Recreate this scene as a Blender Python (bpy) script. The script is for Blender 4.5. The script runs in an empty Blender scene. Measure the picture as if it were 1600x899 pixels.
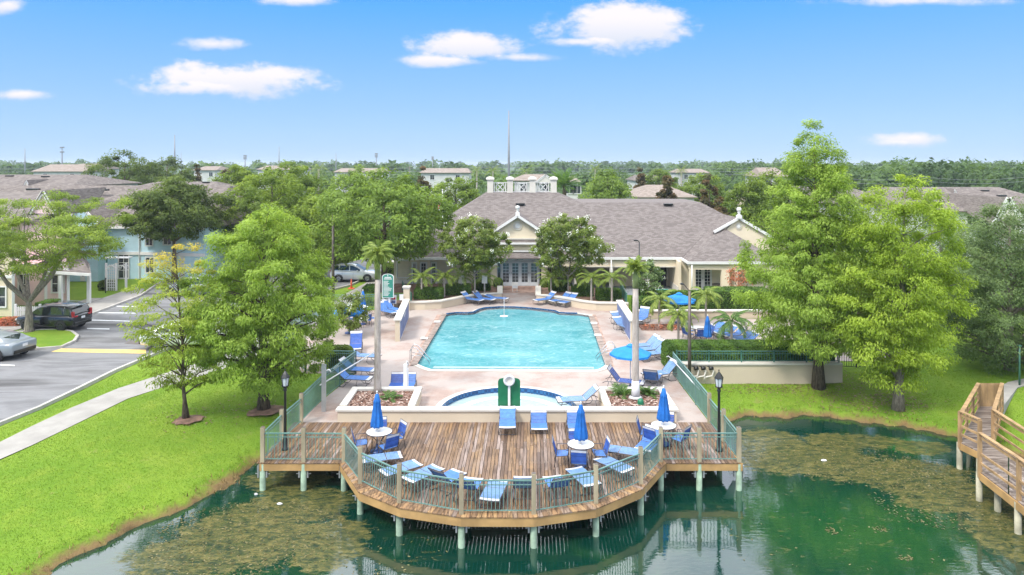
import bpy, math, random
import numpy as np
from mathutils import Vector, Matrix
from mathutils.geometry import tessellate_polygon
PI = math.pi
R = math.radians
S = bpy.context.scene
COL = S.collection
random.seed(7)
rng = np.random.default_rng(11)

# ------------------------------------------------------------------ camera
F, H, HY, CX = 1100.0, 10.5, 257.0, 800.0      # focal length in photo pixels, eye height, horizon row, centre column
cam_d = bpy.data.cameras.new('camera'); cam = bpy.data.objects.new('camera', cam_d); COL.objects.link(cam)
cam.location = (0, 0, H); cam.rotation_euler = (R(90), 0, 0)
cam_d.sensor_width = 36; cam_d.lens = 36 * F / 1600; cam_d.shift_y = -(449.5 - HY) / 1600
cam_d.clip_start = 0.5; cam_d.clip_end = 6000
S.camera = cam
S.view_settings.view_transform = 'Standard'; S.view_settings.look = 'None'
S.view_settings.gamma = 1; S.view_settings.exposure = 1.0
SUN_EL, SUN_AZ = 50, 228      # azimuth measured clockwise from +Y: behind the camera, to the left

def node(nt, typ, ins=None, **props):
    n = nt.nodes.new(typ)
    for k, v in props.items(): setattr(n, k, v)
    for k, v in (ins or {}).items():
        s = n.inputs[k]
        if isinstance(v, bpy.types.NodeSocket): nt.links.new(v, s)
        else: s.default_value = v
    return n
def mth(nt, op, a, b=0.0, c=None, clamp=False):
    ins = {0: a, 1: b}
    if c is not None: ins[2] = c
    return node(nt, 'ShaderNodeMath', ins, operation=op, use_clamp=clamp).outputs[0]
def mixc(nt, fac, a, b, blend='MIX'):
    def c4(v): return v if isinstance(v, bpy.types.NodeSocket) or len(v) == 4 else (*v, 1)
    return node(nt, 'ShaderNodeMix', {0: fac, 6: c4(a), 7: c4(b)}, data_type='RGBA', blend_type=blend).outputs[2]
def smooth(nt, v, lo, hi):
    return node(nt, 'ShaderNodeMapRange', {0: v, 1: lo, 2: hi, 3: 0.0, 4: 1.0}, interpolation_type='SMOOTHSTEP').outputs[0]
def ramp(nt, fac, stops, interp='LINEAR'):
    n = node(nt, 'ShaderNodeValToRGB', {0: fac}); r = n.color_ramp; r.interpolation = interp
    while len(r.elements) < len(stops): r.elements.new(0.5)
    for e, (p, c) in zip(r.elements, stops): e.position = p; e.color = (*c, 1)
    return n.outputs[0]

# ------------------------------------------------------------------ world: daylight sky with fair-weather cloud
W = bpy.data.worlds.new('World'); S.world = W; W.use_nodes = True
nt = W.node_tree; nt.nodes.clear()
sky = node(nt, 'ShaderNodeTexSky', sky_type='NISHITA', sun_disc=False, sun_elevation=R(SUN_EL), sun_rotation=R(SUN_AZ),
           air_density=1.0, dust_density=0.35, ozone_density=2.2, altitude=0)
gen = node(nt, 'ShaderNodeTexCoord').outputs['Generated']
sep = node(nt, 'ShaderNodeSeparateXYZ', {0: gen})
gx, gy, gz_ = sep.outputs[0], sep.outputs[1], sep.outputs[2]
ysafe = mth(nt, 'MAXIMUM', gy, 0.05)
u = mth(nt, 'DIVIDE', gx, ysafe); v = mth(nt, 'DIVIDE', gz_, ysafe)
uv = node(nt, 'ShaderNodeCombineXYZ', {0: u, 1: mth(nt, 'MULTIPLY', v, 1.7), 2: 0.0}).outputs[0]
n1 = node(nt, 'ShaderNodeTexNoise', {'Vector': uv, 'Scale': 9.0, 'Detail': 9.0, 'Roughness': 0.66}).outputs[0]
n2 = node(nt, 'ShaderNodeTexNoise', {'Vector': uv, 'Scale': 34.0, 'Detail': 4.0, 'Roughness': 0.6}).outputs[0]
nn = mth(nt, 'ADD', mth(nt, 'MULTIPLY', mth(nt, 'SUBTRACT', n1, 0.5), 3.0), mth(nt, 'MULTIPLY', mth(nt, 'SUBTRACT', n2, 0.5), 0.9))
CS = 1.04
clouds = [(350,126,118,27,1.0),(425,116,62,13,.8),(300,138,75,13,.8),(335,69,52,11,.65),(32,149,48,8,.6),(12,10,36,13,.7),(462,1,62,10,.7),
          (735,72,78,24,.95),(690,96,72,10,.8),(820,90,55,7,.5),(975,40,112,36,1.0),(1040,28,52,20,.8),(905,66,52,8,.6),(1450,2,150,8,.55),(1412,219,62,11,.55),(1390,224,35,6,.4)]
acc = None; shade = None
for (px, py, a, b, k) in clouds:
    du = mth(nt, 'DIVIDE', mth(nt, 'SUBTRACT', u, (px-CX)/F), a*CS/F)
    dv = mth(nt, 'DIVIDE', mth(nt, 'SUBTRACT', v, (HY-py)/F), b*CS/F)
    d = mth(nt, 'SQRT', mth(nt, 'ADD', mth(nt, 'MULTIPLY', du, du), mth(nt, 'MULTIPLY', dv, dv)))
    m = mth(nt, 'MULTIPLY', mth(nt, 'SUBTRACT', mth(nt, 'ADD', 1.0, mth(nt, 'MULTIPLY', nn, 0.78)), mth(nt, 'MULTIPLY', d, .92)), k)
    s = mth(nt, 'MULTIPLY', smooth(nt, m, 0.0, 0.2), smooth(nt, dv, -0.9, 0.5))
    acc = m if acc is None else mth(nt, 'MAXIMUM', acc, m)
    shade = s if shade is None else mth(nt, 'MAXIMUM', shade, s)
mask = mth(nt, 'MULTIPLY', smooth(nt, acc, -0.10, 0.55), smooth(nt, gy, 0.15, 0.3))
# higher up the cloud closes to a thin bright sheet (the lake mirrors it)
n3 = node(nt, 'ShaderNodeTexNoise', {'Vector': gen, 'Scale': 3.2, 'Detail': 6.0, 'Roughness': 0.6}).outputs[0]
hi_ = mth(nt, 'MULTIPLY', smooth(nt, gz_, 0.26, 0.42), smooth(nt, n3, 0.22, 0.52))
mask2 = mth(nt, 'MULTIPLY', hi_, 0.85)
hs = node(nt, 'ShaderNodeHueSaturation', {'Hue': 0.5, 'Saturation': 1.18, 'Value': 1.0, 'Color': sky.outputs[0]}).outputs[0]
SKYW = 5.9
elev = ramp(nt, gz_, [(0.0,(.50*SKYW,.73*SKYW,1.02*SKYW)),(0.08,(.35*SKYW,.62*SKYW,1.04*SKYW)),(0.22,(.12*SKYW,.47*SKYW,1.06*SKYW)),(0.6,(.07*SKYW,.30*SKYW,.80*SKYW))])
skyc = mixc(nt, 0.92, hs, elev)
ccol = mixc(nt, shade, (SKYW*.80, SKYW*.84, SKYW*.95), (SKYW*1.06, SKYW*1.0, SKYW*1.03))
c1 = mixc(nt, mask2, skyc, (SKYW*2.9, SKYW*2.95, SKYW*3.05))
c2 = mixc(nt, mth(nt, 'MULTIPLY', mask, 0.95), c1, ccol)
bg = node(nt, 'ShaderNodeBackground', {'Color': c2, 'Strength': 0.085})
nt.links.new(bg.outputs[0], node(nt, 'ShaderNodeOutputWorld').inputs[0])

# ------------------------------------------------------------------ sun, softened by the thin cloud
sl = bpy.data.lights.new('sun', 'SUN'); sl.energy = 1.9; sl.angle = R(12); sl.color = (1.0, 0.95, 0.87)
sun = bpy.data.objects.new('sun', sl); COL.objects.link(sun)
sd = Vector((math.sin(R(SUN_AZ))*math.cos(R(SUN_EL)), math.cos(R(SUN_AZ))*math.cos(R(SUN_EL)), math.sin(R(SUN_EL))))
sun.rotation_euler = (-sd).to_track_quat('-Z', 'Y').to_euler(); sun.location = (0, 0, 60)

# ------------------------------------------------------------------ placing: from a point seen in the photograph to the place where it stands
def G(px, py, z=0.0):
    D = F * (H - z) / (py - HY); return Vector(((px - CX) * D / F, D, z))
def XA(px, D): return (px - CX) * D / F
def ZA(py, D): return H - (py - HY) * D / F

LAKE_PX = [(75,899),(100,885),(180,842),(260,806),(330,776),(372,748),(398,726)]
LAKE_PXR = [(1135,656),(1165,652),(1210,653),(1260,651),(1320,655),(1370,662),(1410,668),(1450,676),(1490,684),(1540,700),(1600,718)]
LAKE = [(-70,-60),(-45,-20),(-26,4),(-17,13)] + [tuple(G(x,y,-1.0)[:2]) for x,y in LAKE_PX] + [(-8.9,28.35),(8.2,28.35)] + \
       [tuple(G(x,y,-1.0)[:2]) for x,y in LAKE_PXR] + [(30,22),(48,8),(70,-60)]
def seg_dist(P, poly):
    P = np.asarray(P, float); n = len(poly); best = np.full(len(P), 1e9); inside = np.zeros(len(P), bool)
    for i in range(n):
        a = np.array(poly[i], float); b = np.array(poly[(i+1) % n], float); ab = b-a
        t = np.clip(((P-a) @ ab) / max(ab @ ab, 1e-9), 0, 1)
        best = np.minimum(best, np.hypot(*(P - (a + t[:, None]*ab)).T))
        c = ((a[1] > P[:,1]) != (b[1] > P[:,1])) & (P[:,0] < (b[0]-a[0])*(P[:,1]-a[1])/((b[1]-a[1]) or 1e-9) + a[0])
        inside ^= c
    return np.where(inside, -best, best)
def sst(x, a, b):
    t = np.clip((x-a)/(b-a), 0, 1); return t*t*(3-2*t)
def gz_arr(P):
    P = np.asarray(P, float); d = seg_dist(P, LAKE)
    wob = 0.16*np.sin(P[:,0]*2.3+P[:,1]*1.7) + 0.12*np.sin(P[:,0]*5.1-P[:,1]*3.9) + .09*np.sin(P[:,0]*9.1+P[:,1]*8.3)
    dd = d + wob*np.exp(-np.abs(d)/1.2)
    z = np.where(dd > 0, -1.0 + 0.34*sst(dd, 0, 0.45) + 0.66*sst(dd, 0, 6.5), -1.0 + dd*0.6)
    z = z + 0.02*np.sin(P[:,0]*.9)*np.sin(P[:,1]*.7)*sst(dd, 0, 3)*(dd < 40) - 0.02
    return np.maximum(z, -3.0), dd
def gz(x, y): return float(gz_arr([(x, y)])[0][0])
def GG(px, py):
    z = 0.0
    for _ in range(8): p = G(px, py, z); z = gz(p.x, p.y)
    return Vector((p.x, p.y, z))

# ------------------------------------------------------------------ mesh builder
def basis(d):
    d = Vector(d).normalized(); u_ = d.orthogonal().normalized()
    if abs(d.z) < 0.95: u_ = d.cross(Vector((0,0,1))).normalized()
    return d, u_, d.cross(u_)
class MB:
    def __init__(s): s.v = []; s.f = []; s.sm = []; s.a = None
    def add(s, vs, fs, smooth=False):
        o = len(s.v); s.v += [tuple(p) for p in vs]; s.f += [tuple(i+o for i in f) for f in fs]; s.sm += [smooth]*len(fs); return s
    def box(s, c, d, rz=0.0, M=None, bev=0.0):
        x, y, z = d[0]/2, d[1]/2, d[2]/2
        if bev > 0:
            b = bev; P = []
            for sz, ins in ((-1, b), (-1, 0), (1, 0), (1, b)):
                zz = sz*z if ins else sz*(z-b)
                P += [(-x+ins,-y+ins,zz),(x-ins,-y+ins,zz),(x-ins,y-ins,zz),(-x+ins,y-ins,zz)]
            fs = [(3,2,1,0),(12,13,14,15)] + [(k*4+i, k*4+(i+1)%4, k*4+4+(i+1)%4, k*4+4+i) for k in range(3) for i in range(4)]
        else:
            P = [(-x,-y,-z),(x,-y,-z),(x,y,-z),(-x,y,-z),(-x,-y,z),(x,-y,z),(x,y,z),(-x,y,z)]
            fs = [(3,2,1,0),(4,5,6,7),(0,1,5,4),(1,2,6,5),(2,3,7,6),(3,0,4,7)]
        m = M if M else Matrix.Rotation(rz, 3, 'Z'); c = Vector(c)
        return s.add([m @ Vector(p) + c for p in P], fs)
    def bar(s, a, b, w, h, up=(0,0,1)):
        a = Vector(a); b = Vector(b); d = (b-a); L = d.length; d.normalize()
        side = d.cross(Vector(up))
        if side.length < 1e-4: side = d.orthogonal()
        side.normalize(); upv = side.cross(d)
        P = []
        for p in (a, b):
            for i, j in ((-1,-1),(1,-1),(1,1),(-1,1)): P.append(p + side*(i*w/2) + upv*(j*h/2))
        return s.add(P, [(0,1,2,3),(7,6,5,4),(0,4,5,1),(1,5,6,2),(2,6,7,3),(3,7,4,0)])
    def tube(s, pts, r, n=6, cap=True, smooth=True):
        pts = [Vector(p) for p in pts]; rs = r if isinstance(r, (list, tuple)) else [r]*len(pts); P = []; fs = []
        prev = None
        for i, p in enumerate(pts):
            d = (pts[min(i+1, len(pts)-1)] - pts[max(i-1, 0)])
            if d.length < 1e-7: d = Vector((0,0,1))
            d.normalize()
            if prev is None: _, u_, w_ = basis(d)
            else:
                u_ = prev - d*prev.dot(d)
                u_ = u_.normalized() if u_.length > 1e-5 else d.orthogonal().normalized()
                w_ = d.cross(u_)
            prev = u_
            for k in range(n):
                t = 2*PI*k/n; P.append(p + (u_*math.cos(t) + w_*math.sin(t))*rs[i])
        for i in range(len(pts)-1):
            for k in range(n): fs.append((i*n+k, i*n+(k+1)%n, (i+1)*n+(k+1)%n, (i+1)*n+k))
        if cap: fs.append(tuple(range(n-1,-1,-1))); fs.append(tuple((len(pts)-1)*n+k for k in range(n)))
        return s.add(P, fs, smooth)
    def lathe(s, prof, n=16, c=(0,0,0), smooth=True):
        P = [(c[0]+r*math.cos(2*PI*k/n), c[1]+r*math.sin(2*PI*k/n), c[2]+z) for r, z in prof for k in range(n)]
        fs = [(i*n+k, i*n+(k+1)%n, (i+1)*n+(k+1)%n, (i+1)*n+k) for i in range(len(prof)-1) for k in range(n)]
        return s.add(P, fs, smooth)
    def prism(s, poly, z0, z1, holes=(), bottom=False):
        rings = [list(poly)] + [list(h) for h in holes]
        flat = [p for r in rings for p in r]
        tris = tessellate_polygon([[Vector((p[0], p[1], 0)) for p in r] for r in rings])
        top = []
        for t in tris:
            a, b, c = (flat[i] for i in t)
            cr = (b[0]-a[0])*(c[1]-a[1]) - (b[1]-a[1])*(c[0]-a[0])
            top.append(tuple(t) if cr > 0 else tuple(reversed(t)))
        def zt(p, z): return (p[0], p[1], z(p) if callable(z) else z)
        n = len(flat)
        s.add([zt(p, z1) for p in flat], top)
        if bottom: s.add([zt(p, z0) for p in flat], [tuple(reversed(t)) for t in top])
        if z0 is not None:
            for ri, r in enumerate(rings):
                m = len(r); area = sum(r[i][0]*r[(i+1)%m][1]-r[(i+1)%m][0]*r[i][1] for i in range(m))
                ccw = area > 0
                P = [zt(p, z0) for p in r] + [zt(p, z1) for p in r]; fs = []
                for i in range(m):
                    j = (i+1) % m; q = (i, j, m+j, m+i)
                    if (ri == 0) != ccw: q = tuple(reversed(q))
                    fs.append(q)
                s.add(P, fs)
        return s
    def xz(s, poly, y0, y1):
        "extrude an outline drawn in X-Z along Y"
        tris = tessellate_polygon([[Vector((p[0], p[1], 0)) for p in poly]]); m = len(poly)
        area = sum(poly[i][0]*poly[(i+1)%m][1]-poly[(i+1)%m][0]*poly[i][1] for i in range(m)); ccw = area > 0
        fr = []
        for t in tris:
            a, b, c = (poly[i] for i in t); cr = (b[0]-a[0])*(c[1]-a[1])-(b[1]-a[1])*(c[0]-a[0])
            fr.append(tuple(t) if cr > 0 else tuple(reversed(t)))
        s.add([(p[0], y0, p[1]) for p in poly], fr)
        s.add([(p[0], y1, p[1]) for p in poly], [tuple(reversed(t)) for t in fr])
        P = [(p[0], y0, p[1]) for p in poly] + [(p[0], y1, p[1]) for p in poly]; fs = []
        for i in range(m):
            j = (i+1) % m; q = (j, i, m+i, m+j); fs.append(q if ccw else tuple(reversed(q)))
        return s.add(P, fs)
    def quad(s, *p): return s.add(p, [tuple(range(len(p)))])
    def rot(s, rz, loc=(0,0,0)):
        m = Matrix.Rotation(rz, 3, 'Z'); l = Vector(loc); s.v = [tuple(m @ Vector(p) + l) for p in s.v]; return s
    def mesh(s, name, mat, off=None):
        me = bpy.data.meshes.new(name)
        vs = s.v if off is None else [(p[0]-off[0], p[1]-off[1], p[2]-off[2]) for p in s.v]
        me.from_pydata(vs, [], s.f); me.polygons.foreach_set('use_smooth', s.sm)
        if s.a is not None:
            at = me.attributes.new('tint', 'FLOAT', 'FACE'); at.data.foreach_set('value', s.a)
        if mat: me.materials.append(mat)
        me.update(); return me
    def build(s, name, mat, parent=None, world=False, loc=None):
        off = tuple(parent.location) if (world and parent) else None
        return link(name, s.mesh(name, mat, off), parent, loc)
def link(name, me, parent=None, loc=None, rot=None):
    o = bpy.data.objects.new(name, me); COL.objects.link(o)
    if parent: o.parent = parent
    if loc is not None: o.location = loc
    if rot is not None: o.rotation_euler = rot
    return o
def tag(o, label=None, cat=None, group=None, kind=None):
    if label: o['label'] = label
    if cat: o['category'] = cat
    if group: o['group'] = group
    if kind: o['kind'] = kind
    return o
def thing(name, label, cat, loc=(0,0,0), rz=0.0, group=None):
    o = bpy.data.objects.new(name, None); COL.objects.link(o); o.empty_display_size = 0.3
    o.location = loc; o.rotation_euler = (0, 0, rz); return tag(o, label, cat, group)
KIDS = {}
def kids(o): return [c for c in o.children]
def dup(o, loc, rz=None, label=None, parent=None, group=None, scale=None):
    c = o.copy(); COL.objects.link(c); c.parent = parent
    if parent is None:
        c.location = loc
        if rz is not None: c.rotation_euler = (0, 0, rz)
        if scale: c.scale = (scale,)*3 if not isinstance(scale, tuple) else scale
    if label: c['label'] = label
    if group: c['group'] = group
    for k in kids(o): dup(k, None, parent=c)
    return c
# ------------------------------------------------------------------ materials
def newmat(name):
    m = bpy.data.materials.new(name); m.use_nodes = True; m.node_tree.nodes.clear(); return m, m.node_tree
def out(nt, sh): nt.links.new(sh, node(nt, 'ShaderNodeOutputMaterial').inputs[0])
def bsdf(nt, col, rough=0.6, metal=0.0, normal=None, spec=0.5, **k):
    def c4(v): return v if isinstance(v, bpy.types.NodeSocket) or len(v) == 4 else (*v, 1)
    ins = {'Base Color': c4(col), 'Roughness': rough, 'Metallic': metal, 'Specular IOR Level': spec}
    if normal is not None: ins['Normal'] = normal
    ins.update(k); return node(nt, 'ShaderNodeBsdfPrincipled', ins).outputs[0]
def coords(nt, which='Object', scale=(1,1,1)):
    c = node(nt, 'ShaderNodeTexCoord').outputs[which]
    return node(nt, 'ShaderNodeMapping', {'Vector': c, 'Scale': scale}).outputs[0]
def noise(nt, vec, scale, detail=4.0, rough=0.55, dist=0.0):
    return node(nt, 'ShaderNodeTexNoise', {'Vector': vec, 'Scale': scale, 'Detail': detail, 'Roughness': rough, 'Distortion': dist}).outputs[0]
def bump(nt, h, dist=0.01, strength=0.6):
    return node(nt, 'ShaderNodeBump', {'Height': h, 'Distance': dist, 'Strength': strength}).outputs[0]
def wpos(nt, scale=(1,1,1)):
    c = node(nt, 'ShaderNodeNewGeometry').outputs['Position']
    return node(nt, 'ShaderNodeMapping', {'Vector': c, 'Scale': scale}).outputs[0]
def simple(name, col, rough=0.6, metal=0.0, var=0.12, scale=3.0, bmp=0.0, bscale=30.0, spec=0.5, stretch=(1,1,1)):
    m, nt = newmat(name); v = wpos(nt, stretch)
    n = noise(nt, v, scale, 5)
    f = smooth(nt, n, 0.3, 0.7)
    c = mixc(nt, f, tuple(x*(1-var) for x in col), tuple(min(x*(1+var), .95) for x in col))
    nm = bump(nt, noise(nt, v, bscale, 3), bmp, 0.8) if bmp > 0 else None
    out(nt, bsdf(nt, c, rough, metal, nm, spec)); return m

def leafmat(name, dark, mid, light, trans=0.45, rough=0.5):
    m, nt = newmat(name)
    t = node(nt, 'ShaderNodeAttribute', attribute_name='tint').outputs['Fac']
    n = noise(nt, wpos(nt), 0.9, 3)
    f = mth(nt, 'ADD', mth(nt, 'MULTIPLY', t, 0.75), mth(nt, 'MULTIPLY', n, 0.35))
    c = ramp(nt, f, [(0.1, dark), (0.5, mid), (0.95, light)])
    d = bsdf(nt, c, rough, spec=0.25)
    tr = node(nt, 'ShaderNodeBsdfTranslucent', {'Color': mixc(nt, 1.0, c, (1.25, 1.2, 0.6), 'MULTIPLY')}).outputs[0]
    mx = node(nt, 'ShaderNodeMixShader', {0: trans}); nt.links.new(d, mx.inputs[1]); nt.links.new(tr, mx.inputs[2])
    out(nt, mx.outputs[0]); return m
M = {}
M['cypress'] = leafmat('cypress foliage', (0.11,0.175,0.025), (0.25,0.37,0.055), (0.42,0.56,0.11))
M['cypress_y'] = leafmat('yellow green cypress foliage', (0.13,0.20,0.02), (0.29,0.41,0.042), (0.47,0.60,0.085))
M['cypress_thin'] = leafmat('thin cypress foliage', (0.15,0.21,0.03), (0.33,0.42,0.06), (0.60,0.47,0.12), trans=.45)
M['oak'] = leafmat('oak foliage', (0.04,0.065,0.018), (0.10,0.15,0.034), (0.20,0.27,0.06))
M['oak_l'] = leafmat('light oak foliage', (0.06,0.10,0.016), (0.16,0.24,0.032), (0.30,0.40,0.06))
M['elm'] = leafmat('elm foliage', (0.065,0.11,0.022), (0.165,0.255,0.045), (0.31,0.43,0.09))
M['street'] = leafmat('street tree foliage', (0.09,0.14,0.025), (0.22,0.31,0.05), (0.38,0.48,0.09))
M['greygreen'] = leafmat('grey green foliage', (0.058,0.098,0.039), (0.130,0.202,0.075), (0.260,0.351,0.143))
M['myrtle'] = leafmat('crape myrtle foliage', (0.06,0.09,0.02), (0.155,0.215,0.04), (0.29,0.37,0.08))
M['magnolia'] = leafmat('magnolia foliage', (0.039,0.039,0.018), (0.098,0.098,0.039), (0.221,0.130,0.065))
M['hedge'] = leafmat('hedge foliage', (0.033,0.078,0.016), (0.085,0.169,0.029), (0.182,0.299,0.052))
M['palm'] = leafmat('palm fronds', (0.08,0.125,0.025), (0.19,0.27,0.05), (0.38,0.46,0.11), trans=.4)
M['palm_dark'] = leafmat('dark palm fronds', (0.039,0.098,0.026), (0.091,0.182,0.046), (0.195,0.325,0.078))
M['flower'] = simple('white blossom', (.8,.8,.72), .8)
M['redflower'] = leafmat('red blossom', (0.156,0.130,0.065), (0.494,0.208,0.130), (0.780,0.286,0.208))
M['farwood'] = leafmat('far foliage', (0.039,0.078,0.026), (0.091,0.163,0.046), (0.169,0.260,0.072))
M['drygrass'] = leafmat('dry bank grass', (0.12,0.08,0.035), (0.27,0.19,0.08), (0.40,0.33,0.12), trans=.2)
M['grassblade'] = leafmat('lawn grass blades', (0.125,0.225,0.018), (0.17,0.28,0.024), (0.22,0.33,0.04), trans=.3)
def bark(name, a, b, sc=6):
    m, nt = newmat(name); v = wpos(nt, (1,1,.25)); n = noise(nt, v, sc*2, 6, .7); 
    c = mixc(nt, smooth(nt, n, .3, .7), a, b); out(nt, bsdf(nt, c, .9, 0, bump(nt, n, .03, 1), .2)); return m
M['bark'] = bark('brown bark', (.05,.038,.028), (.16,.125,.095))
M['bark_g'] = bark('grey bark', (.13,.11,.09), (.32,.28,.23))
M['palmtrunk'] = bark('grey palm trunk', (.30,.26,.23), (.48,.43,.39), 3)
M['crownshaft'] = simple('green crownshaft', (.20,.26,.09), .5, var=.25)
# painted and rendered walls, trim
M['stucco'] = simple('cream stucco', (.70,.60,.45), .85, var=.05, scale=.8, bmp=.004, bscale=60)
M['stucco_d'] = simple('tan stucco', (.62,.54,.40), .85, var=.06, scale=.8, bmp=.004, bscale=60)
M['wallcream'] = simple('pale cream wall', (0.560,0.472,0.352), .85, var=.05, scale=.7, bmp=.003, bscale=60)
M['cap'] = simple('off white cap stone', (.60,.565,.505), .7, var=.05, scale=1.5, bmp=.002, bscale=40)
M['white'] = simple('white paint', (0.680,0.671,0.654), .5, var=.03)
M['whitemetal'] = simple('white coated metal', (0.697,0.697,0.697), .35, var=.02)
def siding(name, col, pitch=0.18):
    m, nt = newmat(name); p = node(nt, 'ShaderNodeNewGeometry').outputs['Position']
    z = node(nt, 'ShaderNodeSeparateXYZ', {0: p}).outputs[2]
    fr = mth(nt, 'FRACT', mth(nt, 'DIVIDE', z, pitch))
    n = noise(nt, p, 1.2, 4)
    c = mixc(nt, smooth(nt, n, .3, .7), tuple(x*.93 for x in col), tuple(x*1.06 for x in col))
    out(nt, bsdf(nt, c, .7, 0, bump(nt, fr, .02, .8), .3)); return m
M['blue_s'] = siding('blue lap siding', (.47,.66,.74))
M['pink_s'] = siding('pink lap siding', (.80,.57,.59))
M['cream_s'] = siding('cream lap siding', (.70,.60,.44))
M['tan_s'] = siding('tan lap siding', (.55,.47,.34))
M['white_s'] = siding('white lap siding', (.55,.55,.53))
def shingle(name, a, b):
    m, nt = newmat(name); g = node(nt, 'ShaderNodeNewGeometry'); p = g.outputs['Position']
    s_ = node(nt, 'ShaderNodeSeparateXYZ', {0: p})
    nz = node(nt, 'ShaderNodeSeparateXYZ', {0: g.outputs['Normal']})
    alongx = mth(nt, 'GREATER_THAN', mth(nt, 'ABSOLUTE', nz.outputs[1]), mth(nt, 'ABSOLUTE', nz.outputs[0]))
    hor = node(nt, 'ShaderNodeMix', {0: alongx, 2: s_.outputs[1], 3: s_.outputs[0]}, data_type='FLOAT').outputs[0]
    vec = node(nt, 'ShaderNodeCombineXYZ', {0: hor, 1: mth(nt, 'MULTIPLY', s_.outputs[2], 2.1), 2: 0.0}).outputs[0]
    bt = node(nt, 'ShaderNodeTexBrick', {'Vector': vec, 'Color1': (0,0,0,1), 'Color2': (1,1,1,1), 'Mortar': (.3,.3,.3,1), 'Scale': 1.0,
              'Mortar Size': .012, 'Brick Width': .33, 'Row Height': .145, 'Bias': 0.0})
    n = noise(nt, p, .5, 4); n2 = noise(nt, p, 14, 3)
    f = mth(nt, 'ADD', mth(nt, 'MULTIPLY', bt.outputs[0], .6), mth(nt, 'ADD', mth(nt, 'MULTIPLY', n, .18), mth(nt, 'MULTIPLY', n2, .30)))
    c = mixc(nt, smooth(nt, f, .2, .9), a, b)
    c = mixc(nt, mth(nt, 'MULTIPLY', bt.outputs['Fac'], .35), c, tuple(x*.6 for x in a))
    out(nt, bsdf(nt, c, .9, 0, bump(nt, mth(nt, 'SUBTRACT', n2, bt.outputs['Fac']), .02, .7), .2)); return m
M['shingle'] = shingle('taupe roof shingles', (.14,.12,.112), (.225,.197,.185))
M['shingle_d'] = shingle('grey brown roof shingles', (.13,.11,.10), (.225,.195,.175))
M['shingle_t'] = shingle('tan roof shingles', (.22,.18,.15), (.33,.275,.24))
def winmat():
    m, nt = newmat('window glass'); n = noise(nt, wpos(nt), 1.3, 3)
    c = mixc(nt, smooth(nt, n, .35, .65), (.015,.02,.025), (.07,.085,.09)); out(nt, bsdf(nt, c, .06, spec=.8)); return m
M['glass'] = winmat()
M['tealglass'] = simple('teal tinted glass', (.08,.24,.24), .08, var=.3, scale=1.2, spec=.8)
M['dark'] = simple('painted interior shade', (.025,.025,.028), .8, var=.3)  # near black stands in for the shade of unlit interiors
M['porchfloor'] = simple('grey blue porch paving', (.25,.27,.28), .8, var=.1)
M['doorgrey'] = simple('grey white door paint', (.58,.61,.64), .5, var=.04)
M['black'] = simple('black coated metal', (.015,.016,.016), .35, var=.2)
M['pole'] = simple('weathered bronze pole', (.14,.115,.10), .5, .3, var=.2)
M['galv'] = simple('galvanised steel', (.42,.43,.43), .4, .6, var=.1)
M['mast'] = simple('grey steel mast', (.25,.26,.28), .6, .3, var=.1)
M['greenmetal'] = simple('green coated metal', (.055,.16,.12), .45, var=.15, scale=2)
M['greenpanel'] = simple('glossy green board', (.008,.14,.062), .35, var=.08)
M['signgreen'] = simple('sign green', (.03,.22,.16), .5, var=.05)
M['railgreen'] = simple('sage green coated metal', (.11,.215,.19), .4, var=.15, scale=2)
def fabric(name, a, b, pitch=.055):
    m, nt = newmat(name); v = coords(nt); s_ = node(nt, 'ShaderNodeSeparateXYZ', {0: v})
    fr = mth(nt, 'FRACT', mth(nt, 'DIVIDE', s_.outputs[0], pitch))
    k = mth(nt, 'MULTIPLY', smooth(nt, fr, .80, .9), mth(nt, 'SUBTRACT', 1.0, smooth(nt, fr, .93, 1.0)))
    n = noise(nt, v, 6, 3)
    c = mixc(nt, smooth(nt, n, .3, .7), tuple(x*.85 for x in a), tuple(min(1,x*1.15) for x in a)); c = mixc(nt, mth(nt,'MULTIPLY',k,.75), c, b)
    out(nt, bsdf(nt, c, .65, 0, None, .35)); return m
M['sling'] = fabric('blue vinyl straps', (.09,.22,.55), (.03,.08,.25))
M['sling_d'] = fabric('deep blue vinyl straps', (.04,.11,.40), (.02,.05,.2))
M['sling_l'] = fabric('bleached blue vinyl straps with painted sky sheen', (.16,.28,.48), (.06,.13,.29))  # pale tone holds both sun fading and a painted sky sheen
M['whitestrap'] = simple('white vinyl strap', (0.663,0.663,0.680), .5, var=.05)
M['frame'] = simple('grey brown chair frame', (.11,.105,.115), .4, .4, var=.15)
M['canvas'] = simple('royal blue canvas', (.008,.13,.45), .75, var=.16, scale=5, bmp=.004, bscale=120)
M['canvas_l'] = simple('bright blue canvas', (.008,.20,.60), .75, var=.12, scale=3, bmp=.004, bscale=120)
M['tabletop'] = simple('speckled white table top', (0.629,0.620,0.595), .3, var=.08, scale=40)
M['steel'] = simple('stainless steel', (.62,.63,.65), .18, 1.0, var=.05)
M['concrete'] = simple('pale concrete', (.31,.295,.27), .85, var=.12, scale=1.2, bmp=.004, bscale=25)
M['kerb'] = simple('kerb concrete', (.42,.40,.37), .85, var=.15, scale=2)
M['linewhite'] = simple('white road paint', (.62,.63,.64), .7, var=.12, scale=5)
M['lineyellow'] = simple('yellow road paint', (.70,.50,.16), .7, var=.15, scale=4)
M['rock'] = simple('white debris', (.6,.6,.6), .8, var=.2)
M['tyre'] = simple('tyre rubber', (.018,.018,.02), .8, var=.2)
M['rim'] = simple('alloy rim', (.32,.33,.35), .3, .8, var=.1)
M['rimdark'] = simple('dark alloy rim', (.06,.06,.065), .35, .6, var=.1)
M['redlamp'] = simple('red tail lamp', (.35,.012,.02), .2, var=.1)
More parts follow.
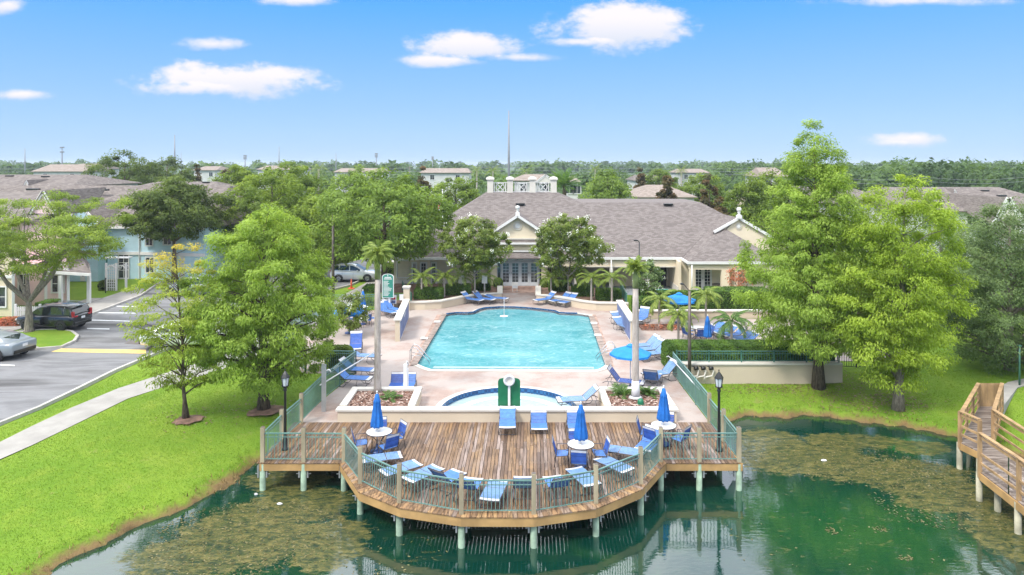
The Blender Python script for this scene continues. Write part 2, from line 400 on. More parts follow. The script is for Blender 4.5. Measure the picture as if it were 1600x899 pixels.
M['orange'] = simple('orange plastic', (.75,.14,.06), .5, var=.05)
def carpaint(name, c, rough=.25):
    m, nt = newmat(name); n = noise(nt, coords(nt), 300, 2)
    out(nt, bsdf(nt, mixc(nt, n, tuple(x*.92 for x in c), tuple(x*1.06 for x in c)), rough, .25, None, .6, **{'Coat Weight': .8, 'Coat Roughness': .06})); return m
M['paint_black'] = carpaint('black car paint', (.012,.014,.02))
M['paint_silver'] = carpaint('silver car paint', (.24,.27,.29), .3)
M['paint_white'] = carpaint('white car paint', (.72,.73,.74))
M['paint_grey'] = carpaint('dark grey car paint', (.08,.085,.095))
# timber: every board carries its own tint
def timber(name, cols, axis=1, wear=.35):
    m, nt = newmat(name); t = node(nt, 'ShaderNodeAttribute', attribute_name='tint').outputs['Fac']
    p = node(nt, 'ShaderNodeNewGeometry').outputs['Position']
    off = node(nt, 'ShaderNodeCombineXYZ', {0: mth(nt,'MULTIPLY',t,37.0), 1: mth(nt,'MULTIPLY',t,91.0), 2: 0.0}).outputs[0]
    pv = node(nt, 'ShaderNodeVectorMath', {0: p, 1: off}, operation='ADD').outputs[0]
    sc = [14, 14, 14]; sc[axis] = .9
    g = noise(nt, node(nt, 'ShaderNodeMapping', {'Vector': pv, 'Scale': tuple(sc)}).outputs[0], 1.0, 5, .65)
    big = noise(nt, p, .55, 4, .6)
    base = ramp(nt, t, cols)
    c = mixc(nt, mth(nt,'MULTIPLY', smooth(nt, g, .42, .66), .8), base, (.055,.034,.022))
    c = mixc(nt, mth(nt,'MULTIPLY', smooth(nt, big, .5, .72), wear), c, (.20,.165,.15))
    wet = noise(nt, node(nt, 'ShaderNodeMapping', {'Vector': pv, 'Scale': (5,1.3,5)}).outputs[0], 1.0, 4, .7)
    c = mixc(nt, mth(nt,'MULTIPLY', smooth(nt, wet, .62, .76), .28), c, (.38,.30,.25))
    out(nt, bsdf(nt, c, .6, 0, bump(nt, g, .006, .7), .3)); return m
WOODCOLS = [(0.0,(.125,.08,.055)),(.2,(.18,.112,.072)),(.4,(.25,.15,.075)),(.58,(.205,.135,.095)),(.74,(.30,.185,.09)),(.88,(.25,.185,.155)),(1.0,(.36,.28,.24))]
M['deck'] = timber('weathered deck boards', WOODCOLS, 1)
M['deck_edge'] = timber('fresh deck edge boards', [(0,(.20,.125,.07)),(.4,(.34,.20,.10)),(.7,(.42,.26,.12)),(1,(.30,.225,.18))], 1, .1)
M['deck_grey'] = timber('silvered boardwalk planks', [(0,(.14,.11,.09)),(.5,(.23,.185,.155)),(1,(.34,.29,.255))], 0, .2)
M['newwood'] = simple('fresh pine rail', (.35,.225,.11), .7, var=.3, scale=2.5, bmp=.003, bscale=30, stretch=(1,1,.4))
M['fascia'] = simple('pine fascia beam', (.40,.245,.095), .7, var=.2, scale=1.5)
M['post'] = simple('treated pine post', (.34,.29,.19), .8, var=.22, scale=3, stretch=(1,1,.3))
M['pile'] = simple('green treated pile', (.24,.33,.24), .8, var=.3, scale=2.5)
# pavers
def pavermat():
    m, nt = newmat('pale pool deck pavers'); p = node(nt, 'ShaderNodeNewGeometry').outputs['Position']
    bt = node(nt, 'ShaderNodeTexBrick', {'Vector': p, 'Color1': (0,0,0,1), 'Color2': (1,1,1,1), 'Mortar': (.5,.5,.5,1), 'Scale': 1.0,
              'Mortar Size': .006, 'Brick Width': .24, 'Row Height': .12, 'Bias': 0.0})
    n = noise(nt, p, .38, 5, .65); n2 = noise(nt, p, 1.7, 5, .7)
    c = mixc(nt, smooth(nt, n, .44, .64), (.375,.33,.305), (.30,.22,.19))
    c = mixc(nt, mth(nt,'MULTIPLY', smooth(nt, n2, .5, .75), .5), c, (.42,.385,.36))
    c = mixc(nt, mth(nt,'MULTIPLY', bt.outputs[0], .28), c, (.44,.33,.28))
    c = mixc(nt, mth(nt,'MULTIPLY', bt.outputs['Fac'], .35), c, (.42,.33,.28))
    cs = mth(nt,'FRACT', mth(nt,'DIVIDE', node(nt,'ShaderNodeSeparateXYZ',{0:p}).outputs[1], 2.4))
    ln = mth(nt,'LESS_THAN', cs, .02)
    c = mixc(nt, mth(nt,'MULTIPLY', ln, .35), c, (.45,.36,.32))
    out(nt, bsdf(nt, c, .75, 0, bump(nt, mth(nt,'SUBTRACT', n2, bt.outputs['Fac']), .004, .5), .3)); return m
M['paver'] = pavermat()
M['paver_d'] = simple('pink brown stained pavers', (.34,.23,.185), .8, var=.3, scale=2.2, bmp=.004, bscale=18)
M['gutter'] = simple('grey brown gutter tiles', (.27,.21,.18), .6, var=.3, scale=3)
def tilemat():
    m, nt = newmat('dark blue waterline tiles'); v = coords(nt)
    bt = node(nt, 'ShaderNodeTexChecker', {'Vector': wpos(nt), 'Scale': 7.0, 'Color1': (.01,.05,.16,1), 'Color2': (.02,.12,.30,1)}).outputs[0]
    out(nt, bsdf(nt, bt, .15, spec=.6)); return m
M['tile'] = tilemat()
M['mulch'] = simple('red brown mulch', (.17,.085,.06), .95, var=.7, scale=9, bmp=.05, bscale=16)
M['soil'] = simple('bare red brown soil', (.17,.10,.07), .95, var=.4, scale=3, bmp=.03, bscale=12)
def grassmat():
    m, nt = newmat('lawn and bank'); p = node(nt, 'ShaderNodeNewGeometry').outputs['Position']
    d = node(nt, 'ShaderNodeAttribute', attribute_name='shore').outputs['Fac']
    n = noise(nt, p, .18, 5, .6); n2 = noise(nt, p, 1.3, 5, .7); n3 = noise(nt, p, 14, 4, .7)
    c = mixc(nt, smooth(nt, n, .35, .65), (.130,.235,.022), (.19,.29,.03))
    c = mixc(nt, mth(nt,'MULTIPLY', smooth(nt, n2, .45, .75), .6), c, (.24,.31,.04))
    c = mixc(nt, mth(nt,'MULTIPLY', smooth(nt, n3, .45, .7), .5), c, (.09,.18,.015))
    dirt = noise(nt, p, .9, 5, .75); pat = noise(nt, p, .33, 4, .7)
    c = mixc(nt, mth(nt,'MULTIPLY', smooth(nt, dirt, .60, .72), .65), c, (.26,.23,.09))
    c = mixc(nt, mth(nt,'MULTIPLY', smooth(nt, pat, .55, .72), .45), c, (.26,.33,.05))
    # bank: bare brown edge where the lawn meets the water
    e = mth(nt,'ADD', d, mth(nt,'MULTIPLY', mth(nt,'SUBTRACT', n2, .5), .8))
    c = mixc(nt, mth(nt,'SUBTRACT', 1.0, smooth(nt, e, .05, .42)), c, (.20,.135,.06))
    c = mixc(nt, mth(nt,'SUBTRACT', 1.0, smooth(nt, e, -.1, .08)), c, (.10,.07,.035))
    far = smooth(nt, node(nt,'ShaderNodeSeparateXYZ',{0:p}).outputs[1], 75, 110)
    c = mixc(nt, far, c, (.06,.11,.025))
    out(nt, bsdf(nt, c, .9, 0, bump(nt, mth(nt,'ADD', n3, n2), .05, .8), .15)); return m
M['grass'] = grassmat()
def asphalt():
    m, nt = newmat('worn asphalt'); p = node(nt, 'ShaderNodeNewGeometry').outputs['Position']
    v = node(nt, 'ShaderNodeMapping', {'Vector': p, 'Rotation': (0,0,R(-38)), 'Scale': (.22,1.0,1)}).outputs[0]
    n = noise(nt, v, .30, 6, .6, .8); n2 = noise(nt, p, 4, 5, .7); n3 = noise(nt, p, 60, 2)
    c = ramp(nt, n, [(.36,(.085,.083,.083)),(.42,(.15,.148,.148)),(.50,(.24,.24,.245)),(.56,(.16,.16,.163)),(.60,(.20,.20,.205)),(.66,(.29,.29,.295))])
    c = mixc(nt, mth(nt,'MULTIPLY', n2, .35), c, (.10,.10,.105)); 
    out(nt, bsdf(nt, c, .85, 0, bump(nt, n3, .004, .6), .25)); return m
M['asphalt'] = asphalt()
def watermat():
    m, nt = newmat('green lake water with floating algae'); p = node(nt, 'ShaderNodeNewGeometry').outputs['Position']
    sp = node(nt, 'ShaderNodeSeparateXYZ', {0: p}); X, Y = sp.outputs[0], sp.outputs[1]
    n = noise(nt, p, .55, 6, .65, .6); nf = noise(nt, node(nt,'ShaderNodeMapping',{'Vector':p,'Scale':(1,2.2,1)}).outputs[0], 2.4, 7, .72, .5)
    wn = mth(nt,'ADD', mth(nt,'MULTIPLY', mth(nt,'SUBTRACT', n, .5), 2.6), mth(nt,'MULTIPLY', mth(nt,'SUBTRACT', nf, .5), 2.4))
    def blobs(lst):
        acc = None
        for (px, py, hw, hh) in lst:
            c = G(px, py, -1.0); a = hw*c.y/F; b = hh*c.y*c.y/(F*11.5)
            du = mth(nt,'DIVIDE', mth(nt,'SUBTRACT', X, c.x), a); dv = mth(nt,'DIVIDE', mth(nt,'SUBTRACT', Y, c.y), b)
            q = mth(nt,'SUBTRACT', 1.0, mth(nt,'SQRT', mth(nt,'ADD', mth(nt,'MULTIPLY',du,du), mth(nt,'MULTIPLY',dv,dv))))
            acc = q if acc is None else mth(nt,'MAXIMUM', acc, q)
        return acc
    alg = blobs([(390,835,120,55),(300,870,110,40),(470,790,90,32),(450,750,70,22),(520,845,60,50),(620,765,36,12),
                 (1260,716,140,30),(1390,738,130,26),(1200,690,70,22),(1480,775,110,28),(1560,800,60,36),(1330,690,90,16),(1590,850,70,45),(1440,700,50,12)])
    am = smooth(nt, mth(nt,'ADD', alg, mth(nt,'MULTIPLY', wn, .42)), .02, .22)
    streak = mth(nt,'MULTIPLY', smooth(nt, blobs([(1380,830,330,90),(560,860,190,60),(1250,800,120,60)]), -.1, .4), smooth(nt, nf, .56, .66))
    am = mth(nt,'MAXIMUM', am, mth(nt,'MULTIPLY', streak, .38))
    n5 = noise(nt, node(nt,'ShaderNodeMapping',{'Vector':p,'Scale':(1.6,4.2,1)}).outputs[0], 3.2, 5, .7, .8)
    ac = ramp(nt, mth(nt,'ADD', mth(nt,'MULTIPLY',nf,.5), mth(nt,'MULTIPLY',n5,.5)), [(.42,(.012,.026,.010)),(.475,(.05,.06,.016)),(.53,(.115,.105,.028)),(.60,(.20,.165,.055))])
    am = mth(nt,'MULTIPLY', am, mth(nt,'SUBTRACT', 1.0, mth(nt,'MULTIPLY', smooth(nt, n5, .555, .62), .92)))
    emerald = smooth(nt, blobs([(1420,697,75,24),(1340,830,260,100),(1200,790,70,60)]), 0, .8)  # greener patches mixed into the deep water colour
    deep = mixc(nt, emerald, (.001,.028,.019), (.005,.052,.018))
    deep = mixc(nt, smooth(nt, blobs([(1425,697,60,16)]), 0, .7), deep, (.012,.11,.03))
    deep = mixc(nt, mth(nt,'MULTIPLY', smooth(nt, n, .45,.7), .4), deep, (.02,.07,.02))
    rip = noise(nt, node(nt,'ShaderNodeMapping',{'Vector':p,'Scale':(1,2.4,1)}).outputs[0], 3.0, 3, .5)
    rip2 = noise(nt, p, .8, 2, .5)
    bn = bump(nt, mth(nt,'ADD', rip, mth(nt,'MULTIPLY', rip2, 1.5)), .009, .35)
    ws = bsdf(nt, deep, .03, 0, bn, .5, IOR=2.0)
    asx = bsdf(nt, ac, .55, 0, bump(nt, nf, .03, .8), .3)
    mx = node(nt, 'ShaderNodeMixShader', {0: mth(nt,'MULTIPLY',am,.9)}); nt.links.new(ws, mx.inputs[1]); nt.links.new(asx, mx.inputs[2])
    out(nt, mx.outputs[0]); return m
M['lake'] = watermat()
def poolmat(name, a, b, ripple_light, seed=0):
    m, nt = newmat(name); p = node(nt, 'ShaderNodeNewGeometry').outputs['Position']
    vp = node(nt,'ShaderNodeMapping',{'Vector':p,'Location':(seed,0,0),'Scale':(.8,1.8,1)}).outputs[0]
    n = noise(nt, vp, 1.7, 5, .65, 1.4); big = noise(nt, vp, .22, 3); msk = smooth(nt, noise(nt, vp, .35, 3, .6), .38, .62)
    vor = node(nt,'ShaderNodeTexVoronoi',{'Vector':node(nt,'ShaderNodeMapping',{'Vector':p,'Scale':(1.5,2.6,1)}).outputs[0],'Scale':1.5,'Randomness':1.0},feature='DISTANCE_TO_EDGE').outputs[0]
    c = mixc(nt, smooth(nt, big, .35, .65), a, b)
    c = mixc(nt, mth(nt,'MULTIPLY', mth(nt,'MULTIPLY', smooth(nt, n, .47, .66), mth(nt,'ADD', mth(nt,'MULTIPLY', msk, .8), .2)), .7), c, ripple_light)  # ripple streaks and sky glints painted into the water colour
    c = mixc(nt, mth(nt,'MULTIPLY', mth(nt,'SUBTRACT', 1.0, smooth(nt, vor, 0, .10)), .22), c, ripple_light)  # pale net of ripple light, also put into the colour
    out(nt, bsdf(nt, c, .05, 0, bump(nt, n, .02, .5), .5, IOR=1.33)); return m
M['poolwater'] = poolmat('turquoise pool water', (.056,.26,.30), (.115,.355,.39), (.34,.55,.57))
M['spawater'] = poolmat('pale spa water', (.30,.42,.43), (.37,.46,.46), (.46,.52,.51), 5)
M['plaster'] = simple('white pool plaster', (.55,.78,.80), .5, var=.05)
M['mural'] = simple('slate blue panel', (.12,.16,.31), .6, var=.22, scale=1.5)
M['tablegreen'] = simple('dark green table board', (.03,.20,.13), .5, var=.1)
M['skyglass'] = simple('transom glass with painted sky reflection', (.45,.55,.60), .08, var=.25, scale=1.2, spec=.8)  # reflected sky is painted in as a pale base colour
M['litter'] = leafmat('fallen brown leaves', (.07,.045,.025), (.17,.11,.06), (.32,.24,.13), trans=.1)
M['pile_b'] = simple('weathered boardwalk pile', (.33,.31,.22), .8, var=.3, scale=2.5)
# ------------------------------------------------------------------ the ground: one sheet to the horizon, dipping under the lake
def P2(pts, z=0.0): return [tuple(G(x, y, z)[:2]) for x, y in pts]
POOLWALL_L = P2([(640,484.5),(664,484.3),(690,482.5),(708,479),(730,474),(757,471),(784,469.5)])
POOLWALL_R = P2([(838,472),(858,473.5),(885,478),(908,482.5),(931,485.5),(982,486.5)])
SLAB = P2([(467,660),(503,626),(556,583.5)]) + [(-10.5,35.4),(-13.4,40),(-13.4,50.6)] + POOLWALL_L + \
       [(XA(784,60.6),60.6),(XA(838,60.6),60.6)] + POOLWALL_R + [(8.7,47.9),(20.5,47.9),(20.5,37.6),(16.5,37.6),(16.5,35.25)] + P2([(1052,586.5),(1108,660)])
SLAB[0] = (SLAB[0][0], 28.66); SLAB[-1] = (SLAB[-1][0], 28.66)
def axis_(segs):
    a = []
    for lo, hi, st in segs: a += list(np.arange(lo, hi, st))
    return np.array(a + [segs[-1][1]])
xs = axis_([(-3000,-600,240),(-600,-120,40),(-120,-40,4),(-40,-20,.8),(-20,24,.26),(24,50,1),(50,120,5),(120,600,40),(600,3000,240)])
ys = axis_([(-80,-10,6),(-10,14,1.2),(14,40,.26),(40,70,1),(70,140,5),(140,600,40),(600,4500,300)])
gxx, gyy = np.meshgrid(xs, ys); PP = np.stack([gxx.ravel(), gyy.ravel()], 1)
zz, dd = gz_arr(PP); sdp = seg_dist(PP, SLAB)
zz = np.where(sdp < -0.45, -2.4, zz)
nx, ny = len(xs), len(ys)
idx = np.arange(nx*ny).reshape(ny, nx)
fc = np.stack([idx[:-1,:-1], idx[:-1,1:], idx[1:,1:], idx[1:,:-1]], -1).reshape(-1, 4)
me = bpy.data.meshes.new('ground')
me.vertices.add(nx*ny); me.vertices.foreach_set('co', np.column_stack([PP, zz]).astype(np.float32).ravel())
me.loops.add(fc.size); me.loops.foreach_set('vertex_index', fc.ravel().astype(np.int32))
me.polygons.add(len(fc)); me.polygons.foreach_set('loop_start', np.arange(0, fc.size, 4, dtype=np.int32)); me.polygons.foreach_set('use_smooth', np.ones(len(fc), bool))
at = me.attributes.new('shore', 'FLOAT', 'POINT'); at.data.foreach_set('value', dd.astype(np.float32))
me.materials.append(M['grass']); me.update(); me.validate()
tag(link('ground', me), kind='structure')
def sheet(name, poly, z, mat, z0=None, holes=()):
    b = MB(); b.prism(poly, z0, z, holes); return tag(b.build(name, mat), kind='structure')
sheet('lake_water', [(-90,-75),(90,-75),(60,60),(-60,60)], -1.0, M['lake'])

# ------------------------------------------------------------------ road, kerbs, pavements on the left
road = P2([(-300,800),(0,664),(60,640),(120,611),(180,581),(246,553),(330,520),(420,486),(500,459),(547,447),(596,424),(606,412),(600,398)]) + \
       [(XA(520,73),73),(XA(300,73),73)] + P2([(300,418),(245,446),(218,464),(170,482),(140,493),(118,500),(62,503),(20,521),(-20,521),(-60,506),(-320,506)])
sheet('road', road, 0.004, M['asphalt'])
sheet('verge_path', P2([(-300,831),(0,691),(50,666),(110,638),(185,607),(250,586),(330,561),(420,520),(500,480),(548,455),(590,432),(606,420),(622,420),(612,434),(575,458),(540,480),(505,500),(440,540),(340,580),(262,603),(200,623),(110,667),(50,696),(0,718),(-300,862)]), 0.006, M['concrete'])
sheet('house_path', P2([(62,501),(118,497),(140,490),(170,479),(218,461),(226,452),(212,449),(160,466),(110,486),(60,497),(0,506),(-60,508),(-60,520),(0,521),(30,515)]), 0.012, M['concrete'])
sheet('clubhouse_path', P2([(606,420),(622,420),(626,398),(600,398)]), 0.01, M['concrete'])
def kerb(name, pts, w=.16, h=.13, z=None, closed=False):
    b = MB(); pts = [Vector((p[0], p[1])) for p in pts]; n = len(pts); L = []; Rr = []
    for i, p in enumerate(pts):
        a = pts[i-1] if (i > 0 or closed) else p; c = pts[(i+1) % n] if (i < n-1 or closed) else p
        d = (c-a).normalized(); nrm = Vector((-d.y, d.x)); L.append(p + nrm*w/2); Rr.append(p - nrm*w/2)
    zz0 = 0 if z is None else z
    poly = [tuple(p) for p in Rr] + [tuple(p) for p in reversed(L)]
    if closed:
        b.prism([tuple(p) for p in Rr], zz0-.1, zz0+h, [[tuple(p) for p in L]])
    else: b.prism(poly, zz0-.1, zz0+h)
    return b.build(name, M['kerb'])
tag(kerb('kerb', P2([(-300,800),(0,664),(60,640),(120,611),(180,581),(246,553),(330,520),(420,486),(500,459),(547,447),(596,424),(604,414)])), kind='structure')
tag(kerb('kerb', P2([(62,503),(118,500),(140,493),(170,482),(218,464),(245,446),(300,418)])), kind='structure')
isl = P2([(40,521),(62,518),(90,517),(112,520),(121,527),(116,535),(96,544),(60,547),(30,545),(-10,543),(-60,543),(-60,522),(0,521)])
isl = isl if sum(isl[i][0]*isl[(i+1)%len(isl)][1]-isl[(i+1)%len(isl)][0]*isl[i][1] for i in range(len(isl))) > 0 else isl[::-1]
tag(kerb('kerb', isl, closed=True), kind='structure')
b = MB(); b.prism(isl, -.1, .11); o = b.build('lawn_island', M['grass']); tag(o, kind='structure')
a_ = o.data.attributes.new('shore', 'FLOAT', 'POINT'); a_.data.foreach_set('value', [20.0]*len(o.data.vertices))
sheet('island_path', P2([(-60,543),(-10,541),(40,541),(62,546),(30,551),(-60,553)]), .135, M['concrete'])
def painted(name, label, poly, mat, z=.009, cat='road marking', group=None):
    b = MB(); b.prism(poly, None, z); return tag(b.build(name, mat), label, cat, group)
def strip(p, q, wpx):
    (x0,y0),(x1,y1) = p, q; return P2([(x0,y0+wpx/2),(x1,y1+wpx/2),(x1,y1-wpx/2),(x0,y0-wpx/2)])
painted('road_stripe', 'broad pale yellow stripe painted across the asphalt beside the grass island', P2([(80,550),(228,553),(228,547),(96,545)]), M['lineyellow'])
ln = [((136,513.6),(171,514.4),1.6,'short white bay line directly behind the black car'),((142,500.5),(206,502.3),1.5,'white bay line, second one up behind the black car'),
      ((143,488.6),(212,489.8),1.3,'white bay line midway between the black car and the far end of the car park'),((182,478.8),(213,479.2),1.2,'short white bay line nearest the blue house'),
      ((0,570.5),(23,571.6),1.8,'white bay line behind the silver saloon at the edge of the photo')]
for a, c, w, lb in ln: painted('bay_line', lb, strip(a, c, w), M['linewhite'], group='parking bay lines')
painted('drain_cover', 'dark drain patch set in the grey road right of the bay lines', P2([(194,537),(216,539),(228,535),(204,532.5)]), M['pole'], .010, 'drain cover')

# ------------------------------------------------------------------ pool terrace: paving with openings for pool and spa
POOL = P2([(651,569),(663,574.5),(674,578),(930,579),(939,576.5),(946,571),(919.5,493.5),(902,491),(884,490.6),(873,489.8),(867,487),(850,485),(829,482.8),(805,481.2),(780,481),(758,482.3),(748,485),(741,489),(730,490.4),(713,490),(697,492)])
SPA_C, SPA_R = (-0.12, 30.1), 2.95
spa = [(SPA_C[0]+SPA_R*math.cos(t), max(SPA_C[1]+SPA_R*math.sin(t), 29.2)) for t in [R(-18)+i*R(216)/40 for i in range(41)]]
sheet('pool_terrace', SLAB, 0.0, M['paver'], -1.9, [POOL, spa])
# side faces of the terrace in concrete
b = MB()
def offs(poly, d):
    n = len(poly); res = []
    ar = sum(poly[i][0]*poly[(i+1)%n][1]-poly[(i+1)%n][0]*poly[i][1] for i in range(n)); sg = 1 if ar > 0 else -1
    for i in range(n):
        a = Vector(poly[i-1]); p = Vector(poly[i]); c = Vector(poly[(i+1)%n])
        d1 = (p-a).normalized(); d2 = (c-p).normalized(); n1 = Vector((d1.y,-d1.x))*sg; n2 = Vector((d2.y,-d2.x))*sg
        m = (n1+n2); m = m.normalized() if m.length > .2 else n1
        res.append(tuple(p + m*d/max(.4, m.dot(n1))))
    return res
# swimming pool: basin walls, waterline tiles, coping and water
pool = thing('swimming_pool', 'large turquoise swimming pool with curved far end in the paved terrace', 'swimming pool', (0.3,41,0))
def ring(name, poly, w, z0, z1, mat, par):
    bb = MB(); bb.prism(offs(poly, w), z0, z1, [poly]); return bb.build(name, mat, par, True)
ring('coping', POOL, .28, -.05, .035, M['cap'], pool)
bb = MB(); inn = POOL
n = len(inn); bb.add([(p[0],p[1],-.18) for p in inn]+[(p[0],p[1],.03) for p in inn], [(i,(i+1)%n,n+(i+1)%n,n+i) for i in range(n)])
bb.build('waterline_tiles', M['tile'], pool, True)
bb = MB(); bb.add([(p[0],p[1],-1.4) for p in inn]+[(p[0],p[1],-.18) for p in inn], [(i,(i+1)%n,n+(i+1)%n,n+i) for i in range(n)])
bb.prism(offs(inn, .01), None, -1.4); bb.build('basin', M['plaster'], pool, True)
bb = MB(); bb.prism(inn, None, -.10); bb.build('water', M['poolwater'], pool, True)
for pts in ([(638,573),(648,571),(695,492),(683,492)], [(949,573),(960,573),(931,492),(921,492)]):
    bb = MB(); bb.prism(P2(pts), None, .012); bb.build('gutter_band', M['paver_d'], pool, True)
def gut(a, b_, w):
    bb = MB(); a = Vector(P2([a])[0]); c = Vector(P2([b_])[0]); L = (c-a).length; d = (c-a).normalized(); k = 0; s = 0
    while s < L-.3:
        p = a + d*(s+.3); bb.box((p.x,p.y,.045),(w,.56,.03), math.atan2(d.y,d.x)-PI/2); s += .6
    return bb
gut((646,572),(694,492.6),.34).build('gutter_grating', M['gutter'], pool, True)
gut((952,572.5),(923.5,493.5),.34).build('gutter_grating', M['gutter'], pool, True)
for (px,py,sx) in ((663,531,-.2),(683,505,-.2),(934,526,.2),(928,507,.2)):
    p = G(px,py); bb = MB(); bb.box((p.x,p.y,.09),(.42,.34,.06),bev=.01); bb.build('skimmer_lid', M['white'], pool, True)
# far kerb of the pool: dark tiled lip
far = POOL[7:]; 
bb = MB()
for i in range(len(far)-1):
    bb.bar((far[i][0],far[i][1]+.05,.06),(far[i+1][0],far[i+1][1]+.05,.06),.14,.05)
bb.build('tile_lip', M['tile'], pool, True)
# spa
sp_ = thing('spa_pool', 'half round spa with pale water and dark blue tiled rim behind the cream wall', 'spa pool', (SPA_C[0],SPA_C[1],0))
arc = [p for p in spa]
ring('coping', spa, .26, -.05, .03, M['cap'], sp_)
bb = MB(); n = len(spa); cw = spa if sum(spa[i][0]*spa[(i+1)%n][1]-spa[(i+1)%n][0]*spa[i][1] for i in range(n))>0 else spa[::-1]
for i in range(n-1):
    if (Vector(spa[i])-Vector(spa[i+1])).length > 1: continue
    a, c = Vector(spa[i]), Vector(spa[i+1])
    bb.bar((a.x,a.y,-.09),(c.x,c.y,-.09),.03,.24)
bb.build('rim_tiles', M['tile'], sp_, True)
bb = MB(); bb.add([(p[0],p[1],-.9) for p in spa]+[(p[0],p[1],0) for p in spa], [(i,(i+1)%n,n+(i+1)%n,n+i) for i in range(n)]); bb.prism(spa, None, -.9)
bb.build('basin', M['plaster'], sp_, True)
bb = MB(); bb.prism(spa, None, -.2); bb.build('water', M['spawater'], sp_, True)
s2 = [(SPA_C[0]+(SPA_R-.55)*math.cos(t), SPA_C[1]+(SPA_R-.55)*math.sin(t)) for t in [i*PI/30 for i in range(31)]]
s3 = [(SPA_C[0]+(SPA_R-.9)*math.cos(t), SPA_C[1]+(SPA_R-.9)*math.sin(t)) for t in [PI-i*PI/30 for i in range(31)]]
bb = MB(); bb.prism(s2+s3, None, -.188); bb.build('bench_step', M['whitestrap'], sp_, True)

# ------------------------------------------------------------------ low cream wall between timber deck and terrace, with two raised beds
WY = 28.68
wl = thing('planter_wall', 'low cream wall with white cap dividing timber deck from pool terrace', 'wall', (0,WY,0))
bb = MB(); bb.box((-.2,WY+.14,.22),(13.8,.28,.44)); bb.build('wall_face', M['wallcream'], wl, True)
for k in range(12): bb = MB(); w_ = 13.96/12; bb.box((-7.18+w_*(k+.5),WY+.14,.485),(w_-.008,.4,.09),bev=.006); bb.build('cap', M['cap'], wl, True)
def bed(x0, x1, y0, y1, label, grp='raised planting beds on the pool terrace'):
    t = thing('planting_bed', label, 'planter', ((x0+x1)/2,(y0+y1)/2,0), group=grp)
    bb = MB(); bb.prism([(x0,y0),(x1,y0),(x1,y1),(x0,y1)], 0, .44, [[(x0+.2,y0+.05),(x1-.2,y0+.05),(x1-.2,y1-.2),(x0+.2,y1-.2)]]); bb.build('side_wall', M['wallcream'], t, True)
    for a in (((x0+.12),(y0+y1)/2+.1,.3,y1-y0-.2),((x1-.12),(y0+y1)/2+.1,.3,y1-y0-.2)):
        bb = MB(); bb.box((a[0],a[1],.487),(a[2],a[3],.09),bev=.008); bb.build('cap', M['cap'], t, True)
    bb = MB(); bb.box(((x0+x1)/2,y1-.1,.4885),(x1-x0+.06,.32,.093),bev=.008); bb.build('cap', M['cap'], t, True)
    nxs, nys = 30, 26; V = []; Fc = []
    for j in range(nys):
        for i in range(nxs):
            V.append((x0+.2+(x1-x0-.4)*i/(nxs-1), y0+.03+(y1-y0-.2)*j/(nys-1), .40+random.uniform(-.025,.045)))
    for j in range(nys-1):
        for i in range(nxs-1): Fc.append((j*nxs+i,j*nxs+i+1,(j+1)*nxs+i+1,(j+1)*nxs+i))
    bb = MB(); bb.add(V, Fc); bb.build('mulch', M['mulch'], t, True)
    # chips
    ch = MB()
    for _ in range(900):
        px_, py_ = random.uniform(x0+.22,x1-.22), random.uniform(y0+.05,y1-.22); a = random.uniform(0,PI); L = random.uniform(.03,.08); c, s_ = math.cos(a)*L, math.sin(a)*L
        z = .44+random.uniform(0,.02); w = .018
        ch.add([(px_-c-s_*.4,py_-s_+c*.4,z),(px_+c-s_*.4,py_+s_+c*.4,z+random.uniform(-.01,.02)),(px_+c+s_*.4,py_+s_-c*.4,z),(px_-c+s_*.4,py_-s_-c*.4,z)],[(3,2,1,0)])
    ch.a = [random.random() for _ in ch.f]
    o = ch.build('bark_chips', M['chips'], t, True); tag(o, kind='stuff')
    return t
m_, nt = newmat('bark chips'); t_ = node(nt,'ShaderNodeAttribute',attribute_name='tint').outputs['Fac']
out(nt, bsdf(nt, ramp(nt, t_, [(0,(.10,.05,.035)),(.5,(.26,.15,.11)),(.85,(.42,.30,.25)),(1,(.62,.52,.46))]), .9)); M['chips'] = m_
bed(-7.12,-4.05,WY+.28,31.5,'raised mulch bed holding the tall palm left of the spa')
bed(3.85,6.75,WY+.28,31.5,'raised mulch bed holding the tall palm right of the spa')

# curved back walls with white caps
def pathwall(name, label, pts, h, th, side, cap=True, mat='wallcream', z0=0.0, capw=.14, capth=.09):
    pts = [Vector((p[0],p[1])) for p in pts]; n = len(pts)
    def off(d):
        r = []
        for i in range(n):
            a = pts[max(i-1,0)]; c = pts[min(i+1,n-1)]; dd_ = (c-a).normalized(); r.append(pts[i] + Vector((-dd_.y,dd_.x))*d*side)
        return [tuple(p) for p in r]
    t = thing(name, label, 'wall', (pts[0].x,pts[0].y,z0))
    def band(d0, d1, za, zb, mt, nm):
        A, B = off(d0), off(d1); poly = A + B[::-1]
        ar = sum(poly[i][0]*poly[(i+1)%len(poly)][1]-poly[(i+1)%len(poly)][0]*poly[i][1] for i in range(len(poly)))
        bb = MB(); bb.prism(poly if ar > 0 else poly[::-1], za, zb, bottom=True); bb.build(nm, mt, t, True)
    band(0, th, z0-.3, z0+h, M[mat], 'wall_face')
    if cap: band(-capw/2, th+capw/2, z0+h, z0+h+capth, M['cap'], 'cap')
    return t
pathwall('garden_wall', 'curved cream wall with white cap behind the three loungers left of the entrance steps', POOLWALL_L + [(XA(784,57.5),57.5)], .5, .3, 1)
pathwall('garden_wall', 'curved cream wall with white cap behind the three loungers right of the entrance steps', [(XA(838,57.5),57.5)] + POOLWALL_R, .5, .3, 1)
pathwall('retaining_wall', 'straight cream retaining wall below the hedges behind the right hand terrace', [(8.3,48.0),(21,48.0)], .45, .3, 1)
b_ = [(8.1,34.93),(16.4,34.93)]
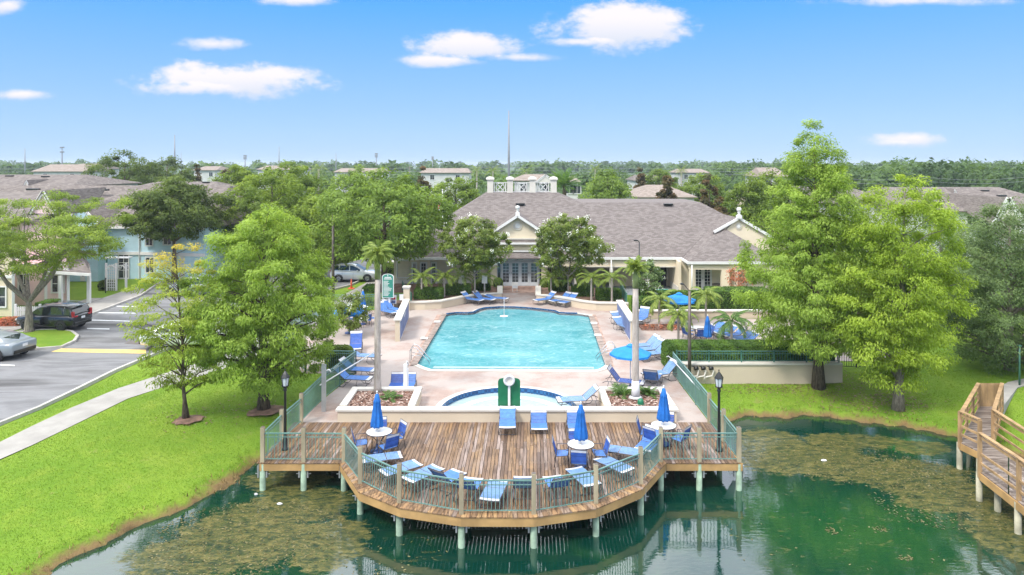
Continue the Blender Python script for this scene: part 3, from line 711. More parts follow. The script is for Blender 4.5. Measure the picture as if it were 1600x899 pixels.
pathwall('retaining_wall', 'long cream retaining wall with pipes on it above the lakeside lawn', b_, .80+.0, .3, 1, z0=-.25, capw=.12, capth=.08)
sheet('bed_soil', [(q_[0]-.03,q_[1]+.2) for q_ in POOLWALL_L] + [(XA(784,60)-.2,60),(-9.9,60),(-9.9,51.2)], .42, M['soil'], 0)
sheet('bed_soil', [(XA(838,60)+.2,60)] + [(q_[0]+.03,q_[1]+.2) for q_ in POOLWALL_R] + [(8.3,57),(5,58.0)], .42, M['soil'], 0)
sheet('porch_paving', [(4.2,57.6),(8.3,57.3),(9.5,56.5),(22,55),(22,66),(-9.9,66),(-9.9,60.6),(4.2,60.6)], .008, M['porchfloor'])
sheet('entrance_paving', [(XA(786,57.8),57.4),(XA(836,57.8),57.4),(XA(836,60.8),60.8),(XA(786,60.8),60.8)], .012, M['paver_d'])
t = thing('fountain_jet', 'thin white water jet rising at the far end of the pool', 'fountain', (XA(787.5,49.2),49.2,-.1))
bb = MB(); bb.tube([(0,0,0),(.01,0,.7),(0,0,1.35)],[.03,.022,.012],6); bb.build('water_column', M['whitestrap'], t); bb = MB(); bb.lathe([(.0,.02),(.22,.012),(.3,.0)],14); bb.build('splash', M['whitestrap'], t)
for pts in ([(741,489.6),(758,483.6),(781,482.2),(781,483.6),(760,485.2),(744,490.8)], [(866,488),(850,486.2),(829,484),(829,485.4),(849,487.8),(864,489.6)], [(676,575.4),(928,576.4),(928,573.6),(678,572.8)]):
    bb = MB(); pp = P2(pts, -.1); ar = sum(pp[i][0]*pp[(i+1)%len(pp)][1]-pp[(i+1)%len(pp)][0]*pp[i][1] for i in range(len(pp))); bb.prism(pp if ar > 0 else pp[::-1], None, -.094); bb.build('step_edge', M['spawater'], pool, True)
# ------------------------------------------------------------------ timber lake deck
BACK = 28.66
OUT = P2([(530,723.5),(560,769),(624,794),(720,808.5),(834,809),(932,795),(1003,765),(1041,723.5)])
wingL0, wingR1 = tuple(G(405,723.5)[:2]), tuple(G(1161,723.5)[:2])
WF = OUT[0][1]
deck = thing('lake_deck', 'brown timber deck with rounded front standing over the water on green piles', 'deck', (0,25,0))
ctr = Vector((-.3, 26.0))
def insetpt(i, d):
    a = Vector(OUT[max(i-1,0)]); c = Vector(OUT[min(i+1,len(OUT)-1)]); t = (c-a).normalized(); nrm = Vector((-t.y, t.x)); p = Vector(OUT[i])
    return tuple(p + nrm*d)
INN = [insetpt(i,.46) for i in range(len(OUT))]
INN[0] = (OUT[0][0]+.05, OUT[0][1]+.25); INN[-1] = (OUT[-1][0]-.05, OUT[-1][1]+.25)
def yfront(x, line):
    if x <= line[0][0] or x >= line[-1][0]: return WF
    for a, c in zip(line, line[1:]):
        if a[0] <= x <= c[0]: return a[1] + (c[1]-a[1])*(x-a[0])/(c[0]-a[0])
    return WF
SK = 0.030
def board_pts(x0, x1, y0, y1, z, L=None, sk=SK):
    def q(x, y): return (x + sk*(y-BACK), y)
    return [q(x0,y0), q(x1,y0), q(x1,y1), q(x0,y1)]
def add_board(mb, P, z, th=.035):
    mb.add([(p[0],p[1],z-th) for p in P] + [(p[0],p[1],z) for p in P], [(3,2,1,0),(4,5,6,7),(0,1,5,4),(1,2,6,5),(2,3,7,6),(3,0,4,7)])
pitch = .125; x = wingL0[0]+.02; side = MB(); cols = []
while x < wingR1[0] - .05:
    x1 = x + pitch - .015; xm = (x+x1)/2
    yf = max(yfront(x - .1*0 , INN), yfront(x1, INN)) if OUT[0][0] < xm < OUT[-1][0] else WF
    # the skewed board meets the front edge at a slightly shifted x
    yf = yfront(xm + SK*(yf-BACK), INN) if OUT[0][0]+.2 < xm < OUT[-1][0]-.2 else WF
    cols.append((x, x1, yf)); x += pitch
nb = 0
cols_sorted = sorted(range(len(cols)), key=lambda i: abs((cols[i][0]+cols[i][1])/2 + .2))
big = set(cols_sorted[:62])
for i, (x0, x1, yf) in enumerate(cols):
    cuts = [yf, BACK]; L = BACK-yf
    n3_ = 3 if L > 3 else 2
    cuts = [yf] + [yf + L*(k_+random.uniform(-.32,.32))/n3_ for k_ in range(1, n3_)] + [BACK]
    for a, c in zip(cuts, cuts[1:]):
        z = random.uniform(-.004,.002); Pq = board_pts(x0, x1, a+.003, c-.003, z)
        if i in big:
            bb = MB(); add_board(bb, Pq, z); bb.a = [random.random()]*6; bb.build('board', M['deck'], deck, True); nb += 1
        else:
            add_board(side, Pq, z); side.a = (side.a or []) + [random.random()]*6
o = side.build('side_boards', M['deck'], deck, True); tag(o, kind='stuff')
# radial edge boards round the curved front
def lerp(a, b, t): return (a[0]+(b[0]-a[0])*t, a[1]+(b[1]-a[1])*t)
for i in range(len(OUT)-1):
    L = (Vector(OUT[i+1])-Vector(OUT[i])).length; n = max(2, round(L/.155))
    for k in range(n):
        t0, t1 = k/n, (k+.93)/n
        Pq = [lerp(OUT[i],OUT[i+1],t0), lerp(OUT[i],OUT[i+1],t1), lerp(INN[i],INN[i+1],t1), lerp(INN[i],INN[i+1],t0)]
        bb = MB(); z = .004+random.uniform(0,.004); add_board(bb, Pq, z); bb.a = [random.random()]*6; bb.build('board', M['deck_edge'], deck, True); nb += 1
# fascia beams
EDGE = [(wingL0[0]-.03,BACK), wingL0, OUT[0]] + OUT[1:] + [wingR1, (wingR1[0]+.03-.12,BACK)]
for a, c in zip(EDGE, EDGE[1:]):
    d = (Vector(c)-Vector(a)).normalized(); nrm = Vector((d.y,-d.x))*-.07 if False else Vector((-d.y,d.x))*.05
    bb = MB(); bb.bar((a[0]+nrm.x,a[1]+nrm.y,-.165),(c[0]+nrm.x,c[1]+nrm.y,-.165),.06,.25); bb.build('fascia', M['fascia'], deck, True)
for yb in (21.9, 23.4, 25.2, 27.0):
    xa = [p[0] for p in OUT if p[1] < yb]; 
    x0, x1 = (min(xa)+.4, max(xa)-.4) if yb < WF and xa else (wingL0[0]+.1, wingR1[0]-.1)
    bb = MB(); bb.box(((x0+x1)/2,yb,-.26),(x1-x0,.1,.2)); bb.build('joist', M['post'], deck, True)
POSTS = P2([(410.5,721.5),(474.5,721.5),(537.5,722),(563,755),(624,785.5),(721,803),(834,803),(931,786.5),(1001,756),(1032.5,721.5),(1092.5,721.5),(1154.5,721.5)])
PIL = [tuple(p) for p in POSTS] + [(p[0]*.96,p[1]+2.2) for p in POSTS[1:-1]] + [(POSTS[0][0],27.4),(POSTS[-1][0],27.2),(-4,27.3),(0,27.3),(4,27.3)]
for i, p in enumerate(PIL):
    bb = MB(); bb.tube([(p[0],p[1],-2.6),(p[0],p[1],-.06)], .105, 10)
    pl = bb.build('pile', M['pile'], deck, True)
    if i < 12:
        for sx in (-1,1):
            bb = MB(); bb.box((p[0]+sx*.15,p[1]+.02,-.34),(.05,.14,.42)); bb.bar((p[0]+sx*.15,p[1],-.42),(p[0]+sx*.26,p[1],-.42),.025,.025); bb.build('bracket', M['galv'], deck, True)
# railing
def rail_run(par, a, c, h=1.0, z=0.0, mat='railgreen', sp=.115, z2=None):
    z2 = z if z2 is None else z2
    A = Vector((a[0],a[1],z)); C_ = Vector((c[0],c[1],z2)); d = C_-A; L = d.length
    for nm, hh, w, t in (('top_rail',h,.05,.035),('mid_rail',h-.13,.03,.025),('bottom_rail',.10,.03,.025)):
        bb = MB(); bb.bar(A+Vector((0,0,hh)), C_+Vector((0,0,hh)), w, t); bb.build(nm, M[mat], par, True)
    bb = MB(); n = max(1, int(L/sp))
    for k in range(n):
        p = A + d*((k+.5)/n); bb.box((p.x,p.y,p.z+(h+.10)/2),(.018,.018,h-.10), math.atan2(d.y,d.x))
    tag(bb.build('balusters', M[mat], par, True), kind='stuff')
rail = thing('deck_railing', 'green metal railing between pine posts around the rounded front of the timber deck', 'railing', (0,21,0))
LB = (XA(466,BACK-.1)+.12,BACK-.1); LM = (XA(438,26.6)+.02,26.7); RB = (XA(1113,BACK-.1)-.12,BACK-.1); RM=(XA(1134,26.6)-.05,26.7)
allp = [LB, LM] + POSTS + [RM, RB]
for p in allp:
    bb = MB(); bb.box((p[0],p[1],.60),(.135,.135,1.24),bev=.012)
    ps = bb.build('post', M['post'], rail, True)
    bb = MB(); bb.box((p[0],p[1],1.222),(.12,.12,.006)); bb.build('end_grain', M['pole'], ps).location = tuple(-v for v in rail.location)
for a, c in zip(allp, allp[1:]): rail_run(rail, a, c)
# side fences of the pool terrace
def fence(label, pts, h=1.12, z=0.0, sp=.10, post_every=2.2, mat='greenmetal', group=None):
    t = thing('metal_fence', label, 'fence', (pts[0][0],pts[0][1],z), group=group)
    for a, c in zip(pts, pts[1:]):
        rail_run(t, a, c, h, z, mat, sp); A, C_ = Vector(a[:2]), Vector(c[:2]); L = (C_-A).length; n = max(1, round(L/post_every))
        for k in range(n+1):
            p = A + (C_-A)*k/n; bb = MB(); bb.box((p.x,p.y,z+h/2+.02),(.05,.05,h+.06)); bb.build('post', M[mat], t, True)
    return t
fence('green metal fence running back from the deck along the left side of the pool terrace', [LB, tuple(G(503,627)[:2]), tuple(G(556,584)[:2]), (-10.4,35.5),(-13.3,40.1),(-13.3,50.5),(-7.6,50.9)], mat='railgreen')
fence('green metal fence running back from the deck along the right side of the pool terrace', [RB, tuple(G(1052,586.5)[:2])], mat='railgreen')
fence('low green metal fence standing on the long retaining wall in front of the clipped hedge', [(8.2,35.1),(16.3,35.1)], .56, .62, .13, 1.6)
fence('short green fence at the end of the curved wall behind the tall right palm', [(8.25,50.6),(8.55,55.5)], 1.1, .1)
fence('dark green fence beside the tan wall near the rules board', [(-7.3,51.2),(-8.8,56.5)], 1.1, .0)
def pillar(label, px, py, hpx, w):
    p = G(px,py); h = hpx*p.y/F; t = thing('wall_pillar', label, 'pillar', tuple(p))
    bb = MB(); bb.box((0,0,h/2),(w,w,h)); bb.build('shaft', M['wallcream'], t)
    bb = MB(); bb.box((0,0,h+.04),(w+.14,w+.14,.1),bev=.01); bb.box((0,0,h-.05),(w+.06,w+.06,.05)); bb.build('cap', M['cap'], t)
pillar('cream gate pillar with white cap at the left end of the curved garden wall', 635.5, 485, 36, .42)
# white braces and slanted white sheet under the right wing
b = MB(); b.xz([(XA(1128,25.6),-.3),(XA(1146,25.6),-.3),(XA(1151,25.6),-1.05),(XA(1147,25.6),-1.05)], 25.6, 25.64)
tag(b.build('white_board', M['white']), 'slanted white board hanging under the right wing of the timber deck', 'board')
# lamp posts of the deck
def garden_lamp(x, y, z, label):
    t = thing('lamp_post', label, 'lamp post', (x,y,z), group='black lantern posts at the deck')
    bb = MB(); bb.lathe([(.0,0),(.13,0),(.13,.05),(.09,.08),(.09,.38),(.065,.44),(.055,.5),(.047,2.15),(.075,2.2),(.06,2.25),(.05,2.3)],12); bb.build('post', M['black'], t)
    bb = MB(); bb.lathe([(.05,2.28),(.10,2.32),(.155,2.36)],6,smooth=False)
    for k in range(6):
        a = k*PI/3; bb.bar((.105*math.cos(a),.105*math.sin(a),2.34),(.15*math.cos(a),.15*math.sin(a),2.66),.014,.014)
    bb.lathe([(.17,2.66),(.17,2.68),(.10,2.80),(.04,2.88),(.018,2.9),(.025,2.95),(.0,3.0)],6,smooth=False); bb.build('lantern_frame', M['black'], t)
    bb = MB(); bb.lathe([(.0,2.36),(.095,2.36),(.138,2.655),(.0,2.66)],6,smooth=False); bb.build('glass', M['lampglass'], t)
    return t
m_, nt = newmat('frosted lantern glass'); out(nt, bsdf(nt, (.55,.6,.62), .12, spec=.7)); M['lampglass'] = m_
garden_lamp(XA(445.5,24.75+1.15), 25.9, 0, 'black lantern post rising through the left wing of the timber deck')
garden_lamp(XA(1124,24.75+1.0), 25.8, 0, 'black lantern post rising through the right wing of the timber deck')
# ------------------------------------------------------------------ foliage: thousands of small leaf faces gathered in clumps
def leaves_mesh(name, C, size, aspect, mat, up=0.35, outv=None, droop=0.0, tint=None, seed=0):
    "C: (n,3) leaf centres; one folded leaf = one 4-sided face"
    g = np.random.default_rng(seed); n = len(C)
    nrm = g.normal(size=(n,3)); nrm /= np.linalg.norm(nrm, axis=1)[:,None]
    nrm[:,2] = np.abs(nrm[:,2])*.6 + up
    if outv is not None: nrm += outv*0.7
    nrm /= np.linalg.norm(nrm, axis=1)[:,None]
    a = g.normal(size=(n,3)); 
    if outv is not None: a = a*.6 + outv*.9
    a[:,2] -= droop
    a -= nrm*np.sum(a*nrm,axis=1)[:,None]; a /= np.linalg.norm(a,axis=1)[:,None]+1e-9
    b = np.cross(nrm, a)
    sz = size*g.uniform(.6,1.35,n)[:,None]
    L = a*sz; Wd = b*sz*aspect
    V = np.stack([C-L, C-Wd+nrm*sz*.12, C+L, C+Wd-nrm*sz*.05], 1).reshape(-1,3).astype(np.float32)
    me = bpy.data.meshes.new(name)
    me.vertices.add(n*4); me.vertices.foreach_set('co', V.ravel())
    me.loops.add(n*4); me.loops.foreach_set('vertex_index', np.arange(n*4,dtype=np.int32))
    me.polygons.add(n); me.polygons.foreach_set('loop_start', np.arange(0,n*4,4,dtype=np.int32))
    t = g.uniform(0,1,n) if tint is None else np.clip(tint + g.uniform(-.16,.16,n), 0, 1)
    at = me.attributes.new('tint','FLOAT','FACE'); at.data.foreach_set('value', t.astype(np.float32))
    me.materials.append(mat); me.update(); return me

def crown_pts(prof, z0, z1, rx, ry, nclump, rc, nleaf, seed, lobes=5, lob=.25, lean=(0,0), inner=.35, flat=.7, tiers=0, droop=0.0, gap=0.0):
    """clump centres inside an uneven envelope. prof: list of (t, r) from crown base to tip."""
    g = np.random.default_rng(seed); cs = []; ts = np.array([p[0] for p in prof]); rs = np.array([p[1] for p in prof])
    ph = g.uniform(0, 6.28, (lobes, 2)); fr = g.integers(2, 6, lobes); fz = g.uniform(2, 9, lobes)
    w = np.interp(np.linspace(0,1,200), ts, rs); cdf = np.cumsum(w**1.4+.02); cdf /= cdf[-1]
    while len(cs) < nclump:
        t = np.interp(g.uniform(), cdf, np.linspace(0,1,200)); a = g.uniform(0, 2*PI)
        r = np.interp(t, ts, rs)
        mod = 1 + lob*sum(math.sin(fr[k]*a + ph[k,0] + fz[k]*t) for k in range(lobes))/lobes*1.8
        q = 1 - (1-inner)*g.uniform()**1.8 if inner < 1 else 1
        if tiers:
            tt = t*tiers; t = (math.floor(tt) + .5 + (tt-math.floor(tt)-.5)*.45)/tiers
        R_ = r*mod*q
        if gap and math.sin(3*a+7*t*3+ph[0,1])*math.sin(5*t*4-2*a+ph[1,1]) > gap: continue
        cs.append((rx*R_*math.cos(a)+lean[0]*t, ry*R_*math.sin(a)+lean[1]*t, z0+(z1-z0)*t - droop*(R_**2), q, a, t))
    cs = np.array(cs); n = len(cs)
    per = np.maximum(4, (nleaf/n*g.uniform(.55,1.45,n))).astype(int); id_ = np.repeat(np.arange(n), per); m = len(id_)
    rcl = rc*g.uniform(.6,1.4,n)
    d = g.normal(size=(m,3)); d /= np.linalg.norm(d,axis=1)[:,None]; rad = g.uniform(0,1,m)**.42
    d2 = d*rad[:,None]*rcl[id_][:,None]; d2[:,2] *= flat
    C = cs[id_,:3] + d2
    outv = C - np.array([[lean[0]*.5, lean[1]*.5, (z0+z1)/2]]); outv[:,2] *= .5; outv /= np.linalg.norm(outv,axis=1)[:,None]+1e-6
    outv = outv*.5 + d*.6
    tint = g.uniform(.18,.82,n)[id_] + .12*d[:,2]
    return cs, C, outv, tint

def trunk_mesh(h, r0, r1, lean=(0,0), flare=1.6, seed=0, n=9, wob=.08, z0=-.15):
    g = random.Random(seed); pts = []; rs = []
    for i in range(9):
        t = i/8; pts.append((lean[0]*t + g.uniform(-wob,wob)*math.sin(t*PI)*h*.12, lean[1]*t + g.uniform(-wob,wob)*math.sin(t*PI)*h*.12, z0 + (h-z0)*t))
        rs.append((r0 + (r1-r0)*t)*(1 + (flare-1)*max(0, 1-t*7)**1.5))
    return pts, rs

TREES = []
def tree(label, X, Y, z, h, r_tr, crown, mat, barkm='bark', name='tree', cat='tree', clear=None, seed=1, nclump=160, rc=.55, nleaf=20000, leaf=.10,
         aspect=.4, limbs=26, tgrad=False, group=None, kinds=None, multi=0, split=.9, trunk_top=.9, flare=1.6, flowers=None, up=.35, ldroop=.2, leaf_name='crown', **cp):
    t = thing(name, label, cat, (X,Y,z), group=group)
    prof, zb, rx, ry = crown
    cs, C, outv, tint = crown_pts(prof, zb, h, rx, ry, nclump, rc, nleaf, seed, **cp)
    if tgrad: tt_ = (C[:,2]-zb)/(h-zb); tint = np.clip(.12+.42*np.clip(tt_,0,1)**1.2+.42*np.clip((tt_-.66)/.3,0,1)+(tint-.5)*.35, 0, 1)
    me = leaves_mesh('crown', C, leaf, aspect, M[mat], up=up, outv=outv, droop=ldroop, tint=tint, seed=seed)
    link(leaf_name, me, t)
    lean = cp.get('lean', (0,0)); bb = MB(); g = random.Random(seed)
    pts, rs = trunk_mesh(h*trunk_top if not multi else zb*split, r_tr, r_tr*.12 if not multi else r_tr*.55, (lean[0]*trunk_top,lean[1]*trunk_top) if not multi else (0,0), flare, seed)
    bb.tube(pts, rs, 10); bb.build('trunk', M[barkm], t)
    lm = MB(); order = list(range(len(cs))); g.shuffle(order)
    if multi:
        tips = []
        for k in range(multi):
            a = 2*PI*k/multi + g.uniform(-.4,.4); base = Vector(pts[-1]); rr = rx*.45
            e = Vector((rr*math.cos(a), ry*.45*math.sin(a), zb + (h-zb)*g.uniform(.15,.4)))
            mid = base.lerp(e,.45) + Vector((math.cos(a)*.25, math.sin(a)*.25, -.1*h*.1)); 
            lm.tube([base-Vector((0,0,.15)), mid, e], [r_tr*.5, r_tr*.36, r_tr*.2], 7, False); tips.append(e)
        for i in order[:limbs]:
            c = Vector(cs[i,:3]); e = min(tips, key=lambda q: (q-c).length); m2 = e.lerp(c,.5)+Vector((0,0,-.05*h*.2))
            lm.tube([e, m2, c], [r_tr*.16, r_tr*.09, .012], 5, False)
    else:
        for i in order[:limbs]:
            c = Vector(cs[i,:3]); zt = max(zb*.75, c.z - (Vector((c.x,c.y)).length)*.55); zt = min(zt, h*trunk_top*.97); tt = max(0,min(1,zt/(h*trunk_top)))
            p0 = Vector((lean[0]*trunk_top*tt, lean[1]*trunk_top*tt, zt)); r_ = max(.015, r_tr*(1-tt)*.42+.012); m2 = p0.lerp(c,.5)+Vector((0,0,.08*(c-p0).length))
            lm.tube([p0, m2, c], [r_, r_*.6, .01], 5, False)
    lm.build('limbs', M[barkm], t)
    if flowers:
        fm, nf, fs = flowers; g2 = np.random.default_rng(seed+5); sel = g2.choice(len(cs), min(nf, len(cs)), replace=False); FC = []
        for i in sel:
            d = cs[i,:3] - np.array([0,0,zb+(h-zb)*.4]); d /= np.linalg.norm(d)+1e-6; c0 = cs[i,:3] + d*rc*.75
            FC.append(c0 + g2.normal(size=(18,3))*fs)
        FC = np.concatenate(FC); link('blossoms', leaves_mesh('blossoms', FC, .045, .8, M[fm], seed=seed), t)
    return t
EGG = [(0,.45),(.12,.85),(.3,1),(.55,.92),(.75,.68),(.9,.38),(1,.1)]
DOME = [(0,.55),(.15,.9),(.35,1),(.6,.9),(.8,.66),(.93,.36),(1,.12)]
UMB = [(0,.35),(.2,.8),(.45,1),(.7,.9),(.88,.6),(1,.2)]
CONE = [(0,.5),(.08,.9),(.22,1),(.4,.86),(.55,.68),(.7,.47),(.85,.27),(.95,.12),(1,.03)]
def mulchring(par, r, z=.03):
    V = [(0,0,z+.05)]; n = 22
    for k in range(n): a = 2*PI*k/n; q = r*random.uniform(.85,1.1); V.append((q*math.cos(a), q*.9*math.sin(a), z-.03))
    bb = MB(); bb.add(V, [(0,1+k,1+(k+1)%n) for k in range(n)], True); bb.build('mulch_ring', M['soil'], par)

# --- foreground and middle trees
p = GG(412,640); s = p.y/F
t = tree('broad bright green cypress in a mulch ring on the left lawn beside the pool fence', p.x,p.y,p.z, (640-322)*s*.99, .22, ([(0,.5),(.1,.82),(.25,1),(.5,.98),(.7,.86),(.85,.62),(.95,.35),(1,.12)], 1.15, 3.0, 2.9), 'cypress', name='cypress_tree', seed=3,
     nclump=520, rc=.44, nleaf=105000, leaf=.07, aspect=.30, limbs=60, lob=.2, inner=.25, flat=.66, ldroop=1.0, flare=1.5); mulchring(t, .95)
p = GG(291,655); s = p.y/F
t = tree('slender sparse cypress with yellow orange top on the left lawn', p.x,p.y,p.z, (655-372)*s, .085, ([(0,.25),(.1,.6),(.3,.85),(.5,1),(.7,.8),(.85,.5),(1,.12)], 1.0, 2.15, 2.0), 'cypress_thin', name='cypress_tree', seed=8, tgrad=True,
     nclump=160, rc=.42, nleaf=14500, leaf=.07, aspect=.26, limbs=55, lob=.4, inner=.2, flat=.4, ldroop=.9, trunk_top=.98, flare=2.2, lean=(-.45,0), gap=.55); mulchring(t, .68)
p = GG(1279,606); s = p.y/F
t = tree('tallest bright green cypress with pointed top on the lakeside lawn', p.x,p.y,p.z, (606-190)*s, .25, ([(0,.55),(.07,.85),(.2,1),(.38,.88),(.5,.72),(.6,.60),(.7,.50),(.78,.40),(.86,.34),(.93,.24),(1,.05)], 1.9, 3.35, 3.1), 'cypress', name='cypress_tree', seed=21,
     nclump=680, rc=.46, nleaf=120000, leaf=.075, aspect=.30, limbs=90, lob=.26, inner=.25, flat=.66, ldroop=.9, flare=1.4, lean=(-.25,0))
p = GG(1403,644); s = p.y/F
t = tree('yellow green cypress with lumpy round crown nearest the right lake bank', p.x,p.y,p.z, (644-267)*s, .20, ([(0,.35),(.08,.7),(.2,.9),(.36,.98),(.52,1),(.65,.9),(.8,.62),(.92,.4),(1,.12)], 1.15, 2.4, 2.4), 'cypress_y', name='cypress_tree', seed=34,
     nclump=470, rc=.44, nleaf=90000, leaf=.07, aspect=.30, limbs=60, lob=.34, inner=.22, flat=.66, ldroop=1.0, flare=1.5, barkm='bark_g', lean=(.35,0))
# soft grey green oak filling the right edge
tree('large grey green oak at the right edge behind the boardwalk', XA(1578,36),36,0, 8.5, .2, (DOME, .3, 3.7, 3.4), 'greygreen', name='oak_tree', seed=41, nclump=560, rc=.5, nleaf=95000, leaf=.07, aspect=.3, limbs=80, inner=.3, lob=.22, barkm='bark_g', flat=.75)
tree('second grey green oak behind the yellow green cypress, its crown reaching down to the lawn', XA(1700,41),41,0, 9.4, .3, (DOME, .6, 4.2, 3.6), 'greygreen', name='oak_tree', seed=42, nclump=300, rc=.6, nleaf=38000, leaf=.08, aspect=.3, limbs=40, inner=.3, barkm='bark_g')
tree('dark oak in the shade between the two right hand cypresses', XA(1345,45),45,0, 7.0, .25, (DOME, 2.2, 3.6, 3.0), 'oak_l', name='oak_tree', seed=43, nclump=200, rc=.6, nleaf=20000, leaf=.11, limbs=30)
tree('tall grey green oak in front of the grey roofed row, behind the yellow green cypress', XA(1470,48),48,0, 7.6, .25, (DOME, .5, 3.6, 3.2), 'greygreen', name='oak_tree', seed=44, nclump=300, rc=.6, nleaf=36000, leaf=.09, aspect=.3, limbs=30, inner=.3, barkm='bark_g')
# street tree at the left edge
p = GG(45,521); s = p.y/F
tree('multi stemmed spreading street tree with grey trunk on the small grass island', p.x,p.y,.1, (521-305)*s, .27, (UMB, (521-430)*s, 5.0, 3.8), 'street', name='street_tree', seed=51,
     nclump=230, rc=.60, nleaf=38000, leaf=.09, aspect=.28, limbs=110, multi=7, split=.55, barkm='bark_g', lob=.55, inner=.3, flat=.45, lean=(1.6,0), gap=.35)
# dark evergreen before the blue house
tree('dark dense oak standing in front of the blue house', XA(272,63),63,0, ZA(282,63), .24, (DOME, 4.2, 4.2, 3.6), 'oak', name='oak_tree', seed=61, nclump=260, rc=.7, nleaf=30000, leaf=.13, limbs=60, multi=5, lob=.25)
mids = [ # label, px, D, top px, half width px, base z of crown, mat, seed, leaf
 ('mid green oak behind the big cypress, left of the street light', 425, 70, 262, 92, 1.6, 'oak_l', 71),
 ('large spreading light green tree left of the clubhouse roof', 600, 56, 266, 104, 3.3, 'elm', 72),
 ('shady green tree behind the tall street light', 500, 64, 300, 62, 1.2, 'oak_l', 73),
 ('dense green tree between the flagpole and the clubhouse balustrade', 712, 92, 274, 46, 1.5, 'oak_l', 74),
 ('bright green tree above the right half of the clubhouse roof', 950, 92, 268, 48, 1.5, 'elm', 75),
 ('green tree behind the right gable of the clubhouse', 1170, 80, 272, 38, 1.5, 'oak_l', 76),
 ('tall green oak behind the right gable, beside the first cypress', 1205, 90, 266, 36, 1.5, 'oak_l', 77),
 ('big dark oak far left beyond the house roofs', 195, 112, 236, 72, 1.8, 'oak', 78),
 ('oak beside the big dark oak beyond the house roofs', 262, 118, 247, 46, 1.8, 'oak', 79),
 ('round green tree behind the blue house roof ridge', 375, 96, 262, 50, 1.8, 'oak_l', 80),
 ('green oak rising behind the broad cypress and the parked cars', 455, 92, 250, 58, 1.8, 'oak_l', 81),
 ('olive green tree left of the dark reddish tree by the flagpole', 560, 100, 262, 50, 1.8, 'elm', 82),
 ('small round tree right of the clubhouse behind the tall cypress', 1095, 118, 268, 40, 1.5, 'oak_l', 83),
 ('low round tree beside the far white villa', 1030, 140, 266, 30, 1.5, 'oak_l', 84)]
for lb, px, D, top, hw, zb, mt, sd_ in mids:
    rx = hw*D/F
    tree(lb, XA(px,D), D, 0, ZA(top,D), .3, (DOME, zb, rx, rx*.85), mt, name='shade_tree', seed=sd_, nclump=int(150+hw*1.4), rc=.62+.002*D, nleaf=int(12000+hw*160), leaf=.11+D*.0006, limbs=24, lob=.25, inner=.35)
for lb, px, D, top, hw, sd_ in [('dark reddish magnolia left of the flagpole', 661, 98, 263, 22, 91), ('conical bronze leaved magnolia, left one above the clubhouse roof', 1042, 84, 273, 28, 92),
      ('conical bronze leaved magnolia with broad crown, right one above the clubhouse roof', 1108, 82, 274, 36, 93), ('bronze magnolia between the far white villa and the reddish pair', 1000, 120, 262, 14, 94),
      ('dark reddish magnolia left of the central oaks near the horizon', 354, 125, 256, 16, 95), ('dark reddish magnolia right of the big dark oaks', 308, 125, 257, 12, 96)]:
    rx = hw*D/F
    tree(lb, XA(px,D), D, 0, ZA(top,D), .2, (CONE, .8, rx, rx), 'magnolia', name='magnolia_tree', seed=sd_, nclump=120, rc=.5, nleaf=9000, leaf=.2, limbs=14, aspect=.5)
# crape myrtles flanking the entrance
tree('white flowering crape myrtle left of the clubhouse entrance', XA(742,53.5),53.5,.4, ZA(339,53.5)-.4, .09, (UMB, 2.1, 2.35, 2.1), 'myrtle', name='crape_myrtle', seed=101, nclump=190, rc=.42, nleaf=19000, leaf=.10, limbs=50, multi=6, flowers=('flower',55,.09), barkm='bark_g')
tree('white flowering crape myrtle right of the clubhouse entrance', XA(888,53.5),53.5,.4, ZA(336,53.5)-.4, .09, (UMB, 1.9, 2.7, 2.1), 'myrtle', name='crape_myrtle', seed=102, nclump=210, rc=.42, nleaf=21000, leaf=.10, limbs=50, multi=6, flowers=('flower',80,.09), barkm='bark_g')
tree('small flowering tree in front of the covered porch', XA(1013,51.5),51.5,.2, ZA(406,51.5)-.2, .07, (DOME, 1.1, 1.1, 1.0), 'greygreen', name='small_tree', seed=103, nclump=70, rc=.3, nleaf=4500, leaf=.09, limbs=40, multi=4, flowers=('flower',25,.08))
tree('small red flowering tree in front of the porch pillar', XA(1158,53.5),53.5,.2, ZA(414,53.5)-.2, .06, (DOME, .9, 1.0, .9), 'redflower', name='small_tree', seed=104, nclump=45, rc=.28, nleaf=900, leaf=.08, limbs=50, multi=4)
tree('white flowering shrub on the left edge of the terrace beside the cypress', XA(548,43),43,0, ZA(452,43), .06, (DOME, .6, 1.0, 1.0), 'myrtle', name='flowering_shrub', cat='shrub', seed=105, nclump=60, rc=.3, nleaf=4200, leaf=.08, limbs=30, multi=4, flowers=('flower',14,.06))

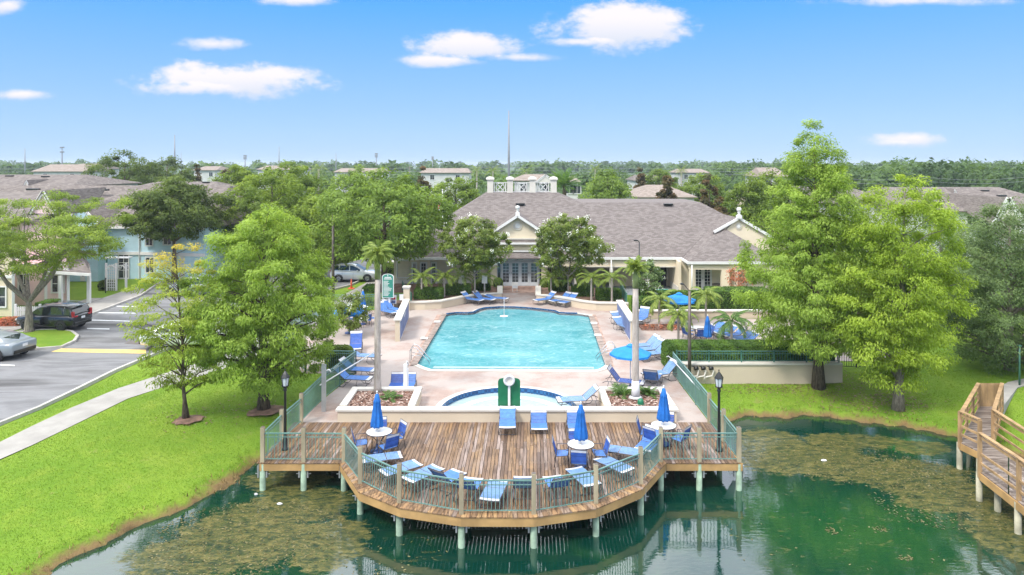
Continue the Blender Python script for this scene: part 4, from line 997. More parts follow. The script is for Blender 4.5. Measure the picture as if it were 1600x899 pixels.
# --- palms
def frond_mesh(L, nl, wid, arch, mat, seed, hang=.5, up0=.5):
    g = random.Random(seed); bb = MB(); pts = []
    for i in range(13):
        t = i/12; a = up0 - arch*t*t; pts.append(None if False else (t, a))
    P = [Vector((0,0,0))]; 
    for i in range(12):
        a = up0 - arch*((i+.5)/12)**1.3; P.append(P[-1] + Vector((math.cos(a), 0, math.sin(a)))*L/12)
    bb.tube(P, [.022*(1-i/13)+.004 for i in range(13)], 4, False, False)
    for k in range(nl):
        t = .12 + .88*k/nl; f = t*12; i = min(int(f), 11); p = P[i].lerp(P[i+1], f-i); d = (P[i+1]-P[i]).normalized()
        for sgn in (-1,1):
            l = L*wid*math.sin(PI*min(1,t*.86+.14))**.6*g.uniform(.85,1.15)
            o = (Vector((0,sgn,0))*.8 + d*.65 + Vector((0,0,-hang*g.uniform(.5,1.2)))).normalized()
            w = .022*L**.5; e = p + o*l; e.z -= hang*l*.25; m2 = p.lerp(e,.5)+Vector((0,0,.06*l)); 
            bb.add([p-d*w*.4, m2-d*w, e, m2+d*w, p+d*w*.4], [(0,1,2,3,4)])
    bb.a = [g.random() for _ in bb.f]
    return bb.mesh('frond', mat)
FR = {}
def palm(label, X, Y, z, h, r, L, n, mat='palm', group=None, bulge=1.0, shaft=.0, seed=1, arch=1.6, upmin=.1, upmax=1.25, trunkm='palmtrunk', name='palm_tree', wid=.26, hang=.5, white=0, nl=30, curve=0.0):
    g = random.Random(seed); t = thing(name, label, 'palm', (X,Y,z), group=group)
    zs = [0,.06,.15,.4,.6,.8,1]; bb = MB()
    pts = [(curve*(zz_**2),0,-.1+(h+.1)*zz_) for zz_ in zs]
    bb.tube(pts, [r*1.45,r*1.2,r*1.05,r*bulge,r*bulge,r*.95,r*.8], 12); bb.build('trunk', M[trunkm], t)
    top = Vector(pts[-1])
    if shaft:
        bb = MB(); bb.tube([top-Vector((0,0,.02)), top+Vector((0,0,shaft*.5)), top+Vector((0,0,shaft))], [r*.95,r*.85,r*.4], 10); bb.build('crownshaft', M['crownshaft'], t); top = top+Vector((0,0,shaft*.92))
    if white:
        bb = MB(); bb.tube([(0,0,.02),(0,0,white)], [r*1.35,r*1.1], 12); bb.lathe([(r*1.5,.0),(r*2.1,.02),(r*1.5,.1)],12); bb.build('white_painted_base', M['whitestrap'], t)
    for k in range(n):
        key = (round(L,2), mat, k % 3, round(arch,1))
        if key not in FR: FR[key] = frond_mesh(L, nl, wid, arch + .25*(k%3), M[mat], k%3, hang, .0)
        lvl = (k+.5)/n; el = upmax + (upmin-upmax)*lvl; az = k*2.399 + g.uniform(-.2,.2)
        link('frond', FR[key], t, loc=top, rot=(0, -el, az)).scale = (g.uniform(.85,1.1),)*3
    return t
p = G(590,612,.44)
palm('tall grey trunked palm with bushy green head in the left planting bed', p.x, p.y, .44, 5.0, .14, .86, 28, seed=3, shaft=1.2, arch=1.2, upmin=-.5, upmax=1.4, hang=.9, wid=.34, nl=26)
p = G(993,622,.44)
palm('tall palm with white painted base and upright tuft in the right planting bed', p.x, p.y, .44, 4.75, .145, .66, 24, seed=4, shaft=.9, arch=.8, upmin=-.1, upmax=1.5, hang=.8, wid=.3, white=.75, mat='palm', nl=24)
small = [(659,467,'leftmost young palm behind the left curved wall'),(694,463,'young palm behind the left curved wall, second from the cream pillar'),(721,459,'young palm left of the entrance under the crape myrtle'),(757,457,'young palm right beside the entrance on the left'),
         (861,459,'young palm right beside the entrance on the right'),(896,461,'young palm behind the loungers right of the entrance'),(924,469,'young palm behind the right curved wall, second from the green fence'),(956,471,'young palm nearest the green fence at the end of the right curved wall')]
for k,(px,py,lb) in enumerate(small):
    p = G(px,py,.45); top = (py-432)*p.y/F
    palm(lb, p.x, p.y, .42, max(1.1, top*.95), .075, 1.45, 15, seed=20+k, arch=1.5, upmin=-.05, upmax=1.3, group='young palms behind the curved walls', trunkm='palmtrunk', nl=22)
terr = [(911,0,0,0,''),]
for k,(px,py,h,L,lb,mt) in enumerate([(1030,511,1.75,1.5,'palm in the square mulch bed on the right terrace','palm'),(1060,538,1.7,1.45,'palm in front of the tables on the right terrace','palm'),(1103,509,2.0,1.5,'slender palm behind the closed umbrella of the right terrace','palm'),
       (1143,537,1.3,1.6,'arching palm between the loungers of the right terrace','palm_dark')]):
    p = G(px,py); palm(lb, p.x, p.y, 0, h, .07, L, 15, seed=40+k, mat=mt, arch=1.7, upmin=-.2, upmax=1.2, group='palms on the right terrace')
palm('bushy fan palm with reddish trunk right of the clubhouse balustrade', XA(882,86),86,0, ZA(290,86), .28, 2.6, 26, mat='palm_dark', seed=60, arch=.5, upmin=-.1, upmax=1.4, hang=.3, trunkm='bark')
for k,(px,D,top,lb) in enumerate([(770,150,262,'distant palm left of the tall mast'),(745,170,262,'distant palm further left of the tall mast'),(822,160,264,'distant palm right of the tall mast'),(930,170,260,'distant palm right of the fan palm'),(498,135,258,'distant palm above the central oaks'),
        (560,150,262,'distant palm above the light green tree'),(1065,190,262,'distant palm above the bronze magnolias'),(715,190,264,'distant palm above the dense tree by the flagpole')]):
    palm(lb, XA(px,D),D,0, ZA(top,D)-.8, .2, 2.4, 16, seed=70+k, arch=1.2, upmin=-.4, upmax=1.3, group='distant palms beyond the clubhouse', nl=14)

# --- hedges and shrubs
def hedge(label, X0, X1, Y0, Y1, z0, z1, n, mat='hedge', leaf=.05, seed=1, name='hedge', cat='hedge', rnd=.12, poly=None):
    g = np.random.default_rng(seed); t = thing(name, label, cat, ((X0+X1)/2,(Y0+Y1)/2,z0))
    hx, hy, hz = (X1-X0)/2, (Y1-Y0)/2, z1-z0
    A = np.array([hx*hy*4, hx*2*hz, hx*2*hz, hy*2*hz, hy*2*hz]); f = g.choice(5, n, p=A/A.sum()); U = g.uniform(-1,1,(n,2)); C = np.zeros((n,3)); O = np.zeros((n,3))
    C[:,0] = U[:,0]*hx; C[:,1] = U[:,1]*hy; C[:,2] = g.uniform(0,1,n)*hz
    for k,(ax,sg) in enumerate([(2,1),(1,-1),(1,1),(0,-1),(0,1)]):
        m = f == k
        if ax == 2: C[m,2] = hz
        else: C[m,ax] = sg*(hx if ax == 0 else hy)
        O[m,ax] = sg
    C += O*(g.normal(size=(n,1))*.025-.01) ; C[:,2] += .03*np.sin(C[:,0]*3)
    # round the corners
    rr = np.maximum(0, np.abs(C[:,2]-hz)-0); 
    ex = np.maximum(0, np.abs(C[:,0])-(hx-rnd)); ey = np.maximum(0, np.abs(C[:,1])-(hy-rnd)); ez = np.maximum(0, C[:,2]-(hz-rnd)); q = np.sqrt(ex**2+ey**2+ez**2); k_ = np.where(q > rnd, rnd/np.maximum(q,1e-6), 1)
    C[:,0] = np.where(ex>0, np.sign(C[:,0])*((hx-rnd)+ex*k_), C[:,0]); C[:,1] = np.where(ey>0, np.sign(C[:,1])*((hy-rnd)+ey*k_), C[:,1]); C[:,2] = np.where(ez>0, (hz-rnd)+ez*k_, C[:,2])
    tint = .5+.3*np.sin(C[:,0]*2.1)*np.sin(C[:,0]*5.3+C[:,2]*4)
    link('leaves', leaves_mesh('leaves', C, leaf, .5, M[mat], up=.1, outv=O, tint=tint, seed=seed), t)
    bb = MB(); bb.box((0,0,hz/2-.03),(hx*2-.1,hy*2-.1,hz-.1),bev=min(rnd,hz*.3)); bb.build('branches', M['hedgecore'], t)
    return t
M['hedgecore'] = simple('dense hedge twigs', (.03,.05,.015), .9, var=.3)
hedge('long clipped hedge behind the low fence on the retaining wall', 7.85, 16.4, 35.55, 37.3, .1, 1.28, 26000, leaf=.055, seed=1, rnd=.35)
hedge('clipped hedge behind the right terrace wall, under the open blue umbrella', 8.5, 14.5, 48.9, 50.2, .1, 1.15, 8000, leaf=.07, seed=2)
hedge('clipped hedge in front of the porch pillar, right part', 14.2, 18.6, 50.2, 52.3, .1, 1.45, 7000, leaf=.07, seed=3)
hedge('low hedge behind the hedges, at the edge of the porch', 9.5, 18.5, 53.6, 54.4, 0, .8, 5000, leaf=.08, seed=13)
for k,(x0,x1,y0,lb) in enumerate(((-7.3,-5.2,52.4,'green hedge behind the left curved wall, end nearest the cream pillar'),(-5.1,-3.2,54.0,'green hedge behind the left curved wall, middle piece'),(-3.1,-1.75,56.0,'green hedge behind the left curved wall, end nearest the entrance'),
    (2.95,4.5,55.6,'green hedge behind the right curved wall, end nearest the entrance'),(4.6,6.2,53.6,'green hedge behind the right curved wall, middle piece'),(6.3,8.1,52.0,'green hedge behind the right curved wall, end nearest the green fence'))):
    hedge(lb, x0, x1, y0, y0+1.2, .4, 1.18, 3500, leaf=.07, seed=4+k*7)
hedge('ball shaped shrub left of the entrance steps', -1.55, -.75, 57.6, 58.4, .2, 1.15, 1500, leaf=.06, seed=6, name='shrub', cat='shrub', rnd=.4, mat='elm')
hedge('ball shaped shrub right of the entrance steps', 2.3, 3.1, 57.6, 58.4, .2, 1.15, 1500, leaf=.06, seed=7, name='shrub', cat='shrub', rnd=.4, mat='elm')
hedge('block hedge beside the path to the car park', XA(567,55), XA(590,55), 54.6, 56.4, 0, .95, 2500, leaf=.07, seed=8)
hedge('low shrub bed behind the rules board', XA(560,52), XA(634,52), 52.2, 54.8, 0, .5, 5500, leaf=.08, seed=9, mat='elm', name='shrub_bed', cat='shrub')
hedge('tall hedge at the left corner of the clubhouse', XA(593,60), XA(611,60), 61, 64, 0, 1.6, 1800, leaf=.09, seed=10, mat='elm')
hedge('dark shrub between the broad cypress and the pool fence', XA(500,35), XA(543,35), 35.6, 36.6, 0, 1.2, 5000, leaf=.06, seed=11, mat='oak', name='shrub', cat='shrub', rnd=.4)
hedge('green hedge beside the picket gate of the pink house', XA(60,48), XA(82,48), 47.6, 49.0, 0, 1.15, 3000, leaf=.07, seed=12)
hedge('small dark shrub on the grass near the white arbor', XA(155,59), XA(176,59), 58.6, 59.6, 0, .8, 1200, leaf=.07, seed=14, name='shrub', cat='shrub', rnd=.4, mat='oak')
hedge('low red flowering shrubs below the cream house window', XA(2,46), XA(35,46), 45.6, 46.4, 0, .5, 1500, leaf=.07, seed=15, name='flower_bed', cat='shrub', rnd=.2, mat='redflower')
def fern(label, px, py, z, r, n, seed):
    p = G(px,py,z); t = thing('fern_shrub', label, 'shrub', (p.x,p.y,z-.06)); g = random.Random(seed)
    key = ('fern', round(r,2))
    if key not in FR: FR[key] = frond_mesh(r, 16, .30, 1.3, M['palm_dark'], 5, .3, .0)
    for k in range(n): link('frond', FR[key], t, loc=(g.uniform(-.1,.1),g.uniform(-.1,.1),0), rot=(0,-g.uniform(.3,1.3),k*2.4)).scale=(g.uniform(.6,1.1),)*3
fern('feathery green shrub at the foot of the left tall palm', 608, 622, .44, .62, 22, 1)
fern('feathery green shrub left of the foot of the right tall palm', 974, 617, .44, .75, 24, 2)
fern('feathery green shrub right of the foot of the right tall palm', 1012, 616, .44, .7, 24, 3)

# --- far woodland up to the horizon (one mass)
def wood(name, bands, mat, seed, leaf, **k):
    g = np.random.default_rng(seed); Cs = []; Os = []; Ts = []
    for (x0, x1, y0, y1, h0, h1, n, per) in bands:
        X = g.uniform(x0, x1, n); Y = y0+(y1-y0)*g.uniform(0,1,n)**1.3; Ht = g.uniform(h0, h1, n); r = Ht*g.uniform(.35,.6,n); tt = g.uniform(.1,.9,n)
        d = g.normal(size=(n,per,3)); d /= np.linalg.norm(d,axis=2)[:,:,None]; d[:,:,2] = np.abs(d[:,:,2])*1.0-.25
        rad = g.uniform(.75,1.05,(n,per,1)); P_ = d*rad; lob = 1+.22*np.sin(5*np.arctan2(d[:,:,1],d[:,:,0])+X[:,None])*np.sin(6*d[:,:,2]+Y[:,None])
        C = np.empty((n,per,3)); C[:,:,0] = X[:,None]+P_[:,:,0]*r[:,None]*lob; C[:,:,1] = Y[:,None]+P_[:,:,1]*r[:,None]*lob; C[:,:,2] = Ht[:,None]*.52+P_[:,:,2]*Ht[:,None]*.48*lob
        Cs.append(C.reshape(-1,3)); Os.append(d.reshape(-1,3)); Ts.append(np.repeat(tt, per) )
    C = np.concatenate(Cs); O = np.concatenate(Os); T = np.concatenate(Ts)
    scale = np.clip(C[:,1]/260, .6, 6)
    me = leaves_mesh(name, C, leaf, .6, M[mat], up=.3, outv=O, tint=T, seed=seed); return me
for (nm, bands, leaf, sd_) in [
    ('far_woodland', [(-420,-120,170,330,6,9.5,260,200),(-120,40,190,330,6.5,9.5,200,200),(40,330,190,330,6.5,9.5,240,200)], .6, 5),
    ('horizon_woodland', [(-800,900,330,600,9,13.0,520,150),(-1500,1500,600,1300,12,17,700,80)], 1.6, 6),
    ('right_woodland', [(75,330,150,290,9.5,13.3,330,420)], .55, 7)]:
    tag(link(nm, wood(nm, bands, 'farwood', sd_, leaf)), kind='stuff')

# --- lawn blades, dry tufts on the bank, floating weed
def scatter_lawn(name, n, xr, yr, cond, size, mat, seed, asp=.12, up=.0, stand=True):
    g = np.random.default_rng(seed); P_ = np.column_stack([g.uniform(*xr, n), yr[0]+(yr[1]-yr[0])*g.uniform(0,1,n)]); z, d = gz_arr(P_); s_ = seg_dist(P_, SLAB)
    m = cond(P_, d) & (s_ > .05); P_, z, d = P_[m], z[m], d[m]; n = len(P_)
    L = size*g.uniform(.5,1.4,n); a = g.uniform(0,2*PI,n); lean = g.uniform(.1,.9,n)*L
    w = L*asp; bx, by = np.cos(a)*w, np.sin(a)*w; a2 = g.uniform(0,2*PI,n)
    V = np.stack([np.column_stack([P_[:,0]-bx, P_[:,1]-by, z-.01]), np.column_stack([P_[:,0]+bx, P_[:,1]+by, z-.01]), np.column_stack([P_[:,0]+np.cos(a2)*lean, P_[:,1]+np.sin(a2)*lean, z+L*.85])],1).reshape(-1,3).astype(np.float32)
    me = bpy.data.meshes.new(name); me.vertices.add(n*3); me.vertices.foreach_set('co', V.ravel()); me.loops.add(n*3); me.loops.foreach_set('vertex_index', np.arange(n*3,dtype=np.int32))
    me.polygons.add(n); me.polygons.foreach_set('loop_start', np.arange(0,n*3,3,dtype=np.int32)); at = me.attributes.new('tint','FLOAT','FACE'); at.data.foreach_set('value', g.uniform(0,1,n).astype(np.float32))
    me.materials.append(M[mat]); me.update(); return tag(link(name, me), kind='stuff')
roadP = [tuple(q) for q in road]; pathP = P2([(-300,831),(0,691),(110,638),(250,586),(420,520),(548,455),(606,420),(622,420),(505,500),(340,580),(200,623),(110,667),(0,718),(-300,862)])
scatter_lawn('lawn_grass', 210000, (-24,-6.5), (17,36), lambda P_, d: (d > .35) & (seg_dist(P_, roadP) > .3) & (seg_dist(P_, pathP) > .1), .034, 'grassblade', 1, .35)
scatter_lawn('lawn_grass', 90000, (8.2,26), (28,36), lambda P_, d: (d > .35), .034, 'grassblade', 2, .35)
scatter_lawn('bank_tufts', 60000, (-24,28), (14,36), lambda P_, d: (d > -.05) & (d < .45), .13, 'drygrass', 3, .14)
g = np.random.default_rng(77); PL = []
for (px,py,rx_,ry_,n) in ((1290,604,3.2,1.5,900),(1345,628,2.6,1.6,700),(1403,645,1.6,1.2,500),(1200,646,2.5,.5,250),(412,641,1.6,1.2,250),(291,656,1.3,1.0,160)):
    c = GG(px,py); q = g.normal(size=(n,2))*np.array([rx_,ry_])*.55 + np.array([c.x,c.y]); z_, d_ = gz_arr(q); m = (d_ > .2) & (seg_dist(q, SLAB) > .2); PL.append(np.column_stack([q[m], z_[m]+.03]))
PL = np.concatenate(PL); tag(link('leaf_litter', leaves_mesh('leaf_litter', PL, .05, .5, M['litter'], up=2.5, seed=12)), kind='stuff')
# ------------------------------------------------------------------ buildings
def bx(par, nm, x0, x1, y0, y1, z0, z1, mat, bev=0.0):
    bb = MB(); bb.box(((x0+x1)/2,(y0+y1)/2,(z0+z1)/2),(x1-x0,y1-y0,z1-z0),bev=bev); return bb.build(nm, M[mat], par, True)
def roofpoly(par, nm, polys, mat='shingle', th=.12):
    bb = MB()
    for P in polys:
        n = len(P); bb.add(list(P) + [(p[0],p[1],p[2]-th) for p in P], [tuple(range(n)), tuple(range(2*n-1,n-1,-1))] + [(i,n+i,n+(i+1)%n,(i+1)%n) for i in range(n)])
    o = bb.build(nm, M[mat], par, True)
    return o
def bars(par, nm, segs, w, h, mat):
    bb = MB()
    for a, c in segs: bb.bar(a, c, w, h)
    return bb.build(nm, M[mat], par, True)
def local(o, par): o.location = tuple(-v for v in par.location); return o
def sub(par_part, root, nm, mb, mat):
    "sub-part built in world coordinates (part origin sits at the root's origin)"
    o = mb.build(nm, M[mat], None); o.parent = par_part; o.location = tuple(-v for v in root.location); return o
def window(root, x0, x1, z0, z1, y, cols=2, rows=2, fr='white', gl='glass', nm='window', axis='x', depth=.06, lab=None):
    "window in a wall facing -Y at depth y (axis x) or facing +X/-X (axis y: x0,x1 are Y values, y is X)"
    def q(a, z, d): return (a, y-d, z) if axis == 'x' else (y+d, a, z)
    def slab(mb, a0, a1, za, zb, d0, d1):
        p, r = q(a0, za, d0), q(a1, zb, d1)
        lo = [min(i,j) for i,j in zip(p,r)]; hi = [max(i,j) for i,j in zip(p,r)]
        mb.box([(i+j)/2 for i,j in zip(lo,hi)], [j-i for i,j in zip(lo,hi)])
    f = MB(); t = .09
    slab(f, x0-t, x1+t, z1, z1+t, 0, depth); slab(f, x0-t, x1+t, z0-t, z0, 0, depth+.03)
    slab(f, x0-t, x0, z0, z1, 0, depth); slab(f, x1, x1+t, z0, z1, 0, depth)
    w = f.build(nm, M[fr], root, True)
    if lab: w['label'] = lab
    for c in range(cols):
        for r in range(rows):
            pn = MB(); a0 = x0+(x1-x0)*c/cols+.02; a1 = x0+(x1-x0)*(c+1)/cols-.02; za = z0+(z1-z0)*r/rows+.02; zb = z0+(z1-z0)*(r+1)/rows-.02
            slab(pn, a0, a1, za, zb, .005, .02); sub(w, root, 'pane', pn, gl)
    mu = MB()
    for c in range(1, cols): a = x0+(x1-x0)*c/cols; slab(mu, a-.02, a+.02, z0, z1, .0, .035)
    for r in range(1, rows): zc = z0+(z1-z0)*r/rows; slab(mu, x0, x1, zc-.02, zc+.02, .0, .033)
    if mu.f: sub(w, root, 'muntins', mu, fr)
    return w
def frenchdoor(root, x0, x1, z0, z1, y, fr='white', gl='glass', leaves=2, rows=5, panel=.28):
    n = leaves; wd = (x1-x0)/n
    for k in range(n):
        a0 = x0+k*wd+.01; a1 = x0+(k+1)*wd-.01; d = MB(); st = .13
        d.box(((a0+st/2),y-.03,(z0+z1)/2),(st,.06,z1-z0)); d.box(((a1-st/2),y-.03,(z0+z1)/2),(st,.06,z1-z0))
        d.box(((a0+a1)/2,y-.03,z1-st/2),(a1-a0-2*st,.06,st)); d.box(((a0+a1)/2,y-.03,z0+panel/2),(a1-a0-2*st,.06,panel))
        door = d.build('door', M[fr], root, True)
        g = MB(); g.box(((a0+a1)/2,y-.015,(z0+panel+z1-st)/2),(a1-a0-2*st,.015,z1-st-z0-panel)); sub(door, root, 'pane', g, gl)
        m = MB(); m.box(((a0+a1)/2,y-.028,(z0+panel+z1-st)/2),(.025,.02,z1-st-z0-panel))
        for r in range(1, rows): zc = z0+panel+(z1-st-z0-panel)*r/rows; m.box(((a0+a1)/2,y-.0275,zc),(a1-a0-2*st,.018,.025))
        sub(door, root, 'muntins', m, fr)
        h = MB(); hx = a1-.06 if k % 2 == 0 else a0+.06; h.tube([(hx,y-.1,z0+1.0),(hx,y-.1,z0+1.18)],.015,6); h.bar((hx,y-.06,z0+1.02),(hx,y-.1,z0+1.02),.015,.015); h.bar((hx,y-.06,z0+1.16),(hx,y-.1,z0+1.16),.015,.015); sub(door, root, 'handle', h, 'black')
# ------------------------------------------------------------------ the clubhouse
ch = thing('clubhouse', 'single storey cream clubhouse with taupe shingle hip roof and white gables behind the pool', 'building', (4,62,0))
EZ, EY, SL = 2.78, 58.2, .532
def zr(y): return EZ + SL*(y-EY)
yt = 67.6; zt_ = zr(yt); yr_ = 66.0; zrr = zr(yr_)
LX = -10.4
A0 = (LX,EY,EZ); A1 = (-2.46,yt,zt_); A2 = (4.37,yt,zt_); A3 = (6.4,yr_,zrr); A4 = (17.7,yr_,zrr); 
roofpoly(ch, 'roof', [
  [A0,(14.05,EY,EZ),(17.9,62.6,zr(62.6)),(19.3,64.2,5.95),A4,A3,A2,A1],               # the long front slope
  [(LX,76,EZ),A0,A1,(-2.46,71.5,zt_)],                                               # left hip
  [A2,A3,(6.4,73,zrr),(4.37,71.5,zt_)], [A3,A4,(17.7,73,zrr),(6.4,73,zrr)],
  [A1,A2,(4.37,71.5,zt_-.02),(-2.46,71.5,zt_-.02)],
  [A4,(19.3,64.2,5.95),(25.5,66,2.9),(25.5,79,2.9),(17.7,73,zrr)]])
# entrance gable with its own little roof
gx0, gx1, gy = XA(775.7,58.9), XA(841.8,58.9), 58.9; gm = (gx0+gx1)/2; gzp, gze = ZA(337,58.9), ZA(360,58.9)
roofpoly(ch, 'gable_roof', [[(gx0-.25,gy-.35,gze-.05),(gm,gy-.35,gzp+.07),(gm,64.6,gzp+.07),(gx0-.25,61.6,gze-.05)],[(gm,gy-.35,gzp+.07),(gx1+.25,gy-.35,gze-.05),(gx1+.25,61.6,gze-.05),(gm,64.6,gzp+.07)]])
bb = MB(); bb.xz([(gx0,gze-.15),(gx0,4.26),(gx1,4.26),(gx1,gze-.15),(gm,gzp-.1)], gy-.02, gy+.3); bb.build('gable_wall', M['stucco'], ch, True)
bars(ch, 'rake_trim', [((gx0-.3,gy-.42,gze-.12),(gm,gy-.42,gzp)),((gm,gy-.42,gzp),(gx1+.3,gy-.42,gze-.12))], .12, .2, 'white')
bx(ch, 'gable_cornice', gx0-.1, gx1+.1, gy-.12, gy-.03, 4.22, 4.32, 'cap')
def medallion(par, x, y, z, r):
    for (r0, r1, d, mt) in ((r,r*.78,.06,'cap'),(r*.62,0.001,.04,'white')):
        bb = MB(); n = 20; V = []
        for k in range(n): a = 2*PI*k/n; V += [(x+r0*math.cos(a),y-d,z+r0*math.sin(a)),(x+r1*math.cos(a),y-d,z+r1*math.sin(a)),(x+r0*math.cos(a),y,z+r0*math.sin(a))]
        fs = []
        for k in range(n): j = (k+1)%n; fs += [(3*k,3*j,3*j+1,3*k+1),(3*k+2,3*j+2,3*j,3*k)]
        bb.add(V, fs); bb.build('medallion', M[mt], par, True)
medallion(ch, gm, gy-.03, ZA(353,gy), .36)
def finial(par, x, y, z, s):
    bb = MB(); bb.box((x,y,z+.12*s),(.42*s,.42*s,.3*s)); bb.lathe([(.0,.2*s),(.2*s,.24*s),(.12*s,.34*s),(.09*s,.42*s),(.17*s,.5*s),(.1*s,.58*s),(.19*s,.66*s),(.23*s,.78*s),(.19*s,.92*s),(.0,1.0*s)],12,(x,y,z)); bb.build('finial', M['white'], par, True)
finial(ch, gm, gy-.2, gzp+.02, .85)
# front walls, pilasters and entrance
dx0, dx1, dy = XA(778,59.3), XA(847,59.3), 59.3
bx(ch, 'entrance_wall', gx0-.05, gx1+.25, gy+.0, gy+.25, 3.32, 4.25, 'stucco'); bx(ch, 'entrance_cornice', gx0-.15, gx1+.35, gy-.14, gy-.01, 3.18, 3.315, 'white')
roofpoly(ch, 'pent_roof', [[(gx0,gy-.36,4.0),(gx1,gy-.36,4.0),(gx1,gy-.03,4.2),(gx0,gy-.03,4.2)]], th=.05)
bx(ch, 'pent_fascia', gx0-.02, gx1+.02, gy-.42, gy-.365, 3.84, 4.0, 'white')
for xx in (XA(767,gy), XA(846,gy)): bx(ch, 'pilaster', xx, xx+.5, gy-.05, gy+.36, 0, 3.17, 'stucco'); bx(ch, 'pilaster_base', xx-.05, xx+.55, gy-.1, gy+.41, 0, .35, 'cap')
bx(ch, 'entrance_step', dx0-.05, dx1+.05, dy-.35, dy+.2, .014, .26, 'paver_d')
bx(ch, 'entrance_frame', dx0-.1, dx1+.1, dy+.03, dy+.15, .27, 3.3, 'doorgrey')
frenchdoor(ch, dx0+.28, dx1-.28, .28, 2.30, dy, 'doorgrey', 'glass', 4, 6, .3)
nT = 5
for k in range(nT):
    a = dx0+.1+(dx1-dx0-.2)*k/nT; window(ch, a+.06, a+(dx1-dx0-.2)/nT-.06, 2.44, 3.04, dy+.02, 1, 1, 'doorgrey', 'tealglass' if k % 2 == 0 else 'skyglass', 'transom')
bx(ch, 'sidelight', dx0-.02, dx0+.2, dy-.03, dy+.02, .4, 2.2, 'glass'); bx(ch, 'sidelight', dx1-.2, dx1+.02, dy-.03, dy+.02, .4, 2.2, 'glass')
yw = 59.6
bx(ch, 'wall', -9.9, gx0-.03, yw, yw+.3, 0, EZ, 'stucco_d'); bx(ch, 'wall_base', -9.93, gx0-.03, yw-.04, yw-.005, 0, .75, 'cap')
bx(ch, 'wall', gx1+.03, 8.6, yw+2.6, yw+2.9, 0, EZ, 'stucco_d')
bx(ch, 'side_wall', -10.0, -9.9, yw-.0, 75, 0, EZ, 'stucco_d'); bx(ch, 'rear_wall', -10, 24.5, 75, 75.3, 0, EZ, 'stucco')
bx(ch, 'recess_panel', XA(621,yw), XA(639,yw), yw-.07, yw-.045, .95, 2.3, 'cream_s')
bars(ch, 'recess_trim', [((XA(620,yw),yw-.06,2.36),(XA(640,yw),yw-.06,2.36)),((XA(620,yw),yw-.06,.9),(XA(640,yw),yw-.06,.9)),((XA(620.6,yw),yw-.06,.9),(XA(620.6,yw),yw-.06,2.36))], .08, .08, 'white')
for a, c in ((643,652),(656,668),(673,683),(740,752),(856,866)): frenchdoor(ch, XA(a,yw), XA(c,yw), .3, 2.25, yw-.06 if a < 800 else yw-.06+2.6, 'white', 'glass', 1, 6, .12)
bx(ch, 'cream_pier', XA(668.5,yw), XA(672.5,yw), yw-.2, yw-.045, 0, EZ, 'stucco')
# eaves
bars(ch, 'eave_trim', [((LX-.05,EY-.06,EZ-.06),(gx0-.3,EY-.06,EZ-.06)),((gx1+.3,EY-.06,EZ-.06),(14.0,EY-.06,EZ-.06)),((LX-.06,EY-.1,EZ-.06),(LX-.06,76,EZ-.06))], .1, .2, 'white')
bx(ch, 'soffit', LX+.02, gx0-.3, EY-.0, yw, EZ-.2, EZ-.14, 'white')
# covered porch: cream beam, columns, dark back wall
bx(ch, 'porch_beam', gx1+.45, 13.55, EY+.1, EY+.42, 2.05, EZ-.15, 'stucco')
bx(ch, 'beam_trim', gx1+.45, 13.55, EY+.07, EY+.45, 1.98, 2.045, 'cap')
for xx in (5.2, XA(955,58.4), XA(1012,58.4)): bx(ch, 'column', xx-.14, xx+.14, EY+.1, EY+.4, 0, 1.975, 'cap')
for px in (955,1010): 
    bb = MB(); bb.tube([(XA(px,58.1),58.06,2.6),(XA(px,58.1),58.06,0)],.05,6); bb.build('downpipe', M['white'], ch, True)
bx(ch, 'porch_back_wall', 8.6, 13.5, 60.7, 60.9, 0, EZ, 'tan_s'); bx(ch, 'porch_ceiling', gx1+.45, 14, EY+.43, 62.2, 2.2, 2.26, 'dark')  # ceiling coloured dark in place of the porch shade
bx(ch, 'doorway', 12.25, 13.3, 60.64, 60.695, 0.02, 2.05, 'dark')  # flat dark panel painted in for the shade inside the opening
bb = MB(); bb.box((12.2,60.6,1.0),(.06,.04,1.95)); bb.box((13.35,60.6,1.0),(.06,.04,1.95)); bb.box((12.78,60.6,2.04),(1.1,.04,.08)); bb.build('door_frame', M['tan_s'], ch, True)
bx(ch, 'angled_wall', 13.55, 13.75, 57.2, 62.0, .0, 2.6, 'stucco'); bx(ch, 'wainscot', 13.50, 13.545, 57.2, 60.2, .0, .55, 'cap')
# projecting wing on the right with its hipped porch roof and gable
wy = 56.0; ap = (18.3,60.3,4.97); WZ = 2.74
roofpoly(ch, 'wing_roof', [[(14.05,wy,WZ),(21.5,wy,WZ),ap],[(14.05,EY+.9,WZ),(14.05,wy,WZ),ap,(19.3,60.3,5.93),(19.3,64.2,5.95),(17.9,62.6,zr(62.6)),(14.05,EY,WZ+.0)][1:],[(21.5,wy,WZ),(21.5,60.3,WZ),ap]])
bars(ch, 'wing_eave', [((14.0,wy-.06,WZ-.08),(21.6,wy-.06,WZ-.08)),((14.0,wy-.06,WZ-.08),(13.98,EY-.0,EZ-.08))], .1, .2, 'white')
gw = 60.32
bb = MB(); bb.xz([(17.0,2.6),(25.0,2.6),(25.0,2.75),(19.4,5.75),(17.0,4.2)], gw, gw+.25); bb.build('wing_gable_wall', M['stucco'], ch, True)
bars(ch, 'rake_trim', [((17.25,gw-.16,ZA(362,gw)-.05),(19.4,gw-.16,5.9)),((19.4,gw-.16,5.9),(25.2,gw-.16,2.55))], .14, .22, 'white')
roofpoly(ch, 'wing_gable_roof', [[(19.4,gw-.1,5.93),(25.4,gw-.1,2.5),(25.4,72,2.5),(19.4,72,5.93)],[(17.2,gw-.1,4.68),(19.4,gw-.1,5.93),(19.4,64,5.93),(18.2,64,5.2)]])
